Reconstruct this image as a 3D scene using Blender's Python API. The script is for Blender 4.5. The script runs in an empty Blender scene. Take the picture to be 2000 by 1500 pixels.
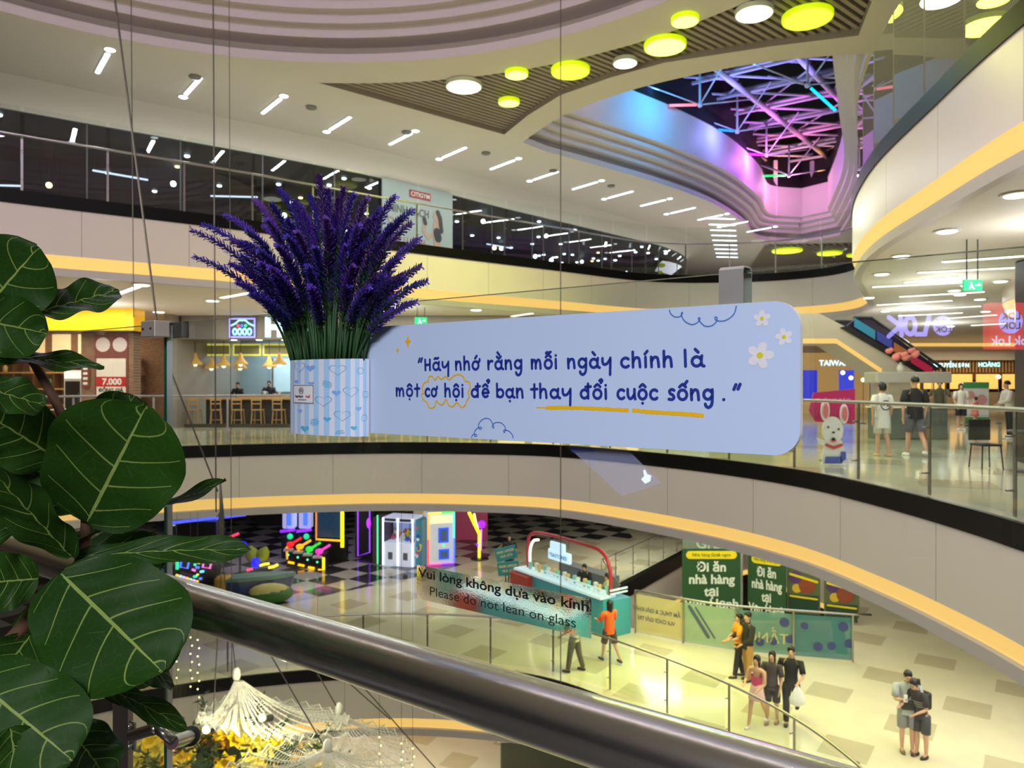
import bpy, bmesh, math, random
from mathutils import Vector, Matrix
random.seed(11)
sc = bpy.context.scene
COL = sc.collection
F, EYE, PI = 1450.0, 1.6, math.pi          # focal length in pixels of the 2000-wide frame, eye height

# ------------------------------------------------------------------ camera
cam = bpy.data.objects.new('camera', bpy.data.cameras.new('camera'))
COL.objects.link(cam)
cam.data.sensor_width = 36.0
cam.data.lens = F / 2000 * 36.0
cam.location = (0, 0, EYE)
cam.rotation_euler = (PI / 2, 0, 0)
cam.data.clip_start, cam.data.clip_end = 0.05, 300
cam.data.dof.use_dof = True
cam.data.dof.focus_distance = 1.3
cam.data.dof.aperture_fstop = 10.0
sc.camera = cam
# ------------------------------------------------------------------ world, exposure
wd = bpy.data.worlds.new('night'); sc.world = wd; wd.use_nodes = True
bgn = wd.node_tree.nodes['Background']
bgn.inputs[0].default_value = (0.30, 0.30, 0.36, 1); bgn.inputs[1].default_value = 0.02
sc.view_settings.view_transform = 'Standard'
sc.view_settings.look = 'None'
sc.view_settings.gamma = 1.0
sc.view_settings.use_curve_mapping = False
sc.view_settings.exposure = 0.0
cy = sc.cycles
cy.use_denoising = True
cy.max_bounces = 7; cy.diffuse_bounces = 3; cy.glossy_bounces = 4; cy.transmission_bounces = 4
cy.transparent_max_bounces = 28
cy.sample_clamp_indirect = 4.0; cy.sample_clamp_direct = 0.0
cy.caustics_reflective = False; cy.caustics_refractive = False

# ------------------------------------------------------------------ large area lamps
def lamp(name, loc, size, power, col=(1, 1, 1), rot=(0, 0, 0), size_y=None, shape='RECTANGLE', spread=None):
    l = bpy.data.lights.new(name, 'AREA')
    l.shape = shape; l.size = size; l.energy = power; l.color = col
    if shape in ('RECTANGLE', 'ELLIPSE'): l.size_y = size_y or size
    if spread: l.spread = spread
    o = bpy.data.objects.new(name, l); COL.objects.link(o)
    o.location = loc; o.rotation_euler = rot
    return o
WARMW, COOLW, CREAM = (1.0, 0.93, 0.82), (0.95, 0.98, 1.0), (1.0, 0.88, 0.70)
lamp('top_panel_back', (17.5, 47.5, 9.75), 5, 330, (0.9, 0.88, 1.0), size_y=5)
# our own level: recessed ceiling panels over the walkways
lamp('gallery_panel_near', (-0.5, -3.7, 4.1), 2.6, 620, COOLW)
lamp('gallery_panel_far', (-4, 25.5, 4.1), 14, 330, WARMW, size_y=2.5)
lamp('gallery_panel_left', (-15, 23.0, 4.1), 5, 220, CREAM, size_y=3)
lamp('gallery_panel_right', (9.5, 13, 4.1), 3.0, 150, COOLW, size_y=10)
lamp('gallery_panel_back', (13, 27, 4.1), 8, 330, COOLW, size_y=10)
for x_, y_, e_ in ((8.4, 11.5, 95), (10.5, 18, 105), (13.5, 25, 120), (18, 31, 130), (-4, 24.3, 80), (-13, 23.4, 80)):  # points without fixtures, added to brighten the gallery ceilings
    l = bpy.data.lights.new('gallery_ceiling_fill', 'POINT'); l.energy = e_; l.color = (1.0, 0.95, 0.92); l.shadow_soft_size = 0.15
    o = bpy.data.objects.new('gallery_ceiling_fill', l); COL.objects.link(o); o.location = (x_, y_, 3.3)
# warm cove lights under the gallery edge on our own side, shining across the atrium
lamp('near_cove_lamp', (0.62 - 0.809 * 4, 0.86 + 0.588 * 4, 4.45), 18, 1150, (1.0, 0.92, 0.84), rot=(PI / 2 - 0.15, 0, -0.628), size_y=0.25)
# lower level
lamp('hall_yellow_fill', (3.2, 19.4, -1.95), 2.4, 200, (0.95, 1.0, 0.2), size_y=1.5)  # no known source; added to tint the lower floor yellow
lamp('hall_yellow_fill', (5.6, 16.6, -1.95), 1.2, 120, (0.95, 1.0, 0.22), size_y=3)
lamp('hall_panel_far', (-3, 27, -1.95), 14, 230, WARMW, size_y=4)
lamp('hall_panel_middle', (7, 22, -1.95), 5, 230, WARMW, size_y=4)
lamp('opening_fascia_fill', (6.5, 29.5, -1.95), 3, 480, WARMW, size_y=5)  # added above the second opening to brighten its fascia
lamp('hall_panel_right', (9.5, 12.5, -1.95), 4, 540, WARMW, size_y=10)
lamp('ground_panel', (-6, 24, -7.95), 10, 700, CREAM, size_y=5)
# unseen tilted lamp under the top ceiling, added to brighten the far fascia
lamp('far_fascia_fill', (-3, -2.5, 9.8), 14, 760, (0.97, 0.95, 1.0), rot=(0.75, 0, 0.1), size_y=2.0)

# ------------------------------------------------------------------ pixel helpers
def W(px, py, d): return Vector(((px - 1000) / F * d, d, EYE + (750 - py) / F * d))
def Zp(px, py, z):
    d = F * (z - EYE) / (750 - py)
    return W(px, py, d)

# ------------------------------------------------------------------ materials
MATS = {}
def lin(c):
    f = lambda v: v / 12.92 if v <= 0.04045 else ((v + 0.055) / 1.055) ** 2.4
    return tuple(f(v / 255.0) for v in c)
def mat(name, col=(200, 200, 200), rough=0.5, metal=0.0, spec=0.5, em=None, es=0.0, noise=0.08, nscale=6.0,
        bump=0.0, bscale=40.0, sample=False, trans=0.0, coat=0.0):
    """colours are sRGB 0-255"""
    if name in MATS: return MATS[name]
    m = bpy.data.materials.new(name); m.use_nodes = True
    nt = m.node_tree; b = nt.nodes['Principled BSDF']
    c = lin(col) + (1,)
    b.inputs['Base Color'].default_value = c
    b.inputs['Roughness'].default_value = rough
    b.inputs['Metallic'].default_value = metal
    b.inputs['Specular IOR Level'].default_value = spec
    b.inputs['Coat Weight'].default_value = coat
    if noise:
        tc = nt.nodes.new('ShaderNodeTexCoord'); n = nt.nodes.new('ShaderNodeTexNoise')
        n.inputs['Scale'].default_value = nscale; n.inputs['Detail'].default_value = 3
        nt.links.new(tc.outputs['Object'], n.inputs['Vector'])
        mr = nt.nodes.new('ShaderNodeMapRange')
        mr.inputs['To Min'].default_value = 1 - noise; mr.inputs['To Max'].default_value = 1 + noise
        nt.links.new(n.outputs['Fac'], mr.inputs['Value'])
        vm = nt.nodes.new('ShaderNodeVectorMath'); vm.operation = 'SCALE'
        vm.inputs[0].default_value = c[:3]
        nt.links.new(mr.outputs['Result'], vm.inputs['Scale'])
        nt.links.new(vm.outputs['Vector'], b.inputs['Base Color'])
    if bump:
        tc = nt.nodes.new('ShaderNodeTexCoord'); n = nt.nodes.new('ShaderNodeTexNoise')
        n.inputs['Scale'].default_value = bscale
        nt.links.new(tc.outputs['Object'], n.inputs['Vector'])
        bp = nt.nodes.new('ShaderNodeBump'); bp.inputs['Strength'].default_value = bump
        nt.links.new(n.outputs['Fac'], bp.inputs['Height']); nt.links.new(bp.outputs['Normal'], b.inputs['Normal'])
    if em is not None:
        b.inputs['Emission Color'].default_value = lin(em) + (1,)
        b.inputs['Emission Strength'].default_value = es
        m.cycles.emission_sampling = 'AUTO' if sample else 'NONE'
    MATS[name] = m
    return m
def glow(name, col, s, sample=False):
    return mat(name, col, 0.5, em=col, es=s, noise=0, sample=sample)
def glassmat(name, tint=(245, 250, 248), refl=1.0, base=0.0, rough=0.0, ior=1.5):
    """clear sheet: transparent, with real Fresnel reflection"""
    if name in MATS: return MATS[name]
    m = bpy.data.materials.new(name); m.use_nodes = True; nt = m.node_tree; nt.nodes.clear()
    out = nt.nodes.new('ShaderNodeOutputMaterial'); mx = nt.nodes.new('ShaderNodeMixShader')
    tr = nt.nodes.new('ShaderNodeBsdfTransparent'); gl = nt.nodes.new('ShaderNodeBsdfGlossy')
    fr = nt.nodes.new('ShaderNodeFresnel'); ge = nt.nodes.new('ShaderNodeNewGeometry')
    io = nt.nodes.new('ShaderNodeMapRange'); io.inputs['To Min'].default_value = ior; io.inputs['To Max'].default_value = 1 / ior
    nt.links.new(ge.outputs['Backfacing'], io.inputs['Value']); nt.links.new(io.outputs['Result'], fr.inputs['IOR'])
    tr.inputs['Color'].default_value = lin(tint) + (1,)
    gl.inputs['Roughness'].default_value = rough; gl.inputs['Color'].default_value = (1, 1, 1, 1)
    ma = nt.nodes.new('ShaderNodeMath'); ma.operation = 'MULTIPLY_ADD'; ma.use_clamp = True
    ma.inputs[1].default_value = refl; ma.inputs[2].default_value = base
    nt.links.new(fr.outputs[0], ma.inputs[0]); nt.links.new(ma.outputs[0], mx.inputs['Fac'])
    nt.links.new(tr.outputs[0], mx.inputs[1]); nt.links.new(gl.outputs[0], mx.inputs[2])
    nt.links.new(mx.outputs[0], out.inputs['Surface'])
    MATS[name] = m
    return m
def film(name, col, alpha, rough=0.3, bump=0.0, es=0.0):
    """thin translucent film / print: principled with alpha"""
    m = mat(name, col, rough, noise=0, bump=bump, bscale=350)
    b = m.node_tree.nodes['Principled BSDF']; b.inputs['Alpha'].default_value = alpha
    return m
def nodes(m):
    nt = m.node_tree
    return nt, nt.nodes['Principled BSDF'], nt.nodes.new, nt.links.new

# ------------------------------------------------------------------ mesh builder
WL = {}                                    # world location of every built object
class MB:
    def __init__(s): s.v = []; s.f = []; s.mi = []; s.uv = {}; s.cur = 0
    def face(s, idx, uv=None):
        if uv: s.uv[len(s.f)] = uv
        s.f.append(tuple(idx)); s.mi.append(s.cur)
    def poly(s, pts, uv=None):
        b = len(s.v); s.v += [Vector(p) for p in pts]; s.face(range(b, b + len(pts)), uv)
    def box(s, c, size, rz=0.0, M=None):
        c = Vector(c); hx, hy, hz = size[0] / 2, size[1] / 2, size[2] / 2
        R = M if M is not None else Matrix.Rotation(rz, 3, 'Z')
        b = len(s.v)
        for x, y, z in ((-1, -1, -1), (1, -1, -1), (1, 1, -1), (-1, 1, -1), (-1, -1, 1), (1, -1, 1), (1, 1, 1), (-1, 1, 1)):
            s.v.append(c + R @ Vector((x * hx, y * hy, z * hz)))
        for q in ((0, 3, 2, 1), (4, 5, 6, 7), (0, 1, 5, 4), (1, 2, 6, 5), (2, 3, 7, 6), (3, 0, 4, 7)):
            s.face([b + i for i in q])
        return s
    def rbox(s, c, size, r=0.02, rz=0.0, M=None, n=3):
        """box with its vertical edges rounded and its rims chamfered"""
        c = Vector(c); R = M if M is not None else Matrix.Rotation(rz, 3, 'Z')
        def ring(off, z):
            out = []
            for (sx, sy, a0) in ((1, 1, 0), (-1, 1, PI / 2), (-1, -1, PI), (1, -1, 1.5 * PI)):
                for k in range(n + 1):
                    a = a0 + PI / 2 * k / n
                    out.append(c + R @ Vector((sx * (size[0] / 2 - r) + (r - off) * math.cos(a), sy * (size[1] / 2 - r) + (r - off) * math.sin(a), z)))
            return out
        ch = min(r * 0.5, size[2] * 0.3)
        rs = [ring(ch, -size[2] / 2), ring(0, -size[2] / 2 + ch), ring(0, size[2] / 2 - ch), ring(ch, size[2] / 2)]
        return s.loft(rs, caps=True)
    def loft(s, rings, caps=True, closed=True):
        b = len(s.v); m = len(rings[0])
        for r in rings: s.v += [Vector(p) for p in r]
        for i in range(len(rings) - 1):
            for k in range(m if closed else m - 1):
                k2 = (k + 1) % m
                s.face((b + i * m + k, b + i * m + k2, b + (i + 1) * m + k2, b + (i + 1) * m + k))
        if caps and closed:
            s.face([b + k for k in range(m - 1, -1, -1)])
            s.face([b + (len(rings) - 1) * m + k for k in range(m)])
        return s
    def tube(s, pts, r, n=10, caps=True):
        pts = [Vector(p) for p in pts]; rr = r if isinstance(r, (list, tuple)) else [r] * len(pts)
        rings = []; ref = None
        for i, p in enumerate(pts):
            t = (pts[min(i + 1, len(pts) - 1)] - pts[max(i - 1, 0)])
            if t.length < 1e-9: t = Vector((0, 0, 1))
            t.normalize()
            if ref is None: ref = Vector((0, 0, 1)) if abs(t.z) < 0.9 else Vector((1, 0, 0))
            a = (ref - t * ref.dot(t))
            if a.length < 1e-6: a = Vector((1, 0, 0)) - t * t.x
            a.normalize(); b2 = t.cross(a); ref = a
            rings.append([p + (a * math.cos(2 * PI * k / n) + b2 * math.sin(2 * PI * k / n)) * rr[i] for k in range(n)])
        return s.loft(rings, caps)
    def lathe(s, prof, c=(0, 0, 0), n=20, M=None):
        c = Vector(c); R = M or Matrix.Identity(3); rings = []
        for r, z in prof:
            rings.append([c + R @ Vector((max(r, 1e-4) * math.cos(2 * PI * k / n), max(r, 1e-4) * math.sin(2 * PI * k / n), z)) for k in range(n)])
        return s.loft(rings, True)
    def ball(s, c, r, n=10, m=6, sc3=(1, 1, 1), M=None):
        prof = [(math.sin(PI * i / m), -math.cos(PI * i / m)) for i in range(m + 1)]
        c = Vector(c); R = M or Matrix.Identity(3); rings = []
        for rr, z in prof:
            rr = max(rr, 0.02)
            rings.append([c + R @ Vector((rr * r * sc3[0] * math.cos(2 * PI * k / n), rr * r * sc3[1] * math.sin(2 * PI * k / n), z * r * sc3[2])) for k in range(n)])
        return s.loft(rings, True)
    def prism(s, poly, fn0, fn1):
        """poly: 2-D outline; fn0, fn1 map (a, b) to the two faces in 3-D"""
        n = len(poly); b = len(s.v)
        s.v += [Vector(fn0(*p)) for p in poly] + [Vector(fn1(*p)) for p in poly]
        s.face([b + k for k in range(n - 1, -1, -1)]); s.face([b + n + k for k in range(n)])
        for k in range(n):
            k2 = (k + 1) % n
            s.face((b + k, b + k2, b + n + k2, b + n + k))
        return s
    def stroke(s, pts, hw, fn, caps=True):
        """flat ribbon with mitred joints and round ends, mapped by fn(a, b)"""
        P = [p for i, p in enumerate(pts) if i == 0 or math.hypot(p[0] - pts[i - 1][0], p[1] - pts[i - 1][1]) > 1e-7]
        if len(P) < 2: s.disc(P[0][0], P[0][1], hw, fn, 10); return s
        closed = math.hypot(P[0][0] - P[-1][0], P[0][1] - P[-1][1]) < 1e-6 and len(P) > 3
        n = len(P); L, R = [], []
        for i in range(n):
            a = P[i - 1] if i else (P[n - 2] if closed else None); c = P[i + 1] if i < n - 1 else (P[1] if closed else None); b = P[i]
            def nrm(p, q): d = math.hypot(q[0] - p[0], q[1] - p[1]); return (-(q[1] - p[1]) / d, (q[0] - p[0]) / d)
            n1 = nrm(a, b) if a else nrm(b, c); n2 = nrm(b, c) if c else n1
            mx, my = n1[0] + n2[0], n1[1] + n2[1]; ml = math.hypot(mx, my)
            if ml < 0.3: mx, my, ml = n1[0], n1[1], 1.0
            k = min(1.6, 2 / max(ml, 0.3)) if ml > 0.3 else 1.0; mx, my = mx / ml * hw * k, my / ml * hw * k
            L.append((b[0] + mx, b[1] + my)); R.append((b[0] - mx, b[1] - my))
        for i in range(n - 1): s.poly([fn(*R[i]), fn(*R[i + 1]), fn(*L[i + 1]), fn(*L[i])])
        if caps and not closed:
            for (b, l, r, sg) in ((P[0], L[0], R[0], 1), (P[-1], R[-1], L[-1], 1)):
                a0 = math.atan2(l[1] - b[1], l[0] - b[0]); s.poly([fn(b[0] + hw * math.cos(a0 + PI * k / 6), b[1] + hw * math.sin(a0 + PI * k / 6)) for k in range(7)])
        return s
    def stroke_old(s, pts, hw, fn, caps=True):
        """flat round-ended ribbon through 2-D pts, mapped by fn(a, b)"""
        for i in range(len(pts) - 1):
            (x0, y0), (x1, y1) = pts[i], pts[i + 1]
            L = math.hypot(x1 - x0, y1 - y0)
            if L < 1e-9: continue
            nx, ny = -(y1 - y0) / L * hw, (x1 - x0) / L * hw
            s.poly([fn(x0 - nx, y0 - ny), fn(x1 - nx, y1 - ny), fn(x1 + nx, y1 + ny), fn(x0 + nx, y0 + ny)])
        if caps:
            for (x, y) in pts: s.disc(x, y, hw, fn, 8)
        return s
    def disc(s, x, y, r, fn, n=16, ry=None):
        ry = ry or r
        s.poly([fn(x + r * math.cos(2 * PI * k / n), y + ry * math.sin(2 * PI * k / n)) for k in range(n)]); return s
    def flat(s, pts, fn): s.poly([fn(*p) for p in pts]); return s
    def build(s, name, mats, parent=None, smooth=False, origin=None, sharp=None):
        if not isinstance(mats, (list, tuple)): mats = [mats]
        me = bpy.data.meshes.new(name)
        if parent is not None: o0 = WL[parent.name]
        elif origin is not None: o0 = Vector(origin)
        else:
            xs = [p.x for p in s.v]; ys = [p.y for p in s.v]; zs = [p.z for p in s.v]
            o0 = Vector(((min(xs) + max(xs)) / 2, (min(ys) + max(ys)) / 2, min(zs)))
        me.from_pydata([tuple(p - o0) for p in s.v], [], s.f)
        for m in mats: me.materials.append(m)
        me.polygons.foreach_set('material_index', s.mi)
        if s.uv:
            ul = me.uv_layers.new(name='UVMap')
            for fi, uv in s.uv.items():
                for li, q in zip(me.polygons[fi].loop_indices, uv): ul.data[li].uv = q
        if smooth:
            me.polygons.foreach_set('use_smooth', [True] * len(me.polygons))
            if sharp: me.set_sharp_from_angle(angle=math.radians(sharp))
        me.update()
        o = bpy.data.objects.new(name, me); COL.objects.link(o)
        if parent is not None: o.parent = parent
        else: o.location = o0
        WL[o.name] = Vector(o0)
        return o
def tag(o, label=None, cat=None, group=None, kind=None):
    if label: o['label'] = label
    if cat: o['category'] = cat
    if group: o['group'] = group
    if kind: o['kind'] = kind
    return o
def thing(name, label, cat, loc=(0, 0, 0), group=None):
    o = bpy.data.objects.new(name, None); COL.objects.link(o); o.empty_display_size = 0.1
    o.location = loc; WL[o.name] = Vector(loc)
    return tag(o, label, cat, group)
KIDS = {}
def kids(o): return [c for c in bpy.data.objects if c.parent == o]
def dup(root, loc, rz=0.0, label=None, group=None, chs=None, scale=None):
    r = root.copy(); COL.objects.link(r); r.location = loc; r.rotation_euler = (0, 0, rz)
    if scale: r.scale = (scale,) * 3
    if label: r['label'] = label
    if group: r['group'] = group
    for ch in (chs if chs is not None else kids(root)):
        c = ch.copy(); COL.objects.link(c); c.parent = r
        for g in kids(ch):
            d = g.copy(); COL.objects.link(d); d.parent = c
    return r
def struct(o, label=None): o['kind'] = 'structure'; return tag(o, label)
def arc(cx, cy, rx, ry, a0, a1, n=12):
    return [(cx + rx * math.cos(math.radians(a0 + (a1 - a0) * k / n)), cy + ry * math.sin(math.radians(a0 + (a1 - a0) * k / n))) for k in range(n + 1)]
def spline(pts, per=8, closed=False):
    pts = [Vector(p) for p in pts]; n = len(pts); out = []
    segs = n if closed else n - 1
    for i in range(segs):
        if closed: p0, p1, p2, p3 = pts[(i - 1) % n], pts[i], pts[(i + 1) % n], pts[(i + 2) % n]
        else: p0, p1, p2, p3 = pts[max(i - 1, 0)], pts[i], pts[i + 1], pts[min(i + 2, n - 1)]
        for k in range(per):
            t = k / per
            out.append(0.5 * ((2 * p1) + (p2 - p0) * t + (2 * p0 - 5 * p1 + 4 * p2 - p3) * t * t + (3 * p1 - p0 - 3 * p2 + p3) * t ** 3))
    if not closed: out.append(pts[-1])
    return out
def resample(pts, step):
    """points every `step` along a polyline"""
    out = [Vector(pts[0])]; acc = 0.0
    for a, b in zip(pts[:-1], pts[1:]):
        L = (b - a).length; t = step - acc
        while t <= L:
            out.append(a + (b - a) * (t / L)); t += step
        acc = (acc + L) % step
    return out
_txt = {}
def text_mb(mb, s, size, fn, align='CENTER', bold=0.0, xs=1.0, italic=0.0, space=1.0):
    """add flat lettering (built-in font) to mb, mapped by fn(a, b)"""
    cu = bpy.data.curves.new('txt', 'FONT'); cu.body = s; cu.size = size; cu.align_x = align; cu.offset = bold; cu.shear = italic
    cu.resolution_u = 3; cu.space_character = space
    ob = bpy.data.objects.new('txt', cu)
    me = ob.to_mesh(); b = len(mb.v)
    mb.v += [Vector(fn(v.co.x * xs, v.co.y)) for v in me.vertices]
    for p in me.polygons: mb.face([b + i for i in p.vertices])
    ob.to_mesh_clear(); bpy.data.objects.remove(ob); bpy.data.curves.remove(cu)
    return mb
# ================================================================== SETTING: slabs round the atrium
LV, L1, L2, L3, ZC = 6.0, -6.0, 0.0, 6.0, 10.0
def V2(*a): return [Vector((x, y, 0)) for x, y in a]
E2 = spline(V2((-18, 7.5), (-16.5, 11.5), (-13.2, 15.6), (-8.7, 18.9), (-4.2, 20.2), (-0.7, 20.0), (1.5, 19.1), (3.9, 16.4), (5.25, 13.9), (5.72, 11.5), (5.85, 9.6), (5.8, 8.0), (5.6, 4.5), (5.0, 1.2), (3.9, -1.5)), 7)
E3 = spline(V2((-19, 9.5), (-15.2, 13.6), (-11.5, 16.7), (-7.3, 19.8), (-3.3, 23.1), (1.75, 27.0), (5.4, 29.7), (8.4, 30.1), (10.8, 29.3), (12.2, 27.6), (11.9, 25.0), (10.2, 21.6), (8.25, 18.0), (6.95, 14.4), (6.26, 11.0), (5.85, 8.4), (5.6, 4.5), (5.0, 1.2), (3.9, -1.5)), 7)
def normals(E):
    out = []
    for i in range(len(E)):
        t = (E[min(i + 1, len(E) - 1)] - E[max(i - 1, 0)]).normalized()
        out.append(Vector((t.y, -t.x, 0)))
    return out
E1 = [p + n * 0.3 for p, n in zip(E2, normals(E2))]
M_CREAM = mat('painted_cream_panel', (196, 184, 170), 0.28, noise=0.03, nscale=1.5)
M_CEIL = mat('ceiling_paint', (205, 200, 190), 0.7, noise=0.03, nscale=1.0)
M_BLACK = mat('black_stone_band', (13, 12, 13), 0.4, spec=0.12, noise=0.2, nscale=3)
M_STEEL = mat('brushed_steel', (165, 162, 158), 0.3, metal=1.0, noise=0.06, nscale=20)
M_LED = mat('warm_cove_diffuser', (120, 92, 56), 0.5, em=(255, 202, 112), es=1.02, noise=0, sample=True)
M_LEDLIP = mat('cove_lip', (178, 170, 168), 0.5, noise=0.03)
def seam_mat(name, base, seam, period):
    m = mat(name, base, 0.3, noise=0.03, nscale=1.2); nt, b, N, L = nodes(m)
    src = b.inputs['Base Color'].links[0].from_socket
    uv = N('ShaderNodeUVMap'); uv.uv_map = 'UVMap'; sx = N('ShaderNodeSeparateXYZ'); L(uv.outputs[0], sx.inputs[0])
    d = N('ShaderNodeMath'); d.operation = 'DIVIDE'; d.inputs[1].default_value = period; L(sx.outputs[0], d.inputs[0])
    fr = N('ShaderNodeMath'); fr.operation = 'FRACT'; L(d.outputs[0], fr.inputs[0])
    lt = N('ShaderNodeMath'); lt.operation = 'LESS_THAN'; lt.inputs[1].default_value = 0.012 / period; L(fr.outputs[0], lt.inputs[0])
    mx = N('ShaderNodeMix'); mx.data_type = 'RGBA'; L(lt.outputs[0], mx.inputs['Factor'])
    L(src, mx.inputs['A']); mx.inputs['B'].default_value = lin(seam) + (1,)
    L(mx.outputs['Result'], b.inputs['Base Color'])
    return m
M_FASCIA = seam_mat('fascia_panels', (208, 198, 190), (120, 112, 104), 2.4)
def sweep(E, prof, name, m, smooth=True):
    """profile [(offset into the void, z)] along E"""
    mb = MB(); N = normals(E); s = [0.0]
    for a, b in zip(E[:-1], E[1:]): s.append(s[-1] + (b - a).length)
    b0 = 0; k = len(prof)
    for p, n in zip(E, N):
        for o, z in prof: mb.v.append(p + n * o + Vector((0, 0, z)))
    for i in range(len(E) - 1):
        for j in range(k - 1):
            a = i * k + j
            mb.face((a, a + 1, a + k + 1, a + k), [(s[i], prof[j][1]), (s[i], prof[j + 1][1]), (s[i + 1], prof[j + 1][1]), (s[i + 1], prof[j][1])])
    return mb.build(name, m, smooth=smooth, sharp=30, origin=(E[len(E) // 2].x, E[len(E) // 2].y, prof[0][1]))
def inside(E, p):
    c = False; n = len(E)
    for i in range(n):
        a, b = E[i - 1], E[i]
        if (a.y > p.y) != (b.y > p.y) and p.x < (b.x - a.x) * (p.y - a.y) / (b.y - a.y) + a.x: c = not c
    return c
def flatpoly(loops, z, name, m, up=True):
    """filled plan polygon with holes"""
    bm = bmesh.new(); ed = []
    for lp in loops:
        vs = [bm.verts.new((p[0], p[1], z)) for p in lp]
        for i in range(len(vs)): ed.append(bm.edges.new((vs[i], vs[(i + 1) % len(vs)])))
    bmesh.ops.triangle_fill(bm, use_beauty=True, edges=ed)
    for f in bm.faces:
        f.normal_update()
        if (f.normal.z > 0) != up: f.normal_flip()
    me = bpy.data.meshes.new(name); bm.to_mesh(me); bm.free(); me.materials.append(m)
    o = bpy.data.objects.new(name, me); COL.objects.link(o); WL[o.name] = Vector((0, 0, 0))
    return o
# tiled polished floors -------------------------------------------------------------
def tile_mat(name, c1, c2, size, rz, rough=0.12, mode=5):
    m = mat(name, c1, rough, noise=0); nt, b, N, L = nodes(m)
    tc = N('ShaderNodeTexCoord'); mp = N('ShaderNodeMapping'); L(tc.outputs['Object'], mp.inputs['Vector'])
    mp.inputs['Rotation'].default_value = (0, 0, rz); mp.inputs['Scale'].default_value = (1 / size[0], 1 / size[1], 1)
    sx = N('ShaderNodeSeparateXYZ'); L(mp.outputs[0], sx.inputs[0])
    fl = []; fr = []
    for k in (0, 1):
        a = N('ShaderNodeMath'); a.operation = 'FLOOR'; L(sx.outputs[k], a.inputs[0]); fl.append(a)
        f = N('ShaderNodeMath'); f.operation = 'FRACT'; L(sx.outputs[k], f.inputs[0]); fr.append(f)
    if mode == 2:
        ad = N('ShaderNodeMath'); ad.operation = 'ADD'; L(fl[0].outputs[0], ad.inputs[0]); L(fl[1].outputs[0], ad.inputs[1])
    else:
        ad = N('ShaderNodeMath'); ad.operation = 'MULTIPLY_ADD'; L(fl[1].outputs[0], ad.inputs[0]); ad.inputs[1].default_value = 2; L(fl[0].outputs[0], ad.inputs[2])
    mo = N('ShaderNodeMath'); mo.operation = 'FLOORED_MODULO'; L(ad.outputs[0], mo.inputs[0]); mo.inputs[1].default_value = mode
    lt = N('ShaderNodeMath'); lt.operation = 'LESS_THAN'; L(mo.outputs[0], lt.inputs[0]); lt.inputs[1].default_value = 0.5
    mx = N('ShaderNodeMix'); mx.data_type = 'RGBA'; L(lt.outputs[0], mx.inputs['Factor'])
    mx.inputs['A'].default_value = lin(c1) + (1,); mx.inputs['B'].default_value = lin(c2) + (1,)
    nz = N('ShaderNodeTexNoise'); nz.inputs['Scale'].default_value = 1.3; nz.inputs['Detail'].default_value = 4; L(tc.outputs['Object'], nz.inputs['Vector'])
    mr = N('ShaderNodeMapRange'); mr.inputs['To Min'].default_value = 0.88; mr.inputs['To Max'].default_value = 1.08; L(nz.outputs['Fac'], mr.inputs['Value'])
    vm = N('ShaderNodeVectorMath'); vm.operation = 'SCALE'; L(mx.outputs['Result'], vm.inputs[0]); L(mr.outputs[0], vm.inputs['Scale'])
    L(vm.outputs[0], b.inputs['Base Color'])
    return m
M_FLOOR = tile_mat('polished_beige_tiles', (204, 197, 180), (182, 170, 146), (1.1, 1.1), 0.42, 0.09)
M_FLOORL = tile_mat('polished_cream_tiles', (222, 212, 184), (194, 182, 152), (0.95, 0.95), 0.62, 0.13)
M_CHECK = tile_mat('black_and_white_checks', (196, 190, 178), (46, 45, 48), (1.1, 1.1), 0.62, 0.12, 2)
BOX = [(44, -3), (44, 62), (-44, 62), (-44, 6)]
def pts2(E): return [(p.x, p.y) for p in E]
far2 = [pts2(E2) + BOX]; far3 = [pts2(E3) + BOX]
VOID2 = [(3.6, 23.2), (3.5, 27.0), (8.1, 34), (12, 38), (13.5, 32), (10.6, 24.5), (9.2, 20.9), (6.4, 21.4)]
struct(flatpoly(far2, 0.0, 'floor', M_FLOOR))
struct(flatpoly([pts2(E1) + BOX, VOID2], L1, 'floor_lower', M_FLOORL))
struct(flatpoly(far3, L3, 'floor_upper', M_FLOOR))
struct(flatpoly([[(-44, -3), (44, -3), (44, 62), (-44, 62)]], -12.0, 'floor_ground', M_FLOOR))
def inset(E, d):
    N = normals(E); return [(p.x - n.x * d, p.y - n.y * d) for p, n in zip(E, N)]
struct(flatpoly([inset(E2, 0.2) + BOX], -1.86, 'ceiling_lower', M_CEIL, up=False))
struct(flatpoly([inset(E3, 0.2) + BOX], 4.14, 'ceiling', M_CEIL, up=False))
struct(flatpoly([inset(E1, 0.2) + BOX, VOID2], L1 - 1.86, 'ceiling_ground', M_CEIL, up=False))
tn = 0
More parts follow.
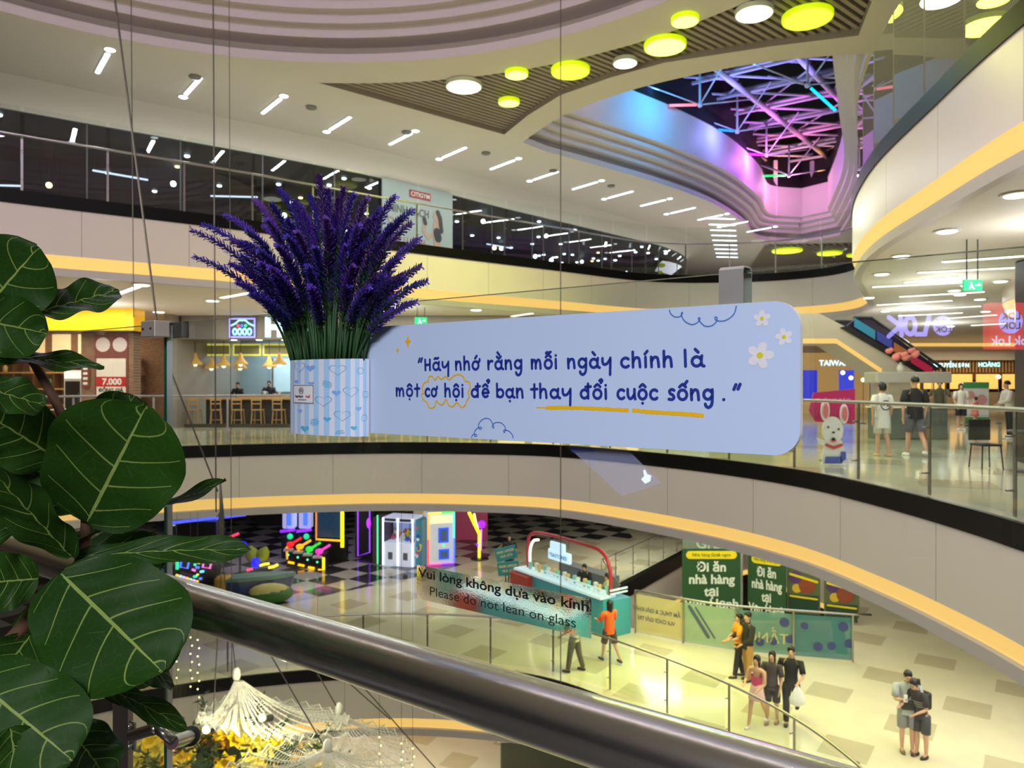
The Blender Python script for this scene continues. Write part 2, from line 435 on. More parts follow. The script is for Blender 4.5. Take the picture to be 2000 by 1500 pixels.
for z0, E, nm in ((L1, E1, 'lower'), (0.0, E2, 'middle'), (L3, E3, 'upper')):
    tn += 1; struct(sweep(E, [(-0.05, z0 + 0.012), (0.03, z0 + 0.012), (0.03, z0 - 0.30), (0.0, z0 - 0.30)], 'trim_%d' % tn, M_BLACK))
    struct(sweep(E, [(0.0, z0 - 0.30), (0.0, z0 - 1.39)], 'wall_%s' % nm, M_FASCIA))
    tag(sweep(E, [(0.0, z0 - 1.39), (-0.03, z0 - 1.40), (-0.12, z0 - 1.65), (-0.10, z0 - 1.67)], 'cove_light', M_LED),
        'warm light band along the edge of the %s' % {'lower': 'hall floor with the kiosk', 'middle': 'floor above the games hall', 'upper': 'top gallery'}[nm], 'cove light')
    tn += 1; struct(sweep(E, [(-0.10, z0 - 1.67), (-0.04, z0 - 1.69), (-0.04, z0 - 1.87), (-0.2, z0 - 1.87)], 'trim_%d' % tn, M_LEDLIP))
# second opening in the lower floor: band, fascia and cove light
V2E = [Vector((x, y, 0)) for x, y in ((3.6, 23.2), (3.5, 27.0), (8.1, 34), (12, 38), (13.5, 32), (10.6, 24.5), (9.2, 20.9))]
V2R = V2E
tn += 1; struct(sweep(V2R, [(-0.25, L1 + 0.012), (0.03, L1 + 0.012), (0.03, L1 - 0.55), (0, L1 - 0.55)], 'trim_%d' % tn, M_BLACK, False))
struct(sweep(V2R, [(0, L1 - 0.55), (0, L1 - 1.9)], 'wall_opening', M_FASCIA, False))
tag(sweep(V2R, [(0, L1 - 1.9), (-0.05, L1 - 1.93), (-0.1, L1 - 2.16)], 'cove_light', M_LED, False), 'warm light band inside the second opening behind the green banners', 'cove light')
# near side, where the photographer stands
ND, DD = Vector((0.588, 0.809, 0)), Vector((-0.809, 0.588, 0))
A, B = ND * 1.05 + DD * 17, ND * 1.05 + DD * -4.2
struct(flatpoly([[(B.x, B.y), (A.x, A.y), (-22, 9.5), (-22, -14), (14, -14), (14, -3)]], 0.0, 'floor_near', mat('dark_near_floor', (64, 60, 58), 0.3, noise=0.2, nscale=12)))  # unseen floor, toned dark to darken what the handrail reflects
struct(flatpoly([[(B.x, B.y), (A.x, A.y), (-22, 9.5), (-22, -14), (14, -14), (14, -3)]], 4.2, 'ceiling_near', M_CEIL, up=False))
mb = MB(); mb.poly([A, B, B + Vector((0, 0, -1.8)), A + Vector((0, 0, -1.8))]); struct(mb.build('wall_near', M_FASCIA))
up_ = lambda p, z: Vector((p.x, p.y, z))
mb = MB(); mb.poly([up_(A, 4.62), up_(B, 4.62), up_(B, 6.0), up_(A, 6.0)]); struct(mb.build('wall_near_upper', M_FASCIA))
mb = MB(); mb.poly([up_(A, 4.34), up_(B, 4.34), up_(B, 4.62), up_(A, 4.62)]); tag(mb.build('cove_light', M_LED), 'warm light band under the gallery edge on the photographer side, out of the picture', 'cove light')
M_BACK = mat('dim_shop_wall', (120, 108, 96), 0.6)
mb = MB(); mb.box((-4, -9.0, 2.1), (26, 0.2, 4.2)); struct(mb.build('wall_back', M_BACK))
# outer walls -----------------------------------------------------------------------
M_WALLW = mat('warm_wall', (196, 170, 138), 0.6, noise=0.15, nscale=0.6)
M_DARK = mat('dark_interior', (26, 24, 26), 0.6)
for nm, x0, y0, x1, y1 in (('left', -34, 8, -34, 60), ('far', -34, 58, 42, 58), ('right', 42, 60, 42, -3)):
    mb = MB(); mb.poly([(x0, y0, -12), (x1, y1, -12), (x1, y1, 4.2), (x0, y0, 4.2)]); struct(mb.build('wall_' + nm, M_WALLW))
# ================================================================== TOP CEILING with coffer, slats and skylight opening
RC, CC = 11.0, Vector((-4.3, 8.4, 0))
circ = [(CC.x + RC * math.cos(a), CC.y + RC * math.sin(a)) for a in [2 * PI * k / 96 for k in range(96)]]
O2 = [(p.x, p.y) for p in spline(V2((0.35, 25.8), (1.56, 23.3), (2.9, 21.7), (4.27, 20.6), (6.3, 19.5), (8.4, 18.95)), 6)] + \
     [(p.x, p.y) for p in spline(V2((9.05, 18.9), (9.9, 21.2), (12.2, 26), (15.5, 33), (18.5, 42)), 5)] + \
     [(p.x, p.y) for p in spline(V2((17.2, 44.0), (14.3, 43.0), (12.2, 38.9), (9.4, 34.6), (6.5, 31.4), (3.6, 28.8), (1.3, 26.9)), 5)]
RS = 12.35
def onring(a): return (CC.x + RS * math.cos(a), CC.y + RS * math.sin(a))
SL = [(-5.4, 20.7), (-0.26, 25.0)] + [(0.5, 23.2), (1.4, 21.6), (2.7, 20.35), (4.0, 19.4), (6.5, 18.45), (8.35, 17.9), (7.9, 16.3)]
SL += [onring(a) for a in [math.radians(d) for d in (33, 40, 47, 54, 61, 68, 75, 82, 88, 93)]]
OUT = [(40, -2), (40, 70), (-40, 70), (-40, -14), (40, -14)][:4] + [(40, -14)]
OUT = [(40, -14), (40, 70), (-40, 70), (-40, -14)]
struct(flatpoly([OUT, circ, SL, O2], ZC, 'ceiling_top', M_CEIL, up=False))
def vwall(loop, z0, z1, name, m, closed=True, inward=0):
    mb = MB(); n = len(loop)
    for (x, y) in loop: mb.v += [Vector((x, y, z0)), Vector((x, y, z1))]
    for i in range(n if closed else n - 1):
        j = (i + 1) % n; mb.face((2 * i, 2 * j, 2 * j + 1, 2 * i + 1))
    return mb.build(name, m, smooth=True, sharp=35)
# round coffer: lip, shadow gap, then steps closing inward as they rise
M_STEP = mat('coffer_plaster', (190, 180, 172), 0.7, noise=0.03)
def cpt(r, z): return [Vector((CC.x + r * math.cos(2 * PI * k / 96), CC.y + r * math.sin(2 * PI * k / 96), z)) for k in range(96)]
mb = MB(); prof = [(11.0, 10.0), (11.0, 10.22), (11.55, 10.22), (11.55, 10.62), (10.95, 10.62)]
r, z = 10.95, 10.62
for k in range(9):
    z += 0.26; prof.append((r, z)); r -= 0.24; prof.append((r, z))
prof.append((r, z + 1.2)); prof.append((0.05, z + 1.2))
mb.loft([cpt(a, b) for a, b in prof], caps=False)
struct(mb.build('ceiling_coffer', M_STEP))
l = bpy.data.lights.new('coffer_violet_wash', 'POINT'); l.energy = 1500; l.color = (0.74, 0.62, 1.0); l.shadow_soft_size = 0.6
o = bpy.data.objects.new('coffer_violet_wash', l); COL.objects.link(o); o.location = (CC.x, CC.y, z + 0.6)
# slatted ceiling
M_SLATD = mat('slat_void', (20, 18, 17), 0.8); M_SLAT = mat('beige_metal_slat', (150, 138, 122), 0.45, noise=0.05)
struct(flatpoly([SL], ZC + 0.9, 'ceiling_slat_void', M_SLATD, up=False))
struct(vwall(SL, ZC, ZC + 0.9, 'trim_%d' % (tn + 1), mat('slat_frame', (150, 140, 126), 0.5))); tn += 1
def clip_slats(poly, dirv, pitch, w, h, z, name):
    d = Vector((dirv[0], dirv[1], 0)).normalized(); n = Vector((-d.y, d.x, 0)); mb = MB()
    ts = [Vector((x, y, 0)).dot(n) for x, y in poly]; t = min(ts) + pitch / 2
    while t < max(ts):
        xs = []
        for i in range(len(poly)):
            a, b = Vector((*poly[i], 0)), Vector((*poly[(i + 1) % len(poly)], 0)); ta, tb = a.dot(n) - t, b.dot(n) - t
            if ta * tb < 0: xs.append((a + (b - a) * (ta / (ta - tb))).dot(d))
        xs.sort()
        for a, b in zip(xs[0::2], xs[1::2]):
            if b - a > 0.1: mb.box(d * ((a + b) / 2) + n * t + Vector((0, 0, z + h / 2)), (b - a, w, h), math.atan2(d.y, d.x))
        t += pitch
    return mb.build(name, M_SLAT)
struct(clip_slats(SL, (5.14, 4.3), 0.205, 0.105, 0.10, ZC + 0.14, 'ceiling_slats'))
SL2 = [(15.2, 44.5), (22, 44.0), (24, 50), (17, 53)]
struct(clip_slats(SL2, (5.14, 4.3), 0.3, 0.14, 0.10, ZC - 0.15, 'ceiling_slats_far'))
# skylight opening: steps, washed wall, dark rim
def inset2(loop, d):
    n = len(loop); out = []
    for i in range(n):
        a, b = Vector((*loop[i - 1], 0)), Vector((*loop[(i + 1) % n], 0)); t = (b - a).normalized()
        out.append((loop[i][0] - t.y * d, loop[i][1] + t.x * d))
    return out
area = sum(O2[i - 1][0] * O2[i][1] - O2[i][0] * O2[i - 1][1] for i in range(len(O2)))
sg = 1 if area > 0 else -1
rings = [(0, 10.0), (0, 10.22), (-0.35, 10.22), (-0.35, 10.5), (0.12, 10.5), (0.12, 10.75), (0.32, 10.8), (0.32, 11.02), (0.52, 11.07), (0.52, 11.29), (0.7, 11.34), (0.7, 13.0)]
M_WASH = mat('white_plaster_wash', (214, 210, 208), 0.6, noise=0.02)
mb = MB(); mb.loft([[Vector((x, y, zz)) for x, y in inset2(O2, sg * dd)] for dd, zz in rings], caps=False)
struct(mb.build('ceiling_skylight_steps', M_WASH, smooth=True, sharp=30))
mb = MB(); mb.loft([[Vector((x, y, zz)) for x, y in inset2(O2, sg * dd)] for dd, zz in ((0.7, 13.0), (0.75, 13.0), (0.4, 13.9), (0.4, 16.0))], caps=False)
tn += 1; struct(mb.build('trim_%d' % tn, M_DARK))
for (x, y, c, e) in ((3.6, 25.6, (1, 0.62, 0.5), 60), (6.5, 28.2, (0.05, 0.45, 1.0), 260), (9.6, 32.2, (0.25, 0.3, 1.0), 130), (12.3, 36.0, (0.65, 0.16, 1.0), 260), (15.2, 40.8, (1.0, 0.35, 0.75), 190)):
    l = bpy.data.lights.new('skylight_wash', 'POINT'); l.energy = e; l.color = c; l.shadow_soft_size = 0.15
    o = bpy.data.objects.new('skylight_wash', l); COL.objects.link(o); o.location = (x, y, 12.6)
# top gallery facade ---------------------------------------------------------------
FC = spline(V2((-24, 13.0), (-19, 17.2), (-14.4, 20.9), (-5.65, 27.4), (0, 33.2), (5.5, 38.8), (8.7, 42.2), (10.8, 46), (11, 50)), 6)
struct(sweep(FC, [(1.1, ZC - 0.003), (0.95, ZC - 0.05), (0.75, ZC - 0.1), (0.4, ZC - 0.22), (0.12, ZC - 0.42), (0.0, ZC - 0.62), (-0.1, ZC - 0.62)], 'trim_%d' % (tn + 1), M_CEIL)); tn += 1
M_FGLASS = glassmat('dark_shop_glass', (170, 180, 184), 1.0, 0.015)
struct(sweep(FC, [(0.0, ZC - 0.62), (0.0, L3)], 'window_1', M_FGLASS))
FCB = [p - n * 9.0 for p, n in zip(FC, normals(FC))]
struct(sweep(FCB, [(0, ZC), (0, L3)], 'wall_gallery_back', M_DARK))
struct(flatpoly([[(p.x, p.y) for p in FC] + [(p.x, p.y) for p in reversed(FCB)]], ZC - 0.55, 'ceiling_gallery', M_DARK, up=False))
# ================================================================== RAILINGS
M_GLASS = glassmat('railing_glass', (240, 247, 244), 1.0)
M_GLEDGE = mat('green_glass_edge', (14, 84, 70), 0.1, spec=0.6, noise=0)
def railing(E, z0, name, label, height, post_step, rail_r, pane_h, mid=0.02, skip=None, bar=True, post_w=0.05):
    N = normals(E)
    t = thing(name, label, 'railing', (E[len(E) // 2].x, E[len(E) // 2].y, z0 + 0.012))
    if bar:
        mb = MB(); mb.tube([p + Vector((0, 0, z0 + height)) for p in E], rail_r, 8); mb.build('handrail', M_STEEL, t, True)
    P = resample(E, post_step)
    for i, p in enumerate(P):
        tv = (P[min(i + 1, len(P) - 1)] - P[max(i - 1, 0)]).normalized(); a = math.atan2(tv.y, tv.x)
        nrm = Vector((tv.y, -tv.x, 0)); q = p - nrm * 0.08
        mb = MB()
        mb.box(q + Vector((0, 0, z0 + height / 2 + 0.005)), (post_w, 0.02, height - 0.012), a)
        for zz in (0.25, 0.75):
            mb.tube([q + Vector((0, 0, z0 + height * zz)), p + nrm * 0.03 + Vector((0, 0, z0 + height * zz))], 0.015, 6)
        if bar: mb.build('post', M_STEEL, t)
        if i < len(P) - 1:
            b = P[i + 1]; g = 0.04; d = (b - p).normalized()
            mb = MB(); c = (p + b) / 2 + Vector((0, 0, z0 + 0.06 + pane_h / 2))
            mb.poly([p + d * g + Vector((0, 0, z0 + 0.06)), b - d * g + Vector((0, 0, z0 + 0.06)), b - d * g + Vector((0, 0, z0 + 0.06 + pane_h)), p + d * g + Vector((0, 0, z0 + 0.06 + pane_h))])
            mb.build('glass_pane', M_GLASS, t)
    return t
def offs(E, d): return [p - n * d for p, n in zip(E, normals(E))]
railing(offs(E2, 0.1)[14:-14], 0.0, 'glass_railing', 'glass railing with steel handrail on the floor across from us', 1.3, 1.75, 0.028, 1.15)
railing(offs(E1, 0.4)[14:-14], L1, 'glass_railing', 'curved glass railing round the lower floor below the big handrail', 1.3, 1.75, 0.028, 1.15)
railing(offs(E3, 0.1)[7:72], L3, 'glass_railing', 'dim glass railing along the dark top gallery', 1.3, 1.75, 0.028, 1.9)
railing(offs(E3, 0.1)[72:-10], L3, 'glass_railing', 'tall frameless glass railing on the right top balcony', 1.3, 1.5, 0.02, 2.1, bar=False)
railing([Vector((x, y, 0)) for x, y in ((3.42, 23.6), (3.3, 27.1), (7.95, 34.2), (11.8, 38.1))], L1, 'glass_railing', 'glass railing on the back side of the second opening', 1.2, 1.6, 0.025, 1.05)
# ================================================================== CEILING LIGHTS OF THE TOP LEVEL
M_TUBE = glow('cool_white_tube', (226, 240, 255), 5.0)
M_DOWN = glow('cool_white_lens', (240, 248, 255), 9.0)
M_RIM = mat('white_lamp_rim', (210, 210, 210), 0.4)
def tube_light(p, ang, length, label, group, power=0, z=ZC, w=0.11):
    t = thing('tube_light', label, 'ceiling light', (p[0], p[1], z), group)
    M = Matrix.Rotation(ang, 3, 'Z')
    mb = MB(); mb.box((p[0], p[1], z - 0.012), (length, w + 0.04, 0.02), ang); mb.build('housing', M_RIM, t)
    mb = MB(); mb.rbox((p[0], p[1], z - 0.034), (length - 0.04, w, 0.022), 0.04, ang); mb.build('diffuser', M_TUBE, t)
    if power: lamp('tube_lamp', (p[0], p[1], z - 0.06), length, power, COOLW, (0, 0, ang), size_y=0.12)
    return t
def downlight(p, label, group, z=ZC, r=0.11, m=None, name='downlight'):
    t = thing(name, label, 'downlight', (p[0], p[1], z), group)
    mb = MB(); mb.lathe([(r * 1.25, 0), (r * 1.25, -0.02), (r, -0.025)], (p[0], p[1], z), 14); mb.build('rim', M_RIM, t)
    mb = MB(); mb.lathe([(r, -0.02), (r * 0.8, -0.04), (0.01, -0.045)], (p[0], p[1], z), 14); mb.build('lens', m or M_DOWN, t)
    return t
DA = math.atan2(0.655, 0.755)          # along the gallery
GT, GD = 'tube lights in the white top ceiling', 'round downlights beside the tube lights in the top ceiling'
for k in range(15):
    s = k * 2.28
    c = Vector((-10.7, 19.4, 0)) + Vector((0.755, 0.655, 0)) * s
    px = Vector((0.62, -0.785, 0))
    tube_light((c.x, c.y), math.atan2(-0.785, 0.62), 1.55, 'slim white tube light in the white top ceiling, long row beside the dark gallery', GT, power=82)
    e = c + px * (1.0 if k % 2 == 0 else -1.0)
    downlight((e.x, e.y), 'bright round downlight at the end of a tube light in the white top ceiling', GD, r=0.13)
for k in range(9):
    c = Vector((10.6, 37.6, 0)) + Vector((0.30, 0.95, 0)) * (k * 1.5)
    tube_light((c.x, c.y), 0.12, 1.5, 'slim white tube light in the white top ceiling, row along the skylight edge', 'tube lights along the skylight edge', power=40 if k % 2 else 0)
for k in range(6):
    c = Vector((-9.6, 20.9, 0)) + Vector((0.755, 0.655, 0)) * (1.0 + k * 3.4) + Vector((0.2, -1.3, 0))
    mb = MB(); mb.lathe([(0.16, 0), (0.16, -0.05), (0.1, -0.08), (0.02, -0.085)], (c.x, c.y, ZC), 14)
    tag(mb.build('smoke_detector', mat('grey_detector', (120, 118, 112), 0.5), smooth=True, sharp=40), 'small grey round detector in the white top ceiling', 'smoke detector', 'detectors between the tube lights')
# yellow discs ----------------------------------------------------------------------
M_YRIM = glow('yellow_green_rim', (196, 222, 0), 0.95)
M_YLENS = glow('pale_yellow_lens', (255, 255, 150), 1.35)
M_YLENS2 = glow('deep_yellow_lens', (248, 252, 70), 1.08)
M_WLENS = glow('white_disc_lens', (255, 255, 235), 3.0)
M_WRIM = mat('white_disc_rim', (205, 210, 180), 0.4)
def disc_light(p, r, kind, label, power=0, z=ZC, h=0.06):
    t = thing('disc_light', label, 'ceiling light', (p[0], p[1], z), None)
    rim, lens = {'y': (M_YRIM, M_YLENS), 'd': (M_YRIM, M_YLENS2), 'w': (M_WRIM, M_WLENS)}[kind]
    mb = MB(); mb.lathe([(r * 0.92, 0.055), (r, 0.045), (r, -h + 0.03), (r * 0.985, -h), (r * 0.9, -h)], (p[0], p[1], z), 40); mb.build('rim', rim, t, True, sharp=40)
    mb = MB(); mb.lathe([(r * 0.92, -h + 0.005), (r * 0.92, -h - 0.008), (r * 0.86, -h - 0.012), (0.01, -h - 0.014)], (p[0], p[1], z), 40); mb.build('lens', lens, t)
    if power: lamp('disc_lamp', (p[0], p[1], z - h - 0.03), r * 2, power, (0.9, 1.0, 0.07) if kind != 'w' else (1, 1, 0.80), shape='DISK', spread=2.6)
    return t
DISCS = [(906, 168, 36, 'w', 'large white disc light at the narrow end of the slatted ceiling'), (1009, 145, 23, 'y', 'small yellow disc light just right of the large white disc'),
         (994, 200, 21, 'y', 'smallest yellow disc light near the slatted ceiling corner'), (1114, 139, 38, 'd', 'large yellow-green disc light in the middle of the slatted ceiling'),
         (1221, 122, 24, 'w', 'small white disc light beside the curved slat edge'), (1299, 90, 41, 'y', 'large pale yellow disc light left of the small rimmed one'),
         (1338, 40, 27, 'y', 'small yellow disc light above the large pale yellow disc'), (1473, 25, 37, 'w', 'large white disc light beside the biggest yellow disc'),
         (1577, 35, 48, 'd', 'biggest yellow disc light near the slat ceiling right corner')]
for px, py, rp, kd, lb in DISCS:
    q = Zp(px, py, ZC - 0.08); disc_light((q.x, q.y), rp / F * q.y, kd, lb, power={1577: 60, 1473: 50, 1114: 260, 1299: 160, 906: 90, 1009: 130, 1338: 60, 994: 110, 1221: 60}.get(px, 420 if rp > 30 else 200), z=ZC - 0.056)
for (x, y, r, lb) in ((16.9, 45.6, 0.9, 'far yellow disc light left of the far pair, beyond the skylight'), (19.9, 46.5, 0.75, 'far yellow disc light in the middle of the far ones beyond the skylight'), (21.8, 47.2, 0.5, 'far yellow disc light nearest the right balcony beyond the skylight')):
    disc_light((x, y), r, 'd', lb, z=ZC - 0.21)
# ================================================================== SKYLIGHT TRUSS
M_TRUSS = mat('white_steel_truss', (205, 205, 212), 0.35, noise=0.04)
tr = thing('skylight_truss', 'colour-lit steel lattice under the dark skylight', 'roof truss', (11, 36, 14.6))
aD = Vector((0.63, 0.777, 0)); bD = Vector((0.82, -0.572, 0)); T0 = Vector((6.6, 33.0, 0))
def tp(i, j, z): return T0 + bD * (i * 3.0) + aD * (j * 2.35) + Vector((0, 0, z))
for i in range(-1, 4):
    mb = MB(); mb.tube([tp(i, -4.0, 14.5), tp(i, 6.6, 14.5)], 0.13, 8); mb.build('main_beam', M_TRUSS, tr, True)
for j in range(-4, 7):
    for off in (0, 0.3):
        mb = MB(); mb.tube([tp(-1.4, j + off * 0.5, 14.62 + off), tp(3.4, j + off * 0.5, 14.62 + off)], 0.085, 6); mb.build('cross_beam', M_TRUSS, tr, True)
for i in range(-1, 3):
    for j in range(-4, 6):
        mb = MB(); mb.tube([tp(i, j, 14.6), tp(i + 1, j + 1.5, 14.8)], 0.06, 6); mb.build('diagonal', M_TRUSS, tr, True)
        if j % 2: mb = MB(); mb.tube([tp(i, j + 1, 14.9), tp(i + 1, j - 0.4, 14.7)], 0.05, 6); mb.build('diagonal', M_TRUSS, tr, True)
GLOWC = {'pink': (255, 120, 130), 'blue': (20, 130, 255), 'magenta': (225, 40, 255), 'green': (40, 230, 110), 'cyan': (20, 190, 255)}
for (px, py, cn, ex, ey) in ((1367, 128, 'pink', 1308, 206), (1440, 187, 'blue', 1384, 252), (1497, 240, 'magenta', 1444, 300), (1541, 285, 'green', 1484, 344), (1577, 84, 'cyan', 1632, 216)):
    top = Zp(px, py, 14.6); low = top + Vector((0, 0, -1.6))
    mb = MB(); mb.tube([top, low], 0.05, 6); mb.ball(low, 0.12, 8, 6)
    mb.build('hanger', M_TRUSS, tr, True)
    for k in range(4):
        an = 0.3 + k * PI / 2; e = low + Vector((math.cos(an) * 2.4, math.sin(an) * 2.4, 1.3 if k % 2 else 0.5))
        mb = MB(); mb.tube([low, e], 0.032, 6); mb.build('brace', M_TRUSS, tr, True)
    e = W(ex, ey, low.y - 0.3); mb = MB(); mb.tube([low + (e - low) * 0.12, e], 0.055, 6)
    mb.build('light_bar', glow('bar_' + cn, GLOWC[cn], 1.6), tr, True)['label'] = 'glowing %s light bar' % cn
for x, y in ((15.2, 42.9), (17.4, 43.0)):
    mb = MB(); mb.box((x, y, 12.9), (0.22, 0.22, 3.2)); mb.build('post', M_TRUSS, tr)
for i, (c, e, j) in enumerate((((0.08, 0.30, 1.0), 110, -3.2), ((0.10, 0.28, 1.0), 110, -1.4), ((0.25, 0.2, 1.0), 80, 0.2), ((0.85, 0.10, 0.85), 60, 2.2), ((1.0, 0.14, 0.45), 50, 3.9), ((1.0, 0.40, 0.10), 60, 5.4))):
    q = tp(1.0, j, 13.3); l = bpy.data.lights.new('truss_flood', 'AREA'); l.shape = 'RECTANGLE'; l.size = 8; l.size_y = 0.3; l.energy = e * 1.5; l.color = c; l.spread = 2.2
    o = bpy.data.objects.new('truss_flood', l); COL.objects.link(o); o.location = q; o.rotation_euler = (PI, 0, math.atan2(bD.y, bD.x))
# ================================================================== TOP GALLERY: poster, lights in the dark room
def frame_on(p0, p1):
    """a wall-facing frame: fn(a, b, off): a metres along, b metres up, off metres towards the viewer"""
    p0, p1 = Vector(p0), Vector(p1); d = (p1 - p0); d.z = 0; d.normalize(); n = Vector((d.y, -d.x, 0))
    return lambda a, b, off=0.0: p0 + d * a + Vector((0, 0, b)) + n * off
pa, pb = W(742, 318, 1), W(878, 350, 1)
def facpt(px):
    """where the sight line of column px meets the facade curve"""
    u = (px - 1000) / F
    for a, b in zip(FC[:-1], FC[1:]):
        fa, fb = a.x - u * a.y, b.x - u * b.y
        if fa * fb <= 0: return a + (b - a) * (fa / (fa - fb))
qa, qb = facpt(742), facpt(879)
PW = (qb - qa).length; fr = frame_on((qa.x, qa.y, L3 + 0.05), (qb.x, qb.y, 0))
t = thing('gym_poster', 'tall pale gym poster with an exercising woman on the dark top gallery', 'poster', (qa + qb) / 2 + Vector((0, 0, L3 + 0.05)))
mb = MB(); mb.prism([(0, 0), (PW, 0), (PW, 3.3), (0, 3.3)], lambda a, b: fr(a, b, 0.10), lambda a, b: fr(a, b, 0.16)); mb.build('panel', mat('poster_paper', (150, 160, 156), 0.4, noise=0.04), t)
mb = MB(); f1 = lambda a, b: fr(a, b, 0.175)
mb.flat([(1.25, 2.8), (2.3, 2.8), (2.3, 3.1), (1.25, 3.1)], f1); mb.build('logo_plate', mat('poster_red', (150, 40, 36), 0.5), t)
mb = MB(); text_mb(mb, 'CITIGYM', 0.24, lambda a, b: fr(1.78 + a, 2.87 + b, 0.19), bold=0.004, xs=1.0); mb.build('logo_lettering', mat('poster_white', (220, 215, 210), 0.5), t)
mb = MB(); text_mb(mb, 'MINH BẠCH', 0.42, lambda a, b: fr(1.25 + a, 2.12 + b, 0.175), bold=0.008, xs=0.85); mb.build('heading', mat('poster_grey', (88, 92, 88), 0.5), t)
mb = MB(); text_mb(mb, 'CHI PHÍ', 0.36, lambda a, b: fr(0.75 + a, 1.65 + b, 0.175), xs=0.85); text_mb(mb, 'TẬP LUYỆN', 0.4, lambda a, b: fr(1.15 + a, 0.95 + b, 0.175), xs=0.85); mb.build('subheading', mat('poster_rose', (150, 104, 92), 0.5), t)
mb = MB(); skin = mat('poster_skin', (170, 140, 122), 0.5)
for pts, hw in (([(2.6, 1.9), (2.62, 1.3), (2.7, 0.9)], 0.17), ([(2.6, 1.7), (2.2, 1.35), (1.95, 1.6), (2.0, 1.95)], 0.07), ([(2.65, 0.75), (2.1, 0.95), (1.6, 0.55), (1.3, 0.1)], 0.13), ([(2.6, 2.3), (2.6, 2.2)], 0.16)):
    mb.stroke(pts, hw, f1)
mb.build('woman_print', skin, t)
f2 = lambda a, b: fr(a, b, 0.185)
mb = MB(); mb.stroke([(2.75, 0.8), (2.8, 0.15)], 0.28, f2); mb.stroke([(2.62, 1.62), (2.68, 1.4)], 0.18, f2); mb.build('clothes_print', mat('poster_dark', (36, 44, 48), 0.5), t)
mb = MB(); mb.stroke([(2.66, 2.42), (2.78, 2.2), (2.85, 1.7)], 0.1, f2); mb.stroke([(1.98, 2.05), (2.03, 1.9)], 0.09, f2); mb.build('hair_print', mat('poster_hair', (50, 44, 42), 0.5), t)
M_SPARK = glow('gallery_spot', (235, 245, 255), 16.0); M_SPARKW = glow('gallery_spot_warm', (255, 214, 140), 12.0)
rg = random.Random(5)
proto = None
def spark(p, m, label, group, r=0.09):
    mb = MB(); mb.lathe([(r, 0), (r, -0.03), (r * 0.7, -0.05), (0.01, -0.055)], p, 10)
    return tag(mb.build('downlight', m), label, 'downlight', group)
for k in range(105):
    i = rg.uniform(0.10, 0.88); q = FC[int(i * (len(FC) - 1))]; n = normals(FC)[int(i * (len(FC) - 1))]
    p = q - n * rg.uniform(0.6, 8.2); z = ZC - 0.56 if rg.random() < 0.5 else rg.uniform(7.0, 9.3)
    warm = rg.random() < 0.2
    if z < ZC - 0.6:
        o = thing('pendant_spot', 'small %s pendant spot hanging in the dark top gallery' % ('warm' if warm else 'white'), 'pendant light', (p.x, p.y, z), 'warm pendant spots in the dark gallery' if warm else 'white pendant spots in the dark gallery')
        mb = MB(); mb.tube([(p.x, p.y, z + 0.04), (p.x, p.y, ZC - 0.56)], 0.012, 5); mb.build('cord', M_DARK, o)
        mb = MB(); mb.ball((p.x, p.y, z), 0.105, 8, 6); mb.build('bulb', M_SPARKW if warm else M_SPARK, o, True)
    else: spark((p.x, p.y, z), M_SPARKW if warm else M_SPARK, 'tiny %s downlight in the dark gallery ceiling behind the glass' % ('warm' if warm else 'white'), 'warm gallery downlights' if warm else 'white gallery downlights')
for k in range(13):
    i = 0.1 + 0.05 * k; q = FC[int(i * (len(FC) - 1))]; n = normals(FC)[int(i * (len(FC) - 1))]; p = q - n * rg.uniform(2, 6); z = rg.choice((7.4, 8.2, 8.6))
    a = rg.choice((0.1, 0.75, -0.6)); d = Vector((math.cos(a), math.sin(a), 0)) * 0.8
    o = thing('linear_pendant', 'thin white linear pendant lamp hanging in the dark top gallery', 'pendant light', (p.x, p.y, z), 'linear pendants in the dark gallery')
    mb = MB(); mb.box((p.x, p.y, z), (1.7, 0.06, 0.05), a); mb.build('light_bar', glow('linear_glow', (220, 226, 255), 3.0), o)
    mb = MB()
    for s in (-1, 1): mb.tube([p + d * s + Vector((0, 0, z)), p + d * s + Vector((0, 0, ZC - 0.56))], 0.008, 4)
    mb.build('cord', M_DARK, o)
# mullions of the gallery glass
for k, p in enumerate(resample(FC[4:], 2.6)):
    mb = MB(); mb.box(p + Vector((0, 0, L3 + 1.69)), (0.04, 0.04, 3.38), 0.7); tn += 1; struct(mb.build('trim_%d' % tn, mat('grey_mullion', (70, 72, 76), 0.4)))
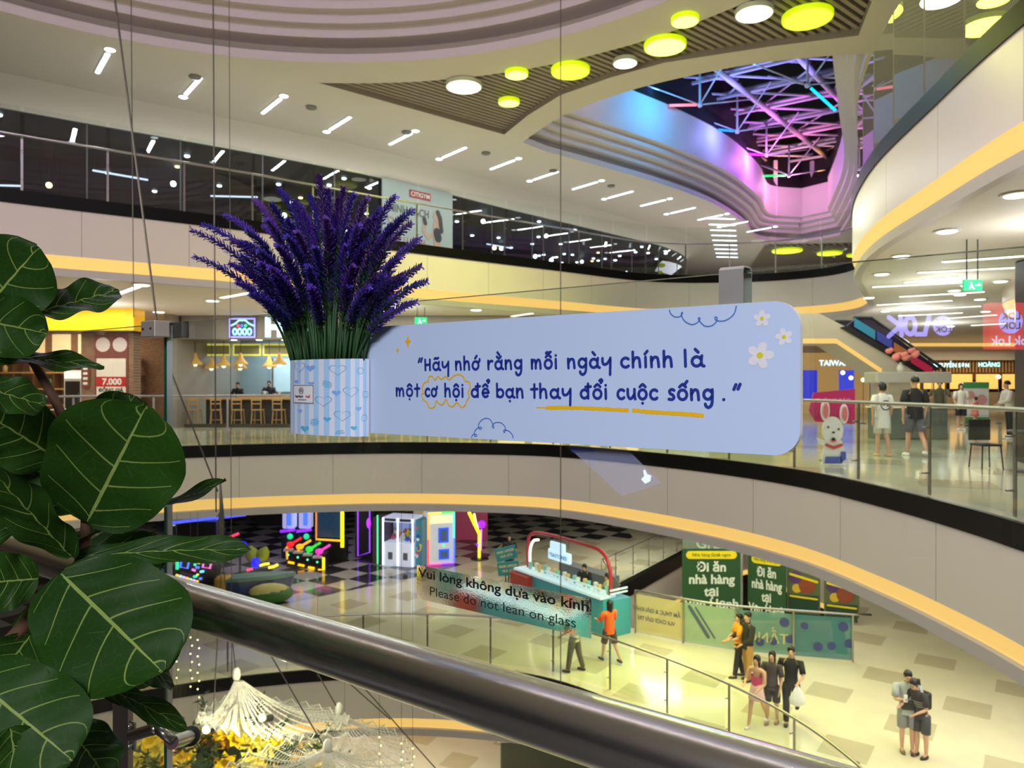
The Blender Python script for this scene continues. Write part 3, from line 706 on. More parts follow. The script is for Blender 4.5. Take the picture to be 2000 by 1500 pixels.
# ================================================================== OUR LEVEL'S CEILING ON THE RIGHT: long strips and downlights
M_STRIP = glow('warm_white_strip', (255, 246, 224), 3.2)
STR = [(1700, 2000, 560, 546), (1655, 1840, 618, 592), (1710, 1830, 586, 572), (1700, 1905, 557, 549), (1760, 1925, 580, 565), (1712, 1875, 596, 586), (1780, 1920, 604, 596), (1755, 1930, 617, 611), (1850, 1985, 633, 628), (1790, 2000, 532, 519), (1830, 2050, 514, 498), (1765, 1860, 540, 528)]
STR = [(1702, 1888, 561, 551), (1755, 1925, 580, 570), (1711, 1862, 596, 587), (1780, 1918, 605, 598), (1753, 1882, 617, 611), (1850, 1948, 622, 615), (1790, 2040, 533, 520), (1840, 2060, 512, 496), (1896, 1965, 636, 632), (1765, 1870, 552, 541)]
for i, (x0, x1, y0, y1) in enumerate(STR):
    a, b = Zp(x0, y0, 4.12), Zp(x1, y1, 4.12); c = (a + b) / 2; d = b - a
    t = thing('strip_light', 'long thin white strip light in the right ceiling of our floor', 'ceiling light', (c.x, c.y, 4.14), 'strip lights of the right ceiling')
    mb = MB(); mb.box((c.x, c.y, 4.132), (d.length, 0.16, 0.014), math.atan2(d.y, d.x)); mb.build('housing', M_RIM, t)
    mb = MB(); mb.box((c.x, c.y, 4.118), (d.length - 0.06, 0.11, 0.014), math.atan2(d.y, d.x)); mb.build('diffuser', M_STRIP, t)
M_DL = glow('ceiling_lens', (255, 252, 240), 5.0)
DLS = [(1722, 535), (1697, 581), (1730, 607), (1850, 451), (1954, 549), (1890, 557), (1914, 584), (1925, 608), (1864, 567), (1990, 556), (1875, 575), (1857, 637), (1760, 500), (1990, 565), (1985, 380)]
for px, py in DLS:
    q = Zp(px, py, 4.13)
    if inside(E3, q) or q.y < 6: continue
    downlight((q.x, q.y), 'round downlight between the strip lights of the right ceiling', 'downlights of the right ceiling', z=4.14, r=0.16, m=M_DL)
for px, py in ((310, 609), (277, 556), (415, 587), (930, 605), (947, 622), (1060, 575), (160, 560)):
    q = Zp(px, py, 4.13)
    if q.y < 40 and not inside(E3, q): downlight((q.x, q.y), 'round downlight in the ceiling across from us, above the food shops', 'downlights above the food shops', z=4.14, r=0.2, m=M_DL)
for (x0, y0, x1, y1) in ((223, 577, 270, 560), (433, 582, 520, 566), (972, 622, 1040, 612), (740, 610, 800, 592)):
    a, b = Zp(x0, y0, 4.12), Zp(x1, y1, 4.12); c = (a + b) / 2; d = b - a
    t = thing('strip_light', 'short slanting white strip light above the food shops across the atrium', 'ceiling light', (c.x, c.y, 4.14), 'strip lights above the food shops')
    mb = MB(); mb.box((c.x, c.y, 4.132), (d.length, 0.2, 0.014), math.atan2(d.y, d.x)); mb.build('housing', M_RIM, t)
    mb = MB(); mb.box((c.x, c.y, 4.118), (d.length - 0.06, 0.15, 0.014), math.atan2(d.y, d.x)); mb.build('diffuser', M_STRIP, t)
# ================================================================== FOOD SHOPS ACROSS THE ATRIUM (our level)
M_BRICK = mat('brown_brick', (128, 92, 72), 0.7)
def brickify(m, c1, c2, mortar, scale):
    nt, b, N, L = nodes(m); tc = N('ShaderNodeTexCoord'); br = N('ShaderNodeTexBrick')
    mp = N('ShaderNodeMapping'); mp.inputs['Rotation'].default_value = (PI / 2, 0, 0); L(tc.outputs['Object'], mp.inputs['Vector']); L(mp.outputs[0], br.inputs['Vector'])
    br.inputs['Color1'].default_value = lin(c1) + (1,); br.inputs['Color2'].default_value = lin(c2) + (1,); br.inputs['Mortar'].default_value = lin(mortar) + (1,); br.inputs['Scale'].default_value = scale
    L(br.outputs['Color'], b.inputs['Base Color'])
brickify(M_BRICK, (142, 100, 78), (112, 78, 62), (150, 130, 112), 5.0)
M_WOOD = mat('light_oak', (190, 146, 92), 0.45, noise=0.2, nscale=9)
M_WOODD = mat('dark_walnut', (96, 62, 38), 0.45, noise=0.2, nscale=9)
M_GREY = mat('warm_grey_panel', (150, 142, 134), 0.5)
M_YEL = mat('yellow_sign_face', (250, 196, 0), 0.35, em=(250, 190, 0), es=0.35, noise=0.02)
M_WHITE = mat('white_laminate', (226, 224, 220), 0.4); M_RED = mat('signal_red', (190, 36, 40), 0.45); M_BLK = mat('black_plastic', (24, 24, 26), 0.4)
def sign_text(mb, s, size, p0, bold=0.0, xs=1.0, dirv=(1, 0), align='CENTER'):
    d = Vector((dirv[0], dirv[1], 0)).normalized(); p0 = Vector(p0)
    return text_mb(mb, s, size, lambda a, b: p0 + d * a + Vector((0, 0, b)), align, bold, xs)
# shell of the two shops
mb = MB(); mb.box((-19.1, 30.2, 2.07), (12.8, 0.2, 4.14)); struct(mb.build('wall_brick', M_BRICK))
mb = MB(); mb.box((-4.0, 34.0, 2.07), (26, 0.2, 4.14)); struct(mb.build('wall_kitchen', mat('kitchen_wall', (150, 168, 178), 0.5)))
mb = MB(); mb.box((-12.52, 30.5, 2.07), (0.25, 7, 4.14)); struct(mb.build('wall_shop_divider', M_GREY))
mb = MB(); mb.box((-13.9, 25.75, 1.7), (1.8, 0.5, 3.4)); struct(mb.build('wall_pilaster', M_BRICK))
lamp('noodle_shop_lamp', (-17, 27.6, 3.9), 3.5, 260, (1, 0.80, 0.58)); lamp('hot_kitchen_lamp', (-9.2, 32.6, 3.6), 4.5, 190, (0.80, 0.93, 1.0), size_y=1); lamp('dining_lamp', (-8, 29.5, 3.1), 5, 90, CREAM, size_y=1.0)
t = thing('shop_sign', 'long yellow box sign above the brick noodle shop', 'sign', (-16.4, 25.1, 3.40))
mb = MB(); mb.box((-16.6, 25.35, 3.77), (7.2, 0.6, 0.72)); mb.build('box', M_YEL, t); mb = MB(); mb.box((-12.85, 25.3, 3.77), (0.3, 0.75, 0.74)); mb.build('end_cap', mat('yellow_cap', (236, 178, 0), 0.4, em=(236, 178, 0), es=0.25), t)
mb = MB(); mb.box((-16.5, 25.5, 3.37), (7.4, 1.0, 0.05)); mb.build('shadow_gap', M_BLK, t)
# shelving with cubbies
t = thing('shelf_unit', 'warm-lit wooden cubby shelves against the brick wall', 'shelf', (-18.6, 29.6, 0))
for z in (0.05, 0.75, 1.4, 2.05, 2.7):
    mb = MB(); mb.box((-18.6, 29.7, z), (7.2, 0.5, 0.05)); mb.build('shelf_board', M_WOOD, t)
for k in range(10):
    mb = MB(); mb.box((-22.2 + 0.8 * k, 29.7, 1.4), (0.05, 0.48, 2.7)); mb.build('upright', M_WOODD, t)
for k in range(6):
    mb = MB(); x = -21.4 + 1.05 * k; mb.box((x, 30.08, 3.25), (0.75, 0.03, 0.85)); o = mb.build('menu_panel', mat('menu_cream', (236, 214, 176), 0.5, em=(255, 220, 170), es=0.5), None)
    o['label'] = 'lit cream menu panel above the cubby shelves'; tag(o, None, 'menu panel', 'menu panels over the shelves')
rg = random.Random(3)
for k in range(19):
    x = -22.0 + 0.36 * k; z = (0.775, 1.425, 2.075)[k % 3]; h = rg.uniform(0.25, 0.42); c = rg.choice(((170, 190, 60), (210, 180, 120), (120, 60, 40), (230, 220, 200), (90, 110, 60)))
    mb = MB(); mb.lathe([(0.09, 0), (0.1, h * 0.7), (0.05, h * 0.85), (0.05, h)], (x, 29.6, z), 10)
    tag(mb.build('storage_jar', mat('jar_%d_%d_%d' % c, c, 0.3), smooth=True), 'small jar standing on the wooden cubby shelves', 'jar', 'jars on the cubby shelves')
t = thing('drinks_fridge', 'white double drinks fridge with two dark glass doors beside the shelves', 'fridge', (-15.75, 27.2, 0))
mb = MB(); mb.rbox((-15.75, 27.45, 1.05), (1.3, 0.6, 2.1), 0.04); mb.build('cabinet', M_WHITE, t)
for s in (-1, 1):
    mb = MB(); mb.box((-15.75 + s * 0.31, 27.13, 0.95), (0.52, 0.05, 1.5)); d = mb.build('door', M_BLK, t)
    mb = MB(); mb.tube([(-15.75 + s * 0.08, 27.09, 0.6), (-15.75 + s * 0.08, 27.09, 1.3)], 0.015, 6); mb.build('handle', M_STEEL, d)
mb = MB(); mb.box((-15.75, 27.12, 1.92), (1.2, 0.04, 0.24)); mb.build('lit_header', glow('fridge_header', (240, 240, 235), 1.0), t)
t = thing('price_banner', 'tall dark red banner with round food pictures and a price, on the brick pilaster', 'banner', (-13.75, 25.48, 1.0))
mb = MB(); mb.box((-13.75, 25.48, 2.15), (1.15, 0.02, 2.3)); mb.build('cloth', mat('banner_maroon', (120, 62, 56), 0.6), t)
mb = MB(); mb.box((-13.75, 25.465, 2.05), (1.0, 0.01, 0.85)); mb.box((-13.75, 25.465, 1.3), (1.0, 0.01, 0.5)); mb.build('cream_panels', mat('banner_cream', (226, 214, 204), 0.6), t)
mb = MB(); mb.box((-13.75, 25.46, 1.68), (1.0, 0.01, 0.34)); mb.build('red_panel', M_RED, t)
mb = MB(); fr_ = lambda a, b: (-13.75 + a, 25.46, 2.9 + b); mb.disc(-0.28, 0.05, 0.25, fr_); mb.disc(0.3, 0.05, 0.25, fr_); mb.build('dish_print', mat('banner_dish', (214, 196, 196), 0.5), t)
mb = MB(); sign_text(mb, '7.000', 0.3, (-13.72, 25.45, 1.58), 0.01); mb.build('price', M_WHITE, t)
mb = MB(); sign_text(mb, 'ĐỒNG GIÁ', 0.17, (-13.75, 25.45, 1.33), 0.006); mb.build('caption', M_BLK, t)
t = thing('hanging_sign', 'narrow vertical brown sign on the left edge of the brick pilaster', 'sign', (-14.6, 25.45, 1.4))
mb = MB(); mb.rbox((-14.6, 25.44, 1.95), (0.26, 0.06, 0.95), 0.03); mb.build('board', mat('sign_brown', (120, 60, 44), 0.5), t)
mb = MB()
for k in range(5): mb.box((-14.6, 25.40, 2.3 - k * 0.17), (0.15, 0.01, 0.09))
mb.build('characters', M_WHITE, t)
# red stools and white tables in front of the noodle shop
def make_stool():
    t = thing('red_stool', 'red metal stool at the white tables of the noodle shop', 'stool', (0, 0, 0), 'red stools of the noodle shop')
    mb = MB(); mb.rbox((0, 0, 0.46), (0.32, 0.32, 0.04), 0.04); mb.build('seat', M_RED, t)
    for sx in (-1, 1):
        for sy in (-1, 1):
            mb = MB(); mb.tube([(sx * 0.12, sy * 0.12, 0.44), (sx * 0.17, sy * 0.17, 0.0)], 0.016, 6); mb.build('leg', M_RED, t)
    return t
st = make_stool(); first = True
for x, y in ((-16.6, 24.0), (-16.0, 24.6), (-15.3, 23.9), (-14.7, 24.5), (-17.6, 24.4)):
    if first: st.location = (x, y, 0); first = False
    else: dup(st, (x, y, 0), rg.uniform(0, 1))
for x, lb in ((-17.1, 'white square table at the left of the noodle shop'), (-14.95, 'white square table in front of the brick pilaster')):
    t = thing('dining_table', lb, 'table', (x, 24.9, 0)); mb = MB(); mb.rbox((x, 24.95, 0.74), (0.8, 0.6, 0.04), 0.03); mb.build('tabletop', M_WHITE, t)
    mb = MB(); mb.tube([(x, 24.95, 0.03), (x, 24.95, 0.72)], 0.04, 8); mb.build('pedestal', M_STEEL, t)
    mb = MB(); mb.lathe([(0.25, 0), (0.24, 0.03), (0.05, 0.05)], (x, 24.95, 0), 16); mb.build('base', M_BLK, t)
# restaurant with pendant lamps ------------------------------------------------------
t = thing('shop_fascia', 'grey fascia box over the restaurant with pendant lamps', 'fascia', (-3.5, 27.6, 3.27))
mb = MB(); mb.box((-2.6, 28.0, 3.7), (17.0, 0.8, 0.86)); mb.build('front', M_GREY, t)
mb = MB(); mb.box((-11.7, 29.0, 3.7), (1.2, 2.8, 0.86)); mb.build('side', mat('fascia_side', (118, 112, 108), 0.5), t)
t = thing('neon_logo', 'square neon shop logo with a roof and coloured dots, left of the lit letter', 'sign', (-10.0, 27.55, 3.3))
fx = lambda a, b, off=0: Vector((-10.0 + a, 27.6 - off, 3.68 + b))
rr = [(0.46 * sx, 0.34 * sy) for sx, sy in ((-1, -1), (1, -1), (1, 1), (-1, 1), (-1, -1))]
mb = MB(); mb.prism([(-0.48, -0.36), (0.48, -0.36), (0.48, 0.36), (-0.48, 0.36)], lambda a, b: fx(a, b, 0), lambda a, b: fx(a, b, 0.08)); mb.build('back_box', mat('logo_back', (86, 92, 110), 0.4), t)
mb = MB(); mb.stroke(rr, 0.03, lambda a, b: fx(a, b, 0.085)); mb.build('outline', glow('neon_violet', (150, 140, 255), 2.0), t)
mb = MB(); mb.stroke([(-0.42, 0.08), (-0.25, 0.16), (-0.12, 0.28), (0.12, 0.28), (0.25, 0.16), (0.42, 0.08)], 0.03, lambda a, b: fx(a, b, 0.09))
for k in range(4): mb.stroke(arc(-0.27 + k * 0.18, -0.14, 0.07, 0.11, 0, 360, 10), 0.03, lambda a, b: fx(a, b, 0.09))
mb.build('roof_and_letters', glow('neon_ice', (150, 225, 255), 2.0), t)
for k, c in enumerate(((255, 70, 90), (60, 120, 255), (40, 220, 130))):
    mb = MB(); mb.disc(-0.15 + k * 0.14, 0.08, 0.055, lambda a, b: fx(a, b, 0.095)); mb.build('dot', glow('dot_%d' % k, c, 2.0), t)
mb = MB(); text_mb(mb, 'H', 0.92, lambda a, b: Vector((-8.85 + a, 27.592, 3.40 + b)), bold=0.06); text_mb(mb, 'n', 0.8, lambda a, b: Vector((-7.5 + a, 27.592, 3.40 + b)), bold=0.05)
tag(mb.build('lit_lettering', glow('ice_letters', (190, 245, 255), 2.2)), 'big pale cyan lit letters behind the lavender', 'sign lettering')
for k in range(9):
    x = -10.4 + k * 0.95
    downlight((x, 27.75), 'round downlight in the row under the grey restaurant fascia', 'downlights under the grey fascia', z=3.27, r=0.13, m=M_DL)
t = thing('lattice_transom', 'row of yellow-lit lattice panels behind the grey fascia', 'transom', (-8.5, 30.2, 2.85))
for k in range(7):
    x = -12.0 + k * 1.22
    mb = MB(); mb.stroke([(x - 0.54, 2.78), (x + 0.54, 2.78), (x + 0.54, 3.2), (x - 0.54, 3.2), (x - 0.54, 2.78)], 0.035, lambda a, b: Vector((a, 30.18, b))); f = mb.build('frame', glow('lattice_glow', (214, 206, 90), 0.75), t)
    mb = MB(); mb.box((x, 30.22, 2.99), (1.05, 0.02, 0.42)); mb.build('panel', mat('lattice_panel', (112, 112, 80), 0.5, em=(150, 150, 70), es=0.15), f)
def make_pendant():
    t = thing('pendant_lamp', 'cone-shaped wicker pendant lamp hanging in the restaurant', 'pendant lamp', (0, 0, 0), 'cone pendants in the restaurant')
    mb = MB(); mb.lathe([(0.02, 0.46), (0.05, 0.42), (0.12, 0.22), (0.27, 0.06), (0.28, 0.0), (0.26, 0.0)], (0, 0, 0), 16); mb.build('shade', mat('wicker', (206, 168, 98), 0.6, em=(255, 190, 100), es=0.25), t, True)
    mb = MB(); mb.ball((0, 0, 0.02), 0.09, 8, 6); mb.build('bulb', glow('pendant_bulb', (255, 228, 170), 5.0), t)
    mb = MB(); mb.tube([(0, 0, 0.45), (0, 0, 1.9)], 0.01, 5); mb.build('cord', M_BLK, t)
    return t
pd = make_pendant(); first = True
for px, py, d in ((351, 719, 29.2), (381, 712, 29.0), (378, 720, 31), (413, 720, 30), (437, 715, 29.2), (470, 712, 29.0), (469, 720, 31), (526, 717, 30), (546, 712, 29.0), (600, 716, 29.2)):
    p = W(px, py, d)
    if first: pd.location = p; first = False
    else: dup(pd, p)
t = thing('service_counter', 'long service counter with oak top in the restaurant', 'counter', (-7, 31.2, 0))
mb = MB(); mb.box((-6.6, 31.2, 0.5), (9.5, 0.6, 1.0)); mb.build('body', mat('counter_cream', (178, 164, 136), 0.5), t); mb = MB(); mb.box((-6.6, 31.15, 1.04), (9.6, 0.75, 0.07)); mb.build('worktop', M_WOOD, t)
t = thing('kitchen_window', 'bright bluish pass-through window of the restaurant kitchen', 'window', (-7.6, 33.85, 1.2))
mb = MB(); mb.box((-7.2, 33.86, 2.0), (7.6, 0.06, 1.5)); mb.build('pane', mat('blue_white_tiles', (190, 214, 226), 0.4, em=(170, 205, 225), es=0.25), t)
for k in range(5):
    mb = MB(); mb.box((-10.9 + k * 1.85, 33.8, 2.0), (0.07, 0.08, 1.5)); mb.build('mullion', M_STEEL, t)
for k in range(12):
    x = -10.4 + k * 0.62; mb = MB(); mb.lathe([(0.13, 0), (0.15, 0.18), (0.14, 0.2), (0.03, 0.24)], (x, 31.2, 1.075), 12)
    tag(mb.build('stock_pot', M_STEEL, smooth=True, sharp=40), 'steel pot on the oak-topped restaurant counter', 'pot', 'pots on the restaurant counter')
t = thing('bar_table', 'long dark bar table along the restaurant front', 'table', (-7, 28.6, 0.0))
mb = MB(); mb.box((-6.2, 28.7, 1.03), (11.5, 0.5, 0.06)); mb.build('tabletop', M_WOOD, t); mb = MB(); mb.box((-6.2, 28.8, 0.5), (11.3, 0.1, 1.0)); mb.build('front_panel', mat('bar_front', (52, 46, 42), 0.5), t)
mb = MB(); mb.box((-6.2, 27.5, 0.06), (11.8, 0.25, 0.12)); tag(mb.build('plinth_step', mat('dark_plinth', (70, 62, 52), 0.4)), 'dark step along the restaurant front', 'step')
def make_chair():
    t = thing('bar_chair', 'light oak bar chair with slatted back at the restaurant bar table', 'chair', (0, 0, 0), 'oak chairs at the bar table')
    mb = MB(); mb.rbox((0, 0, 0.62), (0.4, 0.4, 0.05), 0.04); mb.build('seat', M_WOOD, t)
    mb = MB(); mb.box((0, -0.19, 1.02), (0.4, 0.03, 0.1)); mb.box((0, -0.185, 0.86), (0.36, 0.02, 0.05))
    for s in (-1, 1): mb.box((s * 0.17, -0.185, 0.83), (0.035, 0.03, 0.4))
    mb.build('backrest', M_WOOD, t)
    for sx in (-1, 1):
        for sy in (-1, 1):
            mb = MB(); mb.tube([(sx * 0.16, sy * 0.16, 0.6), (sx * 0.2, sy * 0.2, 0.0)], 0.022, 6); mb.build('leg', M_WOOD, t)
    mb = MB(); mb.tube([(-0.18, -0.18, 0.25), (0.18, -0.18, 0.25)], 0.014, 6); mb.build('stretcher', M_WOOD, t)
    return t
ch = make_chair(); first = True
for k in range(15):
    x = -11.9 + k * 0.78 + rg.uniform(-0.1, 0.1)
    if first: ch.location = (x, 28.05, 0); first = False
    else: dup(ch, (x, 28.05, 0), rg.uniform(-0.3, 0.3))
# hanging emergency exit signs
def exit_sign(p, w, label, rot=0.0):
    t = thing('exit_sign', label, 'exit sign', p); M = Matrix.Rotation(rot, 3, 'Z'); p = Vector(p)
    mb = MB(); mb.box(p + Vector((0, 0, w * 0.3)), (w, 0.05, w * 0.6), rot); mb.build('housing', glow('exit_green', (20, 190, 120), 1.0), t)
    mb = MB(); f = lambda a, b: p + M @ Vector((a, -0.03, b))
    mb.stroke([(-0.12 * w, 0.45 * w), (-0.1 * w, 0.3 * w), (-0.2 * w, 0.12 * w)], 0.035 * w, f); mb.stroke([(-0.1 * w, 0.3 * w), (0.03 * w, 0.1 * w)], 0.035 * w, f); mb.stroke([(0.12 * w, 0.3 * w), (0.38 * w, 0.3 * w), (0.28 * w, 0.4 * w)], 0.03 * w, f)
    mb.build('running_figure', glow('exit_white', (235, 255, 245), 1.6), t)
    mb = MB()
    for s in (-0.3, 0.3): mb.tube([p + M @ Vector((s * w, 0, w * 0.6)), Vector((p.x, p.y, 4.13)) + M @ Vector((s * w, 0, 0))], 0.012, 5)
    mb.build('rod', M_BLK, t)
exit_sign(W(1899, 568, 13.0), 0.32, 'green exit sign hanging among the strip lights on the right')
exit_sign(W(822, 634, 24.5), 0.4, 'small green exit sign above the message board')
# wall behind the message board, kept simple: timber front with lit sign
t = thing('timber_shop', 'timber shop front in the middle of the far side', 'shop front', (1.5, 29.5, 0))
mb = MB(); mb.box((1.4, 29.6, 1.6), (7.5, 0.2, 3.2)); mb.build('panel', M_WOODD, t)
for k in range(5):
    mb = MB(); mb.box((-1.6 + 1.5 * k, 29.45, 1.5), (1.2, 0.05, 2.2)); mb.build('lit_window', mat('shop_lit_pane', (220, 190, 140), 0.4, em=(255, 210, 150), es=0.5), t)
# ================================================================== RIGHT SIDE: escalator, back shops
M_ESC = mat('escalator_cladding', (188, 176, 160), 0.35, noise=0.03)
def at(px, d, z): return Vector(((px - 1000) / F * d, d, z))
D_E = 24.0
pa, pb, pc = W(1500, 671, D_E), W(1633, 671, D_E), W(1722, 730, D_E)      # underside of the truss
qa, qb, qc = W(1500, 612, D_E), W(1655, 640, D_E), W(1800, 722, D_E)
t = thing('escalator', 'escalator with dark glass sides and a light line, descending to the right', 'escalator', (pb.x, D_E, 0.0))
dv = Vector((0, 1.5, 0))
mb = MB(); low = [pa, pb, pc, W(1740, 745, D_E), qc]; up = [qb, W(1600, 612, D_E), qa]
poly = [(p.x, p.z) for p in low + up]; mb.prism(poly, lambda a, b: (a, D_E, b), lambda a, b: (a, D_E + 1.5, b)); mb.build('truss_cladding', M_ESC, t)
mb = MB(); mb.box((W(1765, 750, D_E).x, D_E + 0.75, 0.93), (0.9, 1.3, 1.84)); mb.build('support', M_ESC, t)
mb = MB()
for p, q in ((pa, pb), (pb, pc)):
    mb.poly([p + Vector((0, -0.02, 0)), q + Vector((0, -0.02, 0)), q + Vector((0, -0.02, 0.16)), p + Vector((0, -0.02, 0.16))])
mb.build('light_line', M_LED, t)
mb = MB(); h = Vector((0, -0.03, 0))
mb.prism([(p.x, p.z) for p in (W(1640, 640, D_E), W(1790, 727, D_E), W(1812, 727, D_E), W(1655, 636, D_E))], lambda a, b: (a, D_E - 0.06, b), lambda a, b: (a, D_E - 0.01, b)); mb.build('black_skirt', M_BLK, t)
for yy in (0.02, 1.42):
    mb = MB(); mb.prism([(p.x, p.z) for p in (W(1650, 640, D_E), W(1803, 727, D_E), W(1838, 722, D_E), W(1700, 622, D_E), W(1672, 622, D_E))], lambda a, b: (a, D_E + yy, b), lambda a, b: (a, D_E + yy + 0.03, b))
    mb.build('balustrade', mat('dark_poster_glass', (40, 36, 58), 0.15), t)
    mb = MB(); mb.tube([Vector((p.x, D_E + yy, p.z)) for p in (W(1668, 620, D_E), W(1702, 620, D_E), W(1842, 719, D_E), W(1846, 727, D_E))], 0.05, 8); mb.build('handrail', M_BLK, t, True)
adf = lambda a, b: W(1660 + a * 165, 628 + a * 102 - b * 30 + 8, D_E - 0.1)
for (a0, a1, b0, b1, c) in ((0.05, 0.3, 0.1, 0.7, (40, 120, 150)), (0.32, 0.5, 0.15, 0.75, (50, 60, 140)), (0.52, 0.68, 0.1, 0.7, (150, 90, 50)), (0.72, 0.98, 0.05, 0.6, (170, 30, 70))):
    mb = MB(); mb.flat([(a0, b0), (a1, b0), (a1, b1), (a0, b1)], adf); mb.build('advert_print', mat('ad_%d' % c[0], c, 0.4, em=c, es=0.25), t)
# back bulkhead with light line
mb = MB(); mb.box((24, 45.3, 3.6), (18, 0.6, 1.1)); struct(mb.build('wall_bulkhead', M_CREAM))
mb = MB(); mb.box((26.5, 44.96, 3.98), (9.0, 0.05, 0.2)); tag(mb.build('cove_light', M_LED), 'warm light line on the bulkhead behind the escalator', 'cove light')
mb = MB(); mb.box((21, 45.6, 2.3), (30, 0.2, 0.9)); struct(mb.build('wall_timber_grille', M_WOODD))
mb = MB()
for k in range(60): mb.box((20.6 + k * 0.2, 45.4, 2.66), (0.09, 0.06, 0.7))
tag(mb.build('timber_slat_screen', M_WOOD), 'timber slat screen over the back food counters', 'slat screen')
def lit_sign(px, py, d, w, h, s, col, label, strength=2.0, bold=0.01):
    p = W(px, py, d); mb = MB(); text_mb(mb, s, h, lambda a, b: p + Vector((a, 0, b)), bold=bold, xs=1.0)
    return tag(mb.build('lit_lettering', glow('sign_%d_%d_%d_%d' % (*col, int(strength * 10)), col, strength)), label, 'sign lettering')
lit_sign(1858, 717, 45.36, 1, 0.34, 'NGUYỄN SƠN', (190, 245, 255), 'pale cyan lit shop name on the left of the back counters')
lit_sign(1932, 716, 45.36, 1, 0.36, 'HOÀNG', (170, 245, 245), 'pale cyan lit shop name on the right of the back counters')
lit_sign(1654, 714, 40.43, 1, 0.42, 'TAIWAN FOOD', (190, 225, 255), 'white lit shop name below the escalator')
t = thing('back_counter', 'row of warm-lit food counters at the back', 'counter', (27, 44.4, 0))
mb = MB(); mb.box((26.5, 44.6, 0.55), (13, 0.6, 1.1)); mb.build('body', mat('stone_counter', (150, 130, 104), 0.4), t)
for k in range(8):
    mb = MB(); mb.box((21 + k * 1.6, 45.3, 1.75), (1.35, 0.05, 0.9)); mb.build('lit_back_panel', mat('amber_panel', (230, 170, 90), 0.5, em=(255, 190, 100), es=1.1), t)
lamp('back_counter_lamp', (26, 43.2, 3.6), 10, 260, (1, 0.82, 0.6), size_y=1)
t = thing('blue_shop', 'blue and gold lit shop front below the escalator', 'shop front', (17.5, 40.4, 0))
mb = MB(); mb.box((17.6, 40.6, 1.65), (6.5, 0.3, 3.3)); mb.build('front', mat('shop_gold', (190, 150, 96), 0.5, em=(255, 200, 120), es=0.3), t)
for x, c in ((16.2, (40, 50, 190)), (18.2, (60, 70, 220)), (20.0, (250, 200, 120))):
    mb = MB(); mb.box((x, 40.4, 1.5), (0.8, 0.06, 1.7)); mb.build('lit_panel', mat('lp_%d' % c[0], c, 0.4, em=c, es=1.0), t)
M_GLOBE = glow('globe_bulb', (255, 226, 180), 3.5)
for k, (px, py) in enumerate([(1662, 738), (1686, 742), (1738, 740), (1755, 741), (1772, 738), (1820, 741), (1646, 728), (1706, 726), (1950, 736), (1800, 744)]):
    p = W(px, py, 30); t = thing('globe_lamp', 'small warm globe lamp on a stem among the back counters', 'lamp', (p.x, p.y, 0), 'globe lamps of the back counters')
    mb = MB(); mb.ball(p, 0.085, 10, 7); mb.build('globe', M_GLOBE, t, True); mb = MB(); mb.tube([(p.x, p.y, 0.02), p], 0.015, 6); mb.build('stem', M_STEEL, t)
    mb = MB(); mb.lathe([(0.12, 0), (0.11, 0.02), (0.02, 0.03)], (p.x, p.y, 0), 12); mb.build('base', M_BLK, t)
t = thing('island_kiosk', 'island kiosk with a pale grey canopy band, flowers on top, by the escalator foot', 'kiosk', (11.6, 21.8, 0))
mb = MB(); mb.rbox((11.6, 21.8, 1.79), (2.2, 0.8, 0.32), 0.06); mb.build('canopy_band', mat('pale_grey_counter', (176, 172, 166), 0.45), t)
mb = MB(); mb.rbox((11.6, 21.8, 0.45), (2.0, 0.7, 0.9), 0.04); mb.build('counter_body', mat('smoky_counter', (104, 110, 108), 0.2), t); mb = MB(); mb.rbox((11.6, 21.8, 0.92), (2.1, 0.8, 0.04), 0.03); mb.build('worktop', M_WHITE, t)
for x_ in (10.65, 12.55):
    for y_ in (21.5, 22.1):
        mb = MB(); mb.tube([(x_, y_, 0.93), (x_, y_, 1.64)], 0.02, 6); mb.build('post', M_STEEL, t)
t = thing('flower_vase', 'vase of pink flowers on top of the grey island kiosk', 'flowers', (11.35, 21.7, 1.95))
mb = MB(); mb.lathe([(0.07, 0), (0.1, 0.12), (0.05, 0.24), (0.07, 0.28)], (11.35, 21.7, 1.951), 12); mb.build('vase', M_WHITE, t, True)
rg = random.Random(9)
mb = MB()
for k in range(9):
    q = Vector((11.35 + rg.uniform(-0.3, 0.3), 21.7 + rg.uniform(-0.2, 0.2), 2.36 + rg.uniform(-0.1, 0.1))); mb.tube([(11.35, 21.7, 2.16), q], 0.012, 5)
mb.build('stems', mat('dark_green', (40, 66, 34), 0.6), t)
for k in range(11):
    q = Vector((11.35 + rg.uniform(-0.42, 0.42), 21.7 + rg.uniform(-0.2, 0.2), 2.46 + rg.uniform(-0.13, 0.13)))
    mb = MB(); mb.ball(q, 0.1, 9, 6, (1, 1, 0.8)); mb.ball(q + Vector((0.05, -0.03, 0.03)), 0.07, 8, 5); mb.build('bloom', mat('pink_petals', (226, 132, 128), 0.6), t, True)
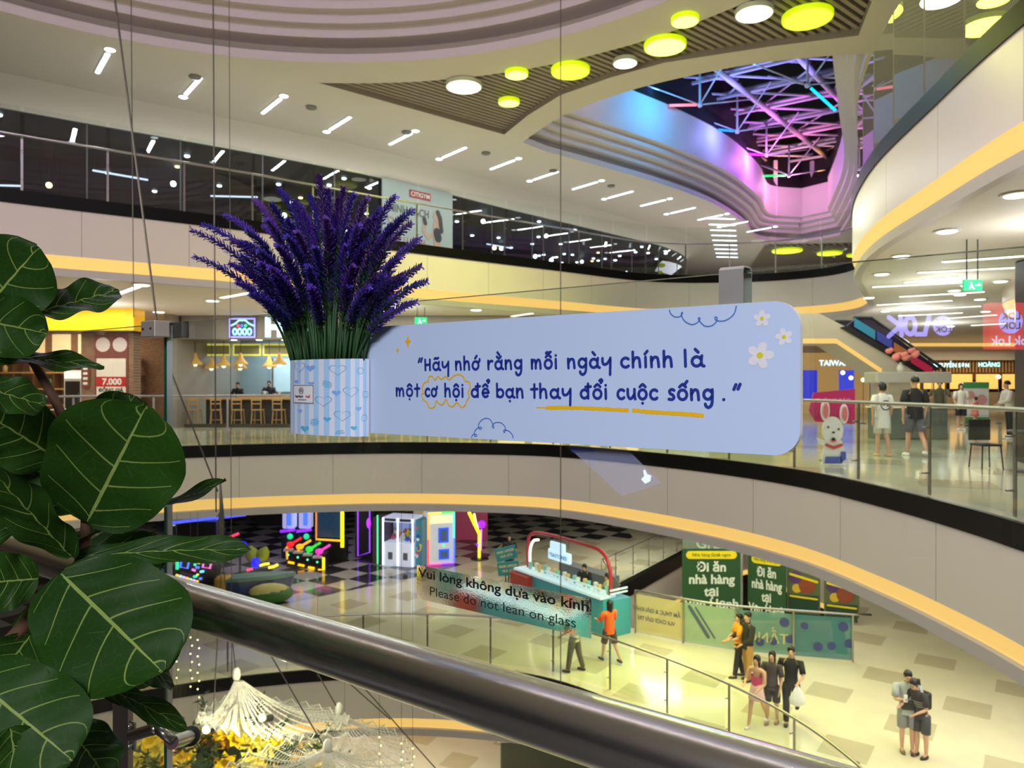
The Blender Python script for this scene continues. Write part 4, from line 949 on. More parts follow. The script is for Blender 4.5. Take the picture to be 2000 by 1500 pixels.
# curved bulkhead with light band at the right, dark pillar and its table
BH = spline(V2((16.5, 22), (13.6, 20.5), (12.4, 17.8), (12.6, 15), (14.5, 12.8)), 6)
mb_o = sweep(BH, [(0, 4.14), (0, 3.75), (0.02, 3.74)], 'trim_%d' % (tn + 1), M_CREAM); tn += 1; struct(mb_o)
tag(sweep(BH, [(0.0, 3.74), (-0.12, 3.45)], 'cove_light', M_LED), 'curved warm light band on the bulkhead at the right edge', 'cove light')
mb = MB(); mb.rbox((10.9, 14.9, 2.07), (1.0, 1.0, 4.13), 0.06); tag(struct(mb.build('wall_pillar', mat('dark_pillar', (58, 52, 54), 0.3))))
t = thing('info_screen', 'small pale cyan screen on the dark pillar at the right', 'screen', (10.35, 14.38, 1.4))
mb = MB(); mb.rbox((10.45, 14.36, 1.72), (0.5, 0.05, 0.55), 0.02); mb.build('bezel', M_BLK, t); mb = MB(); mb.box((10.45, 14.33, 1.72), (0.44, 0.01, 0.48)); mb.build('display', glow('screen_cyan', (150, 225, 245), 1.2), t)
t = thing('cafe_table', 'dark round cafe table beside the dark pillar', 'table', (9.4, 13.4, 0))
mb = MB(); mb.lathe([(0.4, 0.72), (0.42, 0.74), (0.4, 0.76), (0.01, 0.76)], (9.4, 13.4, 0), 24); mb.build('tabletop', M_BLK, t); mb = MB(); mb.tube([(9.4, 13.4, 0.03), (9.4, 13.4, 0.72)], 0.035, 8); mb.build('pedestal', M_BLK, t); mb = MB(); mb.lathe([(0.26, 0), (0.25, 0.03), (0.03, 0.05)], (9.4, 13.4, 0), 18); mb.build('base', M_BLK, t)
t = thing('cafe_chair', 'black cafe chair beside the round cafe table', 'chair', (9.0, 14.0, 0))
mb = MB(); mb.rbox((9.0, 14.1, 0.45), (0.42, 0.42, 0.04), 0.06); mb.build('seat', M_BLK, t); mb = MB(); mb.rbox((9.0, 14.3, 0.72), (0.42, 0.03, 0.4), 0.012); mb.build('backrest', M_BLK, t)
for sx in (-1, 1):
    for sy in (-1, 1):
        mb = MB(); mb.tube([(9 + sx * 0.17, 14.1 + sy * 0.17, 0.44), (9 + sx * 0.2, 14.1 + sy * 0.2, 0)], 0.014, 6); mb.build('leg', M_BLK, t)
# promotional stands
t = thing('promo_standee', 'green and white upright poster stand behind the strolling couple', 'poster stand', (17.8, 28.5, 0))
mb = MB(); mb.rbox((17.8, 28.5, 0.85), (1.0, 0.06, 1.66), 0.02); mb.build('board', M_WHITE, t); mb = MB(); mb.box((17.8, 28.46, 1.55), (0.98, 0.01, 0.22)); mb.box((17.8, 28.46, 0.2), (0.98, 0.01, 0.25)); mb.build('green_bands', mat('promo_green', (70, 150, 80), 0.5), t)
mb = MB(); mb.disc(-0.22, 1.18, 0.16, lambda a, b: (17.8 + a, 28.45, b)); mb.disc(0.2, 1.0, 0.2, lambda a, b: (17.8 + a, 28.45, b)); mb.build('food_print', mat('promo_pink', (214, 150, 150), 0.5), t)
mb = MB(); mb.box((17.8, 28.55, 0.02), (0.9, 0.4, 0.03)); mb.build('foot', M_BLK, t)
t = thing('arrow_board', 'magenta arrow-shaped board behind the dog cutout', 'sign', (6.6, 15.2, 0))
fA = lambda a, b: Vector((6.12 + a, 15.3, b))
mb = MB(); mb.prism([(0, 1.05), (0.14, 0.82), (0.95, 0.78), (0.95, 1.5), (0.1, 1.42)], lambda a, b: fA(a, b), lambda a, b: fA(a, b) + Vector((0, 0.04, 0))); mb.build('board', mat('magenta_board', (176, 32, 92), 0.45), t)
mb = MB(); text_mb(mb, 'THÔNG BÁO', 0.12, lambda a, b: fA(0.5 + a, 1.22 + b) + Vector((0, -0.006, 0))); mb.build('lettering', mat('pale_pink', (226, 160, 190), 0.5), t)
mb = MB(); mb.tube([(6.6, 15.36, 0.02), (6.6, 15.36, 1.3)], 0.02, 6); mb.rbox((6.6, 15.36, 0.015), (0.4, 0.3, 0.03), 0.02); mb.build('stand', M_STEEL, t)
# dog cutout: white painted board, plain generic dog
t = thing('dog_standee', 'white dog cutout board with pink ears behind the glass railing', 'cutout board', (6.3, 14.7, 0)); sK = 1.3 / 1.25
fD = lambda a, b: Vector((6.35 + a * sK, 14.7, b * sK))
def blob(mb, pts, off, th=0.0): mb.prism(pts, lambda a, b: fD(a, b) + Vector((0, -off, 0)), lambda a, b: fD(a, b) + Vector((0, -off + 0.025, 0)))
mb = MB(); head = arc(0, 0.66, 0.2, 0.26, -50, 230, 24); body = [(-0.2, 0.02), (0.2, 0.02), (0.24, 0.2), (0.17, 0.46), (-0.15, 0.46), (-0.19, 0.2)]
blob(mb, body, 0.0); blob(mb, head, 0.006); blob(mb, arc(-0.14, 1.03, 0.085, 0.2, 0, 360, 18), 0.003); blob(mb, arc(0.22, 0.97, 0.08, 0.19, 0, 360, 18), 0.003); blob(mb, [(-0.12, 0.44), (-0.3, 0.52), (-0.26, 0.4), (-0.12, 0.36)], 0.004)
mb.build('board', mat('cutout_white', (224, 220, 214), 0.5), t)
mb = MB(); mb.disc(-0.14, 1.03, 0.05, lambda a, b: fD(a, b) + Vector((0, -0.03, 0)), 16, 0.15); mb.disc(0.22, 0.97, 0.05, lambda a, b: fD(a, b) + Vector((0, -0.03, 0)), 16, 0.14); mb.disc(0.0, 0.47, 0.06, lambda a, b: fD(a, b) + Vector((0, -0.034, 0)), 12, 0.04); mb.build('ear_print', mat('cutout_pink', (214, 110, 116), 0.5), t)
mb = MB(); ff = lambda a, b: fD(a, b) + Vector((0, -0.036, 0))
mb.disc(-0.1, 0.72, 0.022, ff); mb.disc(0.1, 0.68, 0.022, ff); mb.disc(0.0, 0.62, 0.03, ff, 12, 0.02); mb.disc(0.0, 0.49, 0.035, lambda a, b: fD(a, b) + Vector((0, -0.035, 0))); mb.build('face_print', M_BLK, t)
mb = MB(); mb.stroke([(-0.13, 0.38), (0.0, 0.33), (0.15, 0.38)], 0.03, ff); mb.build('scarf_print', mat('scarf_red', (190, 60, 70), 0.5), t)
mb = MB(); mb.flat([(-0.17, 0.03), (0.17, 0.03), (0.15, 0.16), (-0.15, 0.16)], ff); mb.flat([(0.13, 0.05), (0.24, 0.1), (0.24, 0.25), (0.14, 0.26)], ff); mb.build('shorts_print', mat('cutout_blue', (60, 84, 170), 0.5), t)
# ================================================================== LOWER HALL: games area, kiosk, banners
ZF = L1
struct(flatpoly([[(-12, 22.0), (-7.85, 25.7), (-3.8, 29.2), (-1.1, 32.4), (-0.5, 35.3), (6, 36.5), (6, 57), (-33, 57), (-33, 22)]], ZF + 0.006, 'floor_games', M_CHECK))
mb = MB(); mb.box((-6, 46, ZF + 2.05), (52, 0.3, 4.1)); struct(mb.build('wall_games', mat('games_wall', (52, 46, 58), 0.6)))
lamp('games_violet_lamp', (-10, 32, -2.0), 8, 90, (0.62, 0.5, 1.0), size_y=3)
def neon(name, pts, r, col, s, parent, closed=False):
    mb = MB(); p = [Vector(q) for q in pts]; p = p + [p[0]] if closed else p
    mb.tube(p, r, 8); return mb.build(name, glow('neon_%d_%d_%d' % col, col, s), parent, True)
# ---- white double claw machine
def fl(px, py): q = Zp(px, py, ZF); return Vector((q.x, q.y, ZF))
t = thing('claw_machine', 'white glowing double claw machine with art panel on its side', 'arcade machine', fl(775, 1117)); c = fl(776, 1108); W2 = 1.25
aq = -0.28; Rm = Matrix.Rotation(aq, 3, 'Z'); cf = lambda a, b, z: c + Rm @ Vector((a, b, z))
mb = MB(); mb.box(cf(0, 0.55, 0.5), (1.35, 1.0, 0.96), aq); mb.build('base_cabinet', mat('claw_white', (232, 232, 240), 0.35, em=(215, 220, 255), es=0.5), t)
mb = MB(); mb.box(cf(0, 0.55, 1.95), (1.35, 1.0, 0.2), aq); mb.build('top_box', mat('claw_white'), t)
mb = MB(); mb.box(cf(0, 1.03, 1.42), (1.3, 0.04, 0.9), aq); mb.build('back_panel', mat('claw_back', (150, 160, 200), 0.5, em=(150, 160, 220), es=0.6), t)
for s in (-0.67, 0.0, 0.67): neon('light_post', [cf(s, 0.04, 0.05), cf(s, 0.04, 2.02)], 0.035, (220, 228, 255), 2.4, t)
for s in (-0.34, 0.34):
    mb = MB(); mb.poly([cf(s - 0.3, 0.05, 1.0), cf(s + 0.3, 0.05, 1.0), cf(s + 0.3, 0.05, 1.85), cf(s - 0.3, 0.05, 1.85)]); mb.build('window_pane', M_GLASS, t)
    mb = MB(); mb.box(cf(s, 0.045, 0.45), (0.2, 0.02, 0.3), aq); mb.build('prize_door', mat('claw_door', (120, 126, 140), 0.4), t)
    mb = MB(); mb.box(cf(s, 0.03, 1.95), (0.5, 0.02, 0.1), aq); mb.build('header', mat('claw_header', (60, 70, 110), 0.4), t)
    mb = MB(); mb.tube([cf(s, 0.5, 1.85), cf(s, 0.5, 1.6)], 0.015, 6); mb.lathe([(0.02, 0), (0.09, -0.06), (0.05, -0.16)], cf(s, 0.5, 1.6), 8); mb.build('claw', M_STEEL, t)
rg = random.Random(21)
for k in range(16):
    cc = rg.choice(((230, 200, 60), (90, 130, 230), (220, 110, 140), (240, 240, 235), (190, 60, 60))); q = cf(rg.uniform(-0.55, 0.55), rg.uniform(0.25, 0.9), 1.08 + 0.12 * (k % 3))
    mb = MB(); mb.ball(q, 0.11, 8, 6); mb.ball(q + Vector((0.02, -0.03, 0.12)), 0.07, 8, 6)
    tag(mb.build('plush_toy', mat('plush_%d_%d_%d' % cc, cc, 0.8), smooth=True), 'small plush toy heaped inside the white claw machine', 'plush toy', 'plush toys in the claw machine')
sp = cf(0.78, 0.55, 0); mb = MB(); mb.box(cf(0.9, 0.65, 1.0), (0.3, 1.05, 1.95), aq); mb.build('side_panel', mat('art_panel', (70, 130, 150), 0.5, em=(70, 130, 150), es=0.3), t)
for k in range(10):
    cc = rg.choice(((230, 70, 50), (240, 210, 60), (240, 240, 240), (40, 90, 150))); mb = MB(); o0 = (rg.uniform(-0.1, 0.1), rg.uniform(0.35, 1.75)); mb.disc(o0[0], o0[1], rg.uniform(0.05, 0.11), lambda a, b: cf(0.9 + a, 0.115, b), 10); mb.build('art_print', mat('art_%d_%d_%d' % cc, cc, 0.5, em=cc, es=0.3), t)
neon('green_edge', [cf(-0.95, 0.1, 0.05), cf(-0.95, 0.1, 2.1)], 0.03, (60, 230, 150), 1.8, t)
mb = MB(); mb.box(cf(-0.98, 0.62, 1.0), (0.45, 0.9, 1.95), aq); mb.build('dark_side_cabinet', mat('side_cab', (74, 62, 82), 0.4, em=(120, 60, 70), es=0.15), t)
# ---- photo booth with rainbow frame
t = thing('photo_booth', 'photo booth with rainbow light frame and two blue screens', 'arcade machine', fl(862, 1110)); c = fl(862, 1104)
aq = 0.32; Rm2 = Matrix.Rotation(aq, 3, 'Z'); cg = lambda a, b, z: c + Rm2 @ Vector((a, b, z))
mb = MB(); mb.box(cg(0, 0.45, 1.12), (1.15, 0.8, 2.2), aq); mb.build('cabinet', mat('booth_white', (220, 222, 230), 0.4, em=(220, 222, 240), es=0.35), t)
RB = [(255, 60, 60), (255, 150, 40), (240, 230, 60), (70, 230, 90), (60, 220, 220), (70, 110, 255), (170, 70, 255), (255, 70, 170)]
pr = [(-0.56, 0.05), (-0.56, 1.1), (-0.56, 2.2), (0.0, 2.2), (0.56, 2.2), (0.56, 1.1), (0.56, 0.05), (0, 0.05), (-0.56, 0.05)]
for k in range(8): neon('rainbow_tube', [cg(pr[k][0], 0.02, pr[k][1]), cg(pr[k + 1][0], 0.02, pr[k + 1][1])], 0.032, RB[k], 2.0, t)
for (a, b, w, h) in ((0.1, 1.25, 0.44, 0.62), (0.12, 0.45, 0.44, 0.42)):
    mb = MB(); mb.box(cg(a, 0.03, b), (w, 0.04, h), aq); f = mb.build('screen_frame', mat('booth_blue', (40, 90, 235), 0.4, em=(40, 90, 255), es=0.8), t)
    mb = MB(); mb.box(cg(a, 0.0, b), (w - 0.16, 0.02, h - 0.16), aq); mb.build('screen', mat('booth_screen', (70, 84, 110), 0.3, em=(90, 110, 150), es=0.4), f)
mb = MB(); mb.disc(0.1, 0.82, 0.06, lambda a, b: cg(a, 0.04, b)); mb.build('button', glow('booth_green', (90, 255, 160), 1.4), t)
mb = MB(); mb.box(cg(0, 0.035, 1.92), (0.95, 0.02, 0.32), aq); mb.build('lit_header', glow('booth_head', (250, 235, 180), 1.1), t)
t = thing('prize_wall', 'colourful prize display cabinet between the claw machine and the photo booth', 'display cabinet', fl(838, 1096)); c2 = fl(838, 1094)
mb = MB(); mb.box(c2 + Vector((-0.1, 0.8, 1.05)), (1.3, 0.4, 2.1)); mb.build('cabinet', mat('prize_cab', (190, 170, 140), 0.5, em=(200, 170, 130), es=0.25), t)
for k in range(14):
    cc = rg.choice(((230, 60, 50), (240, 200, 60), (240, 240, 240), (60, 140, 70), (230, 120, 160))); x, z = rg.uniform(-0.65, 0.35), rg.uniform(0.2, 1.9); mb = MB(); mb.disc(x, z, rg.uniform(0.06, 0.13), lambda a, b: c2 + Vector((a, 0.58, b)), 10); mb.build('prize_print', mat('art_%d_%d_%d' % cc, cc, 0.5, em=cc, es=0.3), t)
# ---- neon tree
t = thing('neon_tree', 'yellow neon branch sculpture with violet lamps', 'light sculpture', fl(937, 1095)); c = fl(937, 1092); h = c.y / F
P = lambda px, py: Vector(((px - 1000) * h, c.y, EYE + (750 - py) * h))
neon('trunk', [P(936, 1090), P(936, 1040)], 0.06, (255, 235, 40), 2.0, t); neon('branch', [P(936, 1042), P(926, 1022), P(916, 1000)], 0.07, (255, 245, 20), 2.2, t); neon('branch', [P(934, 1036), P(929, 1018), P(926, 1003)], 0.045, (250, 250, 170), 1.8, t); neon('side_tube', [P(940, 1034), P(939, 1075)], 0.035, (240, 120, 255), 2.0, t)
for q, r in ((P(941, 1024), 0.17), (P(933, 1064), 0.07)):
    mb = MB(); mb.ball(q, r, 10, 7); mb.build('violet_lamp', glow('violet_lamp', (150, 30, 255), 2.0), t, True)
mb = MB(); mb.lathe([(0.4, 0), (0.38, 0.04), (0.05, 0.06)], c, 18); mb.build('base', M_BLK, t)
# ---- gun game
t = thing('shooting_game', 'shooting game with four coloured guns and a big orange-framed screen', 'arcade machine', fl(605, 1112)); c = fl(606, 1108); h = c.y / F
P = lambda px, py, off=0.0: Vector(((px - 1000) * h, c.y + off, EYE + (750 - py) * h))
mb = MB(); mb.prism([(0, 0), (1.7, 0), (1.7, 0.62), (0, 0.62)], lambda a, b: P(560, 1108) + Vector((a, -a * 0.25, b)), lambda a, b: P(560, 1108) + Vector((a, 0.7 - a * 0.25, b))); mb.build('console', mat('console_black', (34, 28, 40), 0.35), t)
for k, cc in enumerate(((240, 30, 40), (255, 170, 20), (40, 210, 60), (240, 60, 190))):
    b0 = P(566 + k * 20, 1066 + k * 3.5, -0.1 - k * 0.1); g = glow('gun_%d' % k, cc, 1.3)
    mb = MB(); mb.ball(b0 + Vector((0.05, 0, 0.08)), 0.15, 10, 6, (1.1, 1, 0.8)); mb.tube([b0 + Vector((0.1, 0, 0.1)), b0 + Vector((0.42, 0.3, 0.28))], 0.055, 8); mb.tube([b0, b0 + Vector((-0.02, 0, -0.12))], 0.04, 6)
    mb.build('gun', g, t, True); mb = MB(); mb.box(b0 + Vector((0, -0.05, -0.13)), (0.36, 0.25, 0.08)); mb.build('gun_rest', M_WHITE, t)
    mb = MB(); mb.ball(b0 + Vector((0, -0.12, -0.33)), 0.05, 8, 5); mb.build('button', glow('gun_btn', (90, 240, 190), 1.6), t)
    neon('foot_light', [P(564 + k * 21, 1097 + k * 3.6, -0.08 - k * 0.12), P(576 + k * 21, 1099 + k * 3.6, -0.1 - k * 0.12)], 0.05, (255, 180, 0), 2.0, t)
neon('corner_light', [P(560, 1068), P(561, 1092)], 0.045, (255, 170, 20), 1.8, t); neon('corner_light', [P(637, 1084, -0.42), P(637, 1108, -0.42)], 0.06, (255, 200, 20), 2.0, t)
mb = MB(); mb.prism([(0, 0), (1.15, 0), (1.15, 1.25), (0, 1.25)], lambda a, b: P(607, 1057, 0.9) + Vector((a, -a * 0.25, b)), lambda a, b: P(607, 1057, 1.0) + Vector((a, -a * 0.25, b))); mb.build('screen', mat('game_screen', (40, 66, 96), 0.25, em=(40, 76, 110), es=0.4), t)
S0 = P(607, 1057, 0.85); pp = [S0 + Vector((a, -a * 0.25, b)) for a, b in ((0, -0.1), (1.15, -0.1), (1.15, 1.25), (0, 1.25))]
neon('frame_tube', [pp[0], pp[1]], 0.04, (255, 170, 30), 1.8, t); neon('frame_tube', [pp[1] + Vector((0.05, -0.1, -0.25)), pp[2] + Vector((0.05, -0.1, -0.1))], 0.075, (255, 220, 0), 2.4, t); neon('frame_tube', [pp[2], pp[3]], 0.035, (240, 150, 90), 1.4, t); neon('frame_tube', [pp[3], pp[0]], 0.035, (230, 140, 70), 1.2, t)
mb = MB(); mb.box(S0 + Vector((0.6, 0.4, -0.75)), (1.25, 0.5, 1.2)); mb.build('screen_stand', M_BLK, t)
# ---- white figures machines with violet collars
for k, (x, lb) in enumerate(((562, 'white robot-like boxing machine with violet ring, left one'), (594, 'white robot-like boxing machine with violet ring, nearer the orange-framed screen'))):
    c = fl(x, 1092); h = c.y / F; t = thing('boxing_machine', lb, 'arcade machine', c)
    mb = MB(); mb.rbox(c + Vector((0, 0.3, 0.5)), (0.6, 0.6, 0.98), 0.08); mb.build('base', mat('dark_navy', (34, 36, 60), 0.4), t)
    mb = MB(); mb.rbox(c + Vector((0, 0.3, 1.75)), (0.55, 0.5, 0.9), 0.1); mb.build('head_unit', mat('robot_white', (220, 222, 245), 0.4, em=(190, 195, 255), es=0.6), t)
    mb = MB(); mb.rbox(c + Vector((0.05, 0.03, 1.8)), (0.2, 0.05, 0.7), 0.02); mb.build('blue_stripe', glow('robot_blue', (70, 110, 255), 1.6), t)
    neon('violet_ring', [c + Vector((-0.32, 0, 1.2)), c + Vector((0, -0.05, 1.24)), c + Vector((0.32, 0, 1.28))], 0.06, (140, 40, 255), 1.8, t)
    mb = MB(); mb.ball(c + Vector((0.1, 0, 0.98)), 0.13, 10, 6); mb.build('target', glow('target_green', (40, 220, 150), 1.2), t, True); mb = MB(); mb.tube([c + Vector((0, 0.3, 0.95)), c + Vector((0, 0.3, 1.4))], 0.12, 8); mb.build('neck', M_BLK, t)
# ---- purple neon frame
c = fl(710, 1090); h = c.y / F; P = lambda px, py: Vector(((px - 1000) * h, c.y, EYE + (750 - py) * h))
t = thing('neon_doorway', 'dark booth with a violet neon frame', 'booth', c); mb = MB(); mb.box(c + Vector((-0.0, 0.4, 1.05)), (0.75, 0.7, 2.1)); mb.build('booth', mat('booth_dark', (36, 32, 44), 0.5), t)
neon('neon_frame', [P(699, 995), P(699, 1086), P(722, 1079), P(722, 998)], 0.03, (150, 70, 240), 1.6, t)
mb = MB(); mb.ball(P(720, 1022), 0.14, 10, 7, (0.7, 0.7, 1.6)); mb.build('violet_lamp', glow('violet_lamp2', (190, 50, 255), 1.8), t, True)
# ---- dance game with light arrows
c = fl(385, 1142); h = c.y / F; P = lambda px, py, off=0: Vector(((px - 1000) * h, c.y + off, EYE + (750 - py) * h))
t = thing('dance_game', 'black dance game covered in multicoloured neon arrows and frames', 'arcade machine', c)
mb = MB(); mb.prism([(340, 1140), (420, 1140), (420, 1020), (340, 1020)], lambda a, b: P(a, b, 0.1), lambda a, b: P(a, b, 0.6)); mb.build('cabinet', mat('dance_black', (30, 30, 36), 0.3), t)
MC = [(60, 230, 180), (90, 120, 255), (240, 110, 200), (120, 230, 240), (250, 220, 120)]
neon('side_tube', [P(346, 1082), P(346, 1112)], 0.06, (40, 220, 150), 1.8, t)
for k, (x, s) in enumerate(((362, 1), (406, -1))):
    neon('arrow_frame', [P(x - 6, 1080), P(x - 10, 1108), P(x + 4, 1110), P(x + 10, 1084)], 0.04, MC[1 + k], 1.7, t, True); neon('arrow_bar', [P(x - 3, 1094), P(x + 6, 1093)], 0.05, MC[4 - k], 1.6, t)
for k in range(12):
    x, y = rg.uniform(374, 396), 1080 + k * 4.6; neon('light_chip', [P(x, y), P(x + rg.uniform(3, 8), y + rg.uniform(-1, 3))], 0.045, MC[k % 5], 1.5, t)
for k in range(7): neon('floor_light', [P(346 + k * 6.5, 1122 + k * 2.0, -0.1), P(350 + k * 6.5, 1123.5 + k * 2.0, -0.1)], 0.06, ((255, 200, 60), (160, 220, 255), (250, 160, 230))[k % 3], 1.8, t)
t = thing('light_counter', 'cyan-white lit prize counter behind the dance game', 'counter', fl(370, 1100)); c3 = fl(365, 1098)
mb = MB(); mb.box(c3 + Vector((0, 0.5, 0.55)), (3.0, 0.6, 1.1)); mb.build('body', mat('dark_navy'), t)
for k in range(7):
    mb = MB(); mb.box(c3 + Vector((-0.75 + k * 0.3, 0.35, 1.7 + 0.06 * (k % 2))), (0.24, 0.1, 0.42)); mb.build('lit_panel', mat('lit_ice', (180, 225, 235), 0.4, em=(180, 230, 240), es=0.9), t)
mb = MB(); mb.box(c3 + Vector((0, 0.42, 1.35)), (3.0, 0.1, 0.5)); mb.build('front_glass', mat('dark_navy'), t)
q0, q1 = W(325, 1022, 27), W(480, 1005, 30)
t = thing('ceiling_beam', 'grey beam with a long blue light line over the games area', 'beam', (q0 + q1) / 2)
mb = MB(); mb.tube([q0, q1], 0.06, 6); mb.build('blue_light_line', glow('blue_line', (80, 90, 255), 1.6), t)
mb = MB(); c4 = (q0 + q1) / 2; mb.box(c4 + Vector((0, 0.12, 0.15)), ((q1 - q0).length, 0.15, 0.3), math.atan2((q1 - q0).y, (q1 - q0).x)); mb.build('beam', mat('lavender_beam', (150, 146, 168), 0.6), t)
# ---- boat-shaped kids' table game and leaf-shaped ride
c = fl(505, 1172); h = c.y / F; t = thing('boat_game', "navy and yellow boat-shaped children's water game with a glass top", 'arcade machine', c)
def boat(z, k): return [c + Vector((x * k, y * k * 0.9 + x * 0.3, z)) for x, y in ((-1.05, -0.35), (-0.5, -0.48), (0.6, -0.42), (1.15, -0.1), (1.15, 0.1), (0.6, 0.42), (-0.5, 0.48), (-1.05, 0.35))]
mb = MB(); mb.loft([boat(0.02, 0.75), boat(0.4, 0.9), boat(0.78, 1.0)]); mb.build('hull', mat('hull_navy', (38, 56, 110), 0.35), t)
mb = MB(); mb.loft([boat(0.781, 1.03), boat(0.87, 1.03)]); mb.build('rim', mat('rim_green', (96, 140, 120), 0.4), t)
mb = MB(); mb.poly(boat(0.9, 0.97)); mb.build('glass_top', film('aqua_top', (150, 190, 180), 0.6, 0.1), t)
mb = MB(); mb.rbox(c + Vector((-1.1, -0.35, 0.5)), (0.5, 0.6, 0.9), 0.15); mb.build('yellow_prow', mat('prow_yellow', (206, 160, 50), 0.45), t)
t = thing('crocodile_bench', 'green and cream boat-shaped bench in front of the navy game', 'bench', fl(522, 1186)); c5 = fl(530, 1180)
mb = MB(); mb.ball(c5 + Vector((0, 0, 0.36)), 0.34, 12, 8, (2.2, 0.9, 1.0), Matrix.Rotation(0.25, 3, 'Z')); mb.build('body', mat('bench_green', (52, 110, 44), 0.45), t, True); mb = MB(); mb.ball(c5 + Vector((-0.05, -0.05, 0.47)), 0.3, 12, 8, (2.3, 0.85, 0.9), Matrix.Rotation(0.25, 3, 'Z')); mb.build('cream_top', mat('bench_cream', (200, 190, 120), 0.5), t, True)
c = fl(508, 1120); h = c.y / F; t = thing('leaf_ride', 'yellow-green leaf-shaped ride with a blue lamp', 'arcade ride', c); P = lambda px, py, off=0: Vector(((px - 1000) * h, c.y + off, EYE + (750 - py) * h))
for pts, r in (([P(500, 1098), P(492, 1082), P(488, 1066)], [0.1, 0.28, 0.06]), ([P(506, 1098), P(514, 1082), P(520, 1068)], [0.1, 0.26, 0.05])):
    mb = MB(); mb.tube(spline(pts, 4), [r[0], r[0] * 1.6, r[1] * 0.9, r[1], r[1], r[1] * 0.9, r[1] * 0.7, r[1] * 0.4, r[2]], 10); mb.build('leaf', mat('ride_lime', (176, 190, 50), 0.4), t, True)
mb = MB(); mb.ball(P(504, 1096, -0.3), 0.17, 10, 8, (1, 1, 1.2)); mb.build('blue_lamp', glow('deep_blue', (20, 20, 255), 2.2), t, True); mb = MB(); mb.ball(P(474, 1060, -0.3), 0.25, 10, 6, (1.1, 1, 0.5)); mb.build('blue_cap', MATS['deep_blue'], t, True)
mb = MB(); mb.tube([P(474, 1060, -0.3), P(474, 1118, -0.3)], 0.05, 6); mb.lathe([(0.5, 0), (0.48, 0.1), (0.1, 0.14)], c, 16); mb.build('base', M_BLK, t)
for pts, cc in (([P(489, 1109, -.4), P(500, 1106, -.4)], (255, 60, 120)), ([P(514, 1100, -.4), P(524, 1097, -.4), P(532, 1096, -.4)], (255, 230, 60)), ([P(531, 1104, -.4), P(541, 1102, -.4), P(549, 1098, -.4)], (255, 240, 30)), ([P(442, 1052), P(466, 1042)], (250, 60, 90))): neon('light_tube', pts, 0.05, cc, 1.8, t)
# back signs of the games area
for i, (px, py, w, hh, cc, lb) in enumerate(((1017, 1010, 0.15, 0.35, (255, 50, 90), 'short red light stick far back in the hall'), (1044, 1012, 0.15, 0.6, (255, 50, 90), 'tall red light stick far back in the hall'), (1094, 1017, 0.15, 0.45, (60, 170, 255), 'sky blue light stick far back in the hall'), (1131, 1022, 0.95, 0.4, (70, 70, 255), 'blue lit sign far back in the hall'), (1164, 1027, 0.8, 0.32, (255, 50, 100), 'pinkish red lit sign far back in the hall'))):
    mb = MB(); p = W(px, py, 45.75); mb.box(p, (w, 0.08, hh)); tag(mb.build('lit_sign', glow('back_%d' % i, cc, 1.6)), lb, 'lit sign')
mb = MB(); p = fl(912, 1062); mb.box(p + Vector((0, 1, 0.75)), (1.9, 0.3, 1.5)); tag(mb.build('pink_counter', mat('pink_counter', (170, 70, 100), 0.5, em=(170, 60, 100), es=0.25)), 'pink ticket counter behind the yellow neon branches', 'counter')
mb = MB(); mb.box((-11.5, 40, ZF + 1.6), (4.5, 0.4, 3.2)); tag(mb.build('dark_partition', M_DARK), 'dark partition behind the shooting game', 'partition')
# ---- drinks kiosk with red arch
KA, KB = Vector((0.35, 26.2, ZF)), Vector((2.95, 22.5, ZF)); kd = (KB - KA).normalized(); kn = Vector((-kd.y, kd.x, 0)); kang = math.atan2(kd.y, kd.x); KL = (KB - KA).length
if kn.y < 0: kn = -kn
kp = lambda a, b, z: KA + kd * a + kn * b + Vector((0, 0, z))
M_TEAL = mat('kiosk_teal', (66, 160, 188), 0.4); M_KRED = mat('kiosk_red', (186, 50, 74), 0.35); M_LAT = mat('lit_lattice', (210, 228, 235), 0.4, em=(190, 220, 245), es=0.45)
t = thing('drinks_kiosk', 'teal drinks kiosk with a red tubular arch and a lit cloud sign', 'kiosk', (KA + KB) / 2)
mb = MB(); mb.box(kp(KL / 2, 0, 0.55), (KL, 0.5, 1.1), kang); mb.box(kp(KL, 0.3, 0.55), (0.5, 0.7, 1.1), kang); mb.build('counter_body', M_TEAL, t)
mb = MB()
mb.box(kp(KL / 2, -0.05, 1.14), (KL, 0.62, 0.07), kang); mb.box(kp(KL / 2 + 0.8, -0.2, 1.36), (KL - 1.6, 0.04, 0.05), kang); mb.box(kp(KL / 2 + 0.8, -0.2, 1.25), (KL - 1.6, 0.03, 0.04), kang)
for k in range(14): mb.box(kp(1.7 + k * 0.22, -0.2, 1.27), (0.03, 0.03, 0.2), kang)
mb.box(kp(KL + 0.1, 0.3, 1.36), (0.04, 0.7, 0.05), kang); mb.box(kp(KL + 0.1, 0.3, 1.25), (0.04, 0.7, 0.04), kang)
mb.build('lit_trellis', M_LAT, t)
mb = MB(); mb.tube(spline([kp(0.25, 0.1, 1.1), kp(0.22, 0.1, 1.9), kp(0.4, 0.1, 2.35), kp(1.2, 0.1, 2.5), kp(3.2, 0.1, 2.5), kp(4.1, 0.1, 2.4), kp(4.45, 0.1, 1.9), kp(4.45, 0.1, 1.1)], 6), 0.06, 8); mb.build('arch', M_KRED, t, True)
neon('light_tube', spline([kp(0.42, 0.05, 1.2), kp(0.42, 0.05, 1.8), kp(0.6, 0.05, 2.15), kp(0.9, 0.05, 2.25)], 5), 0.045, (255, 240, 214), 2.2, t)
cs = lambda a, b: kp(2.1 + a, -0.05, 2.05 + b)
mb = MB()
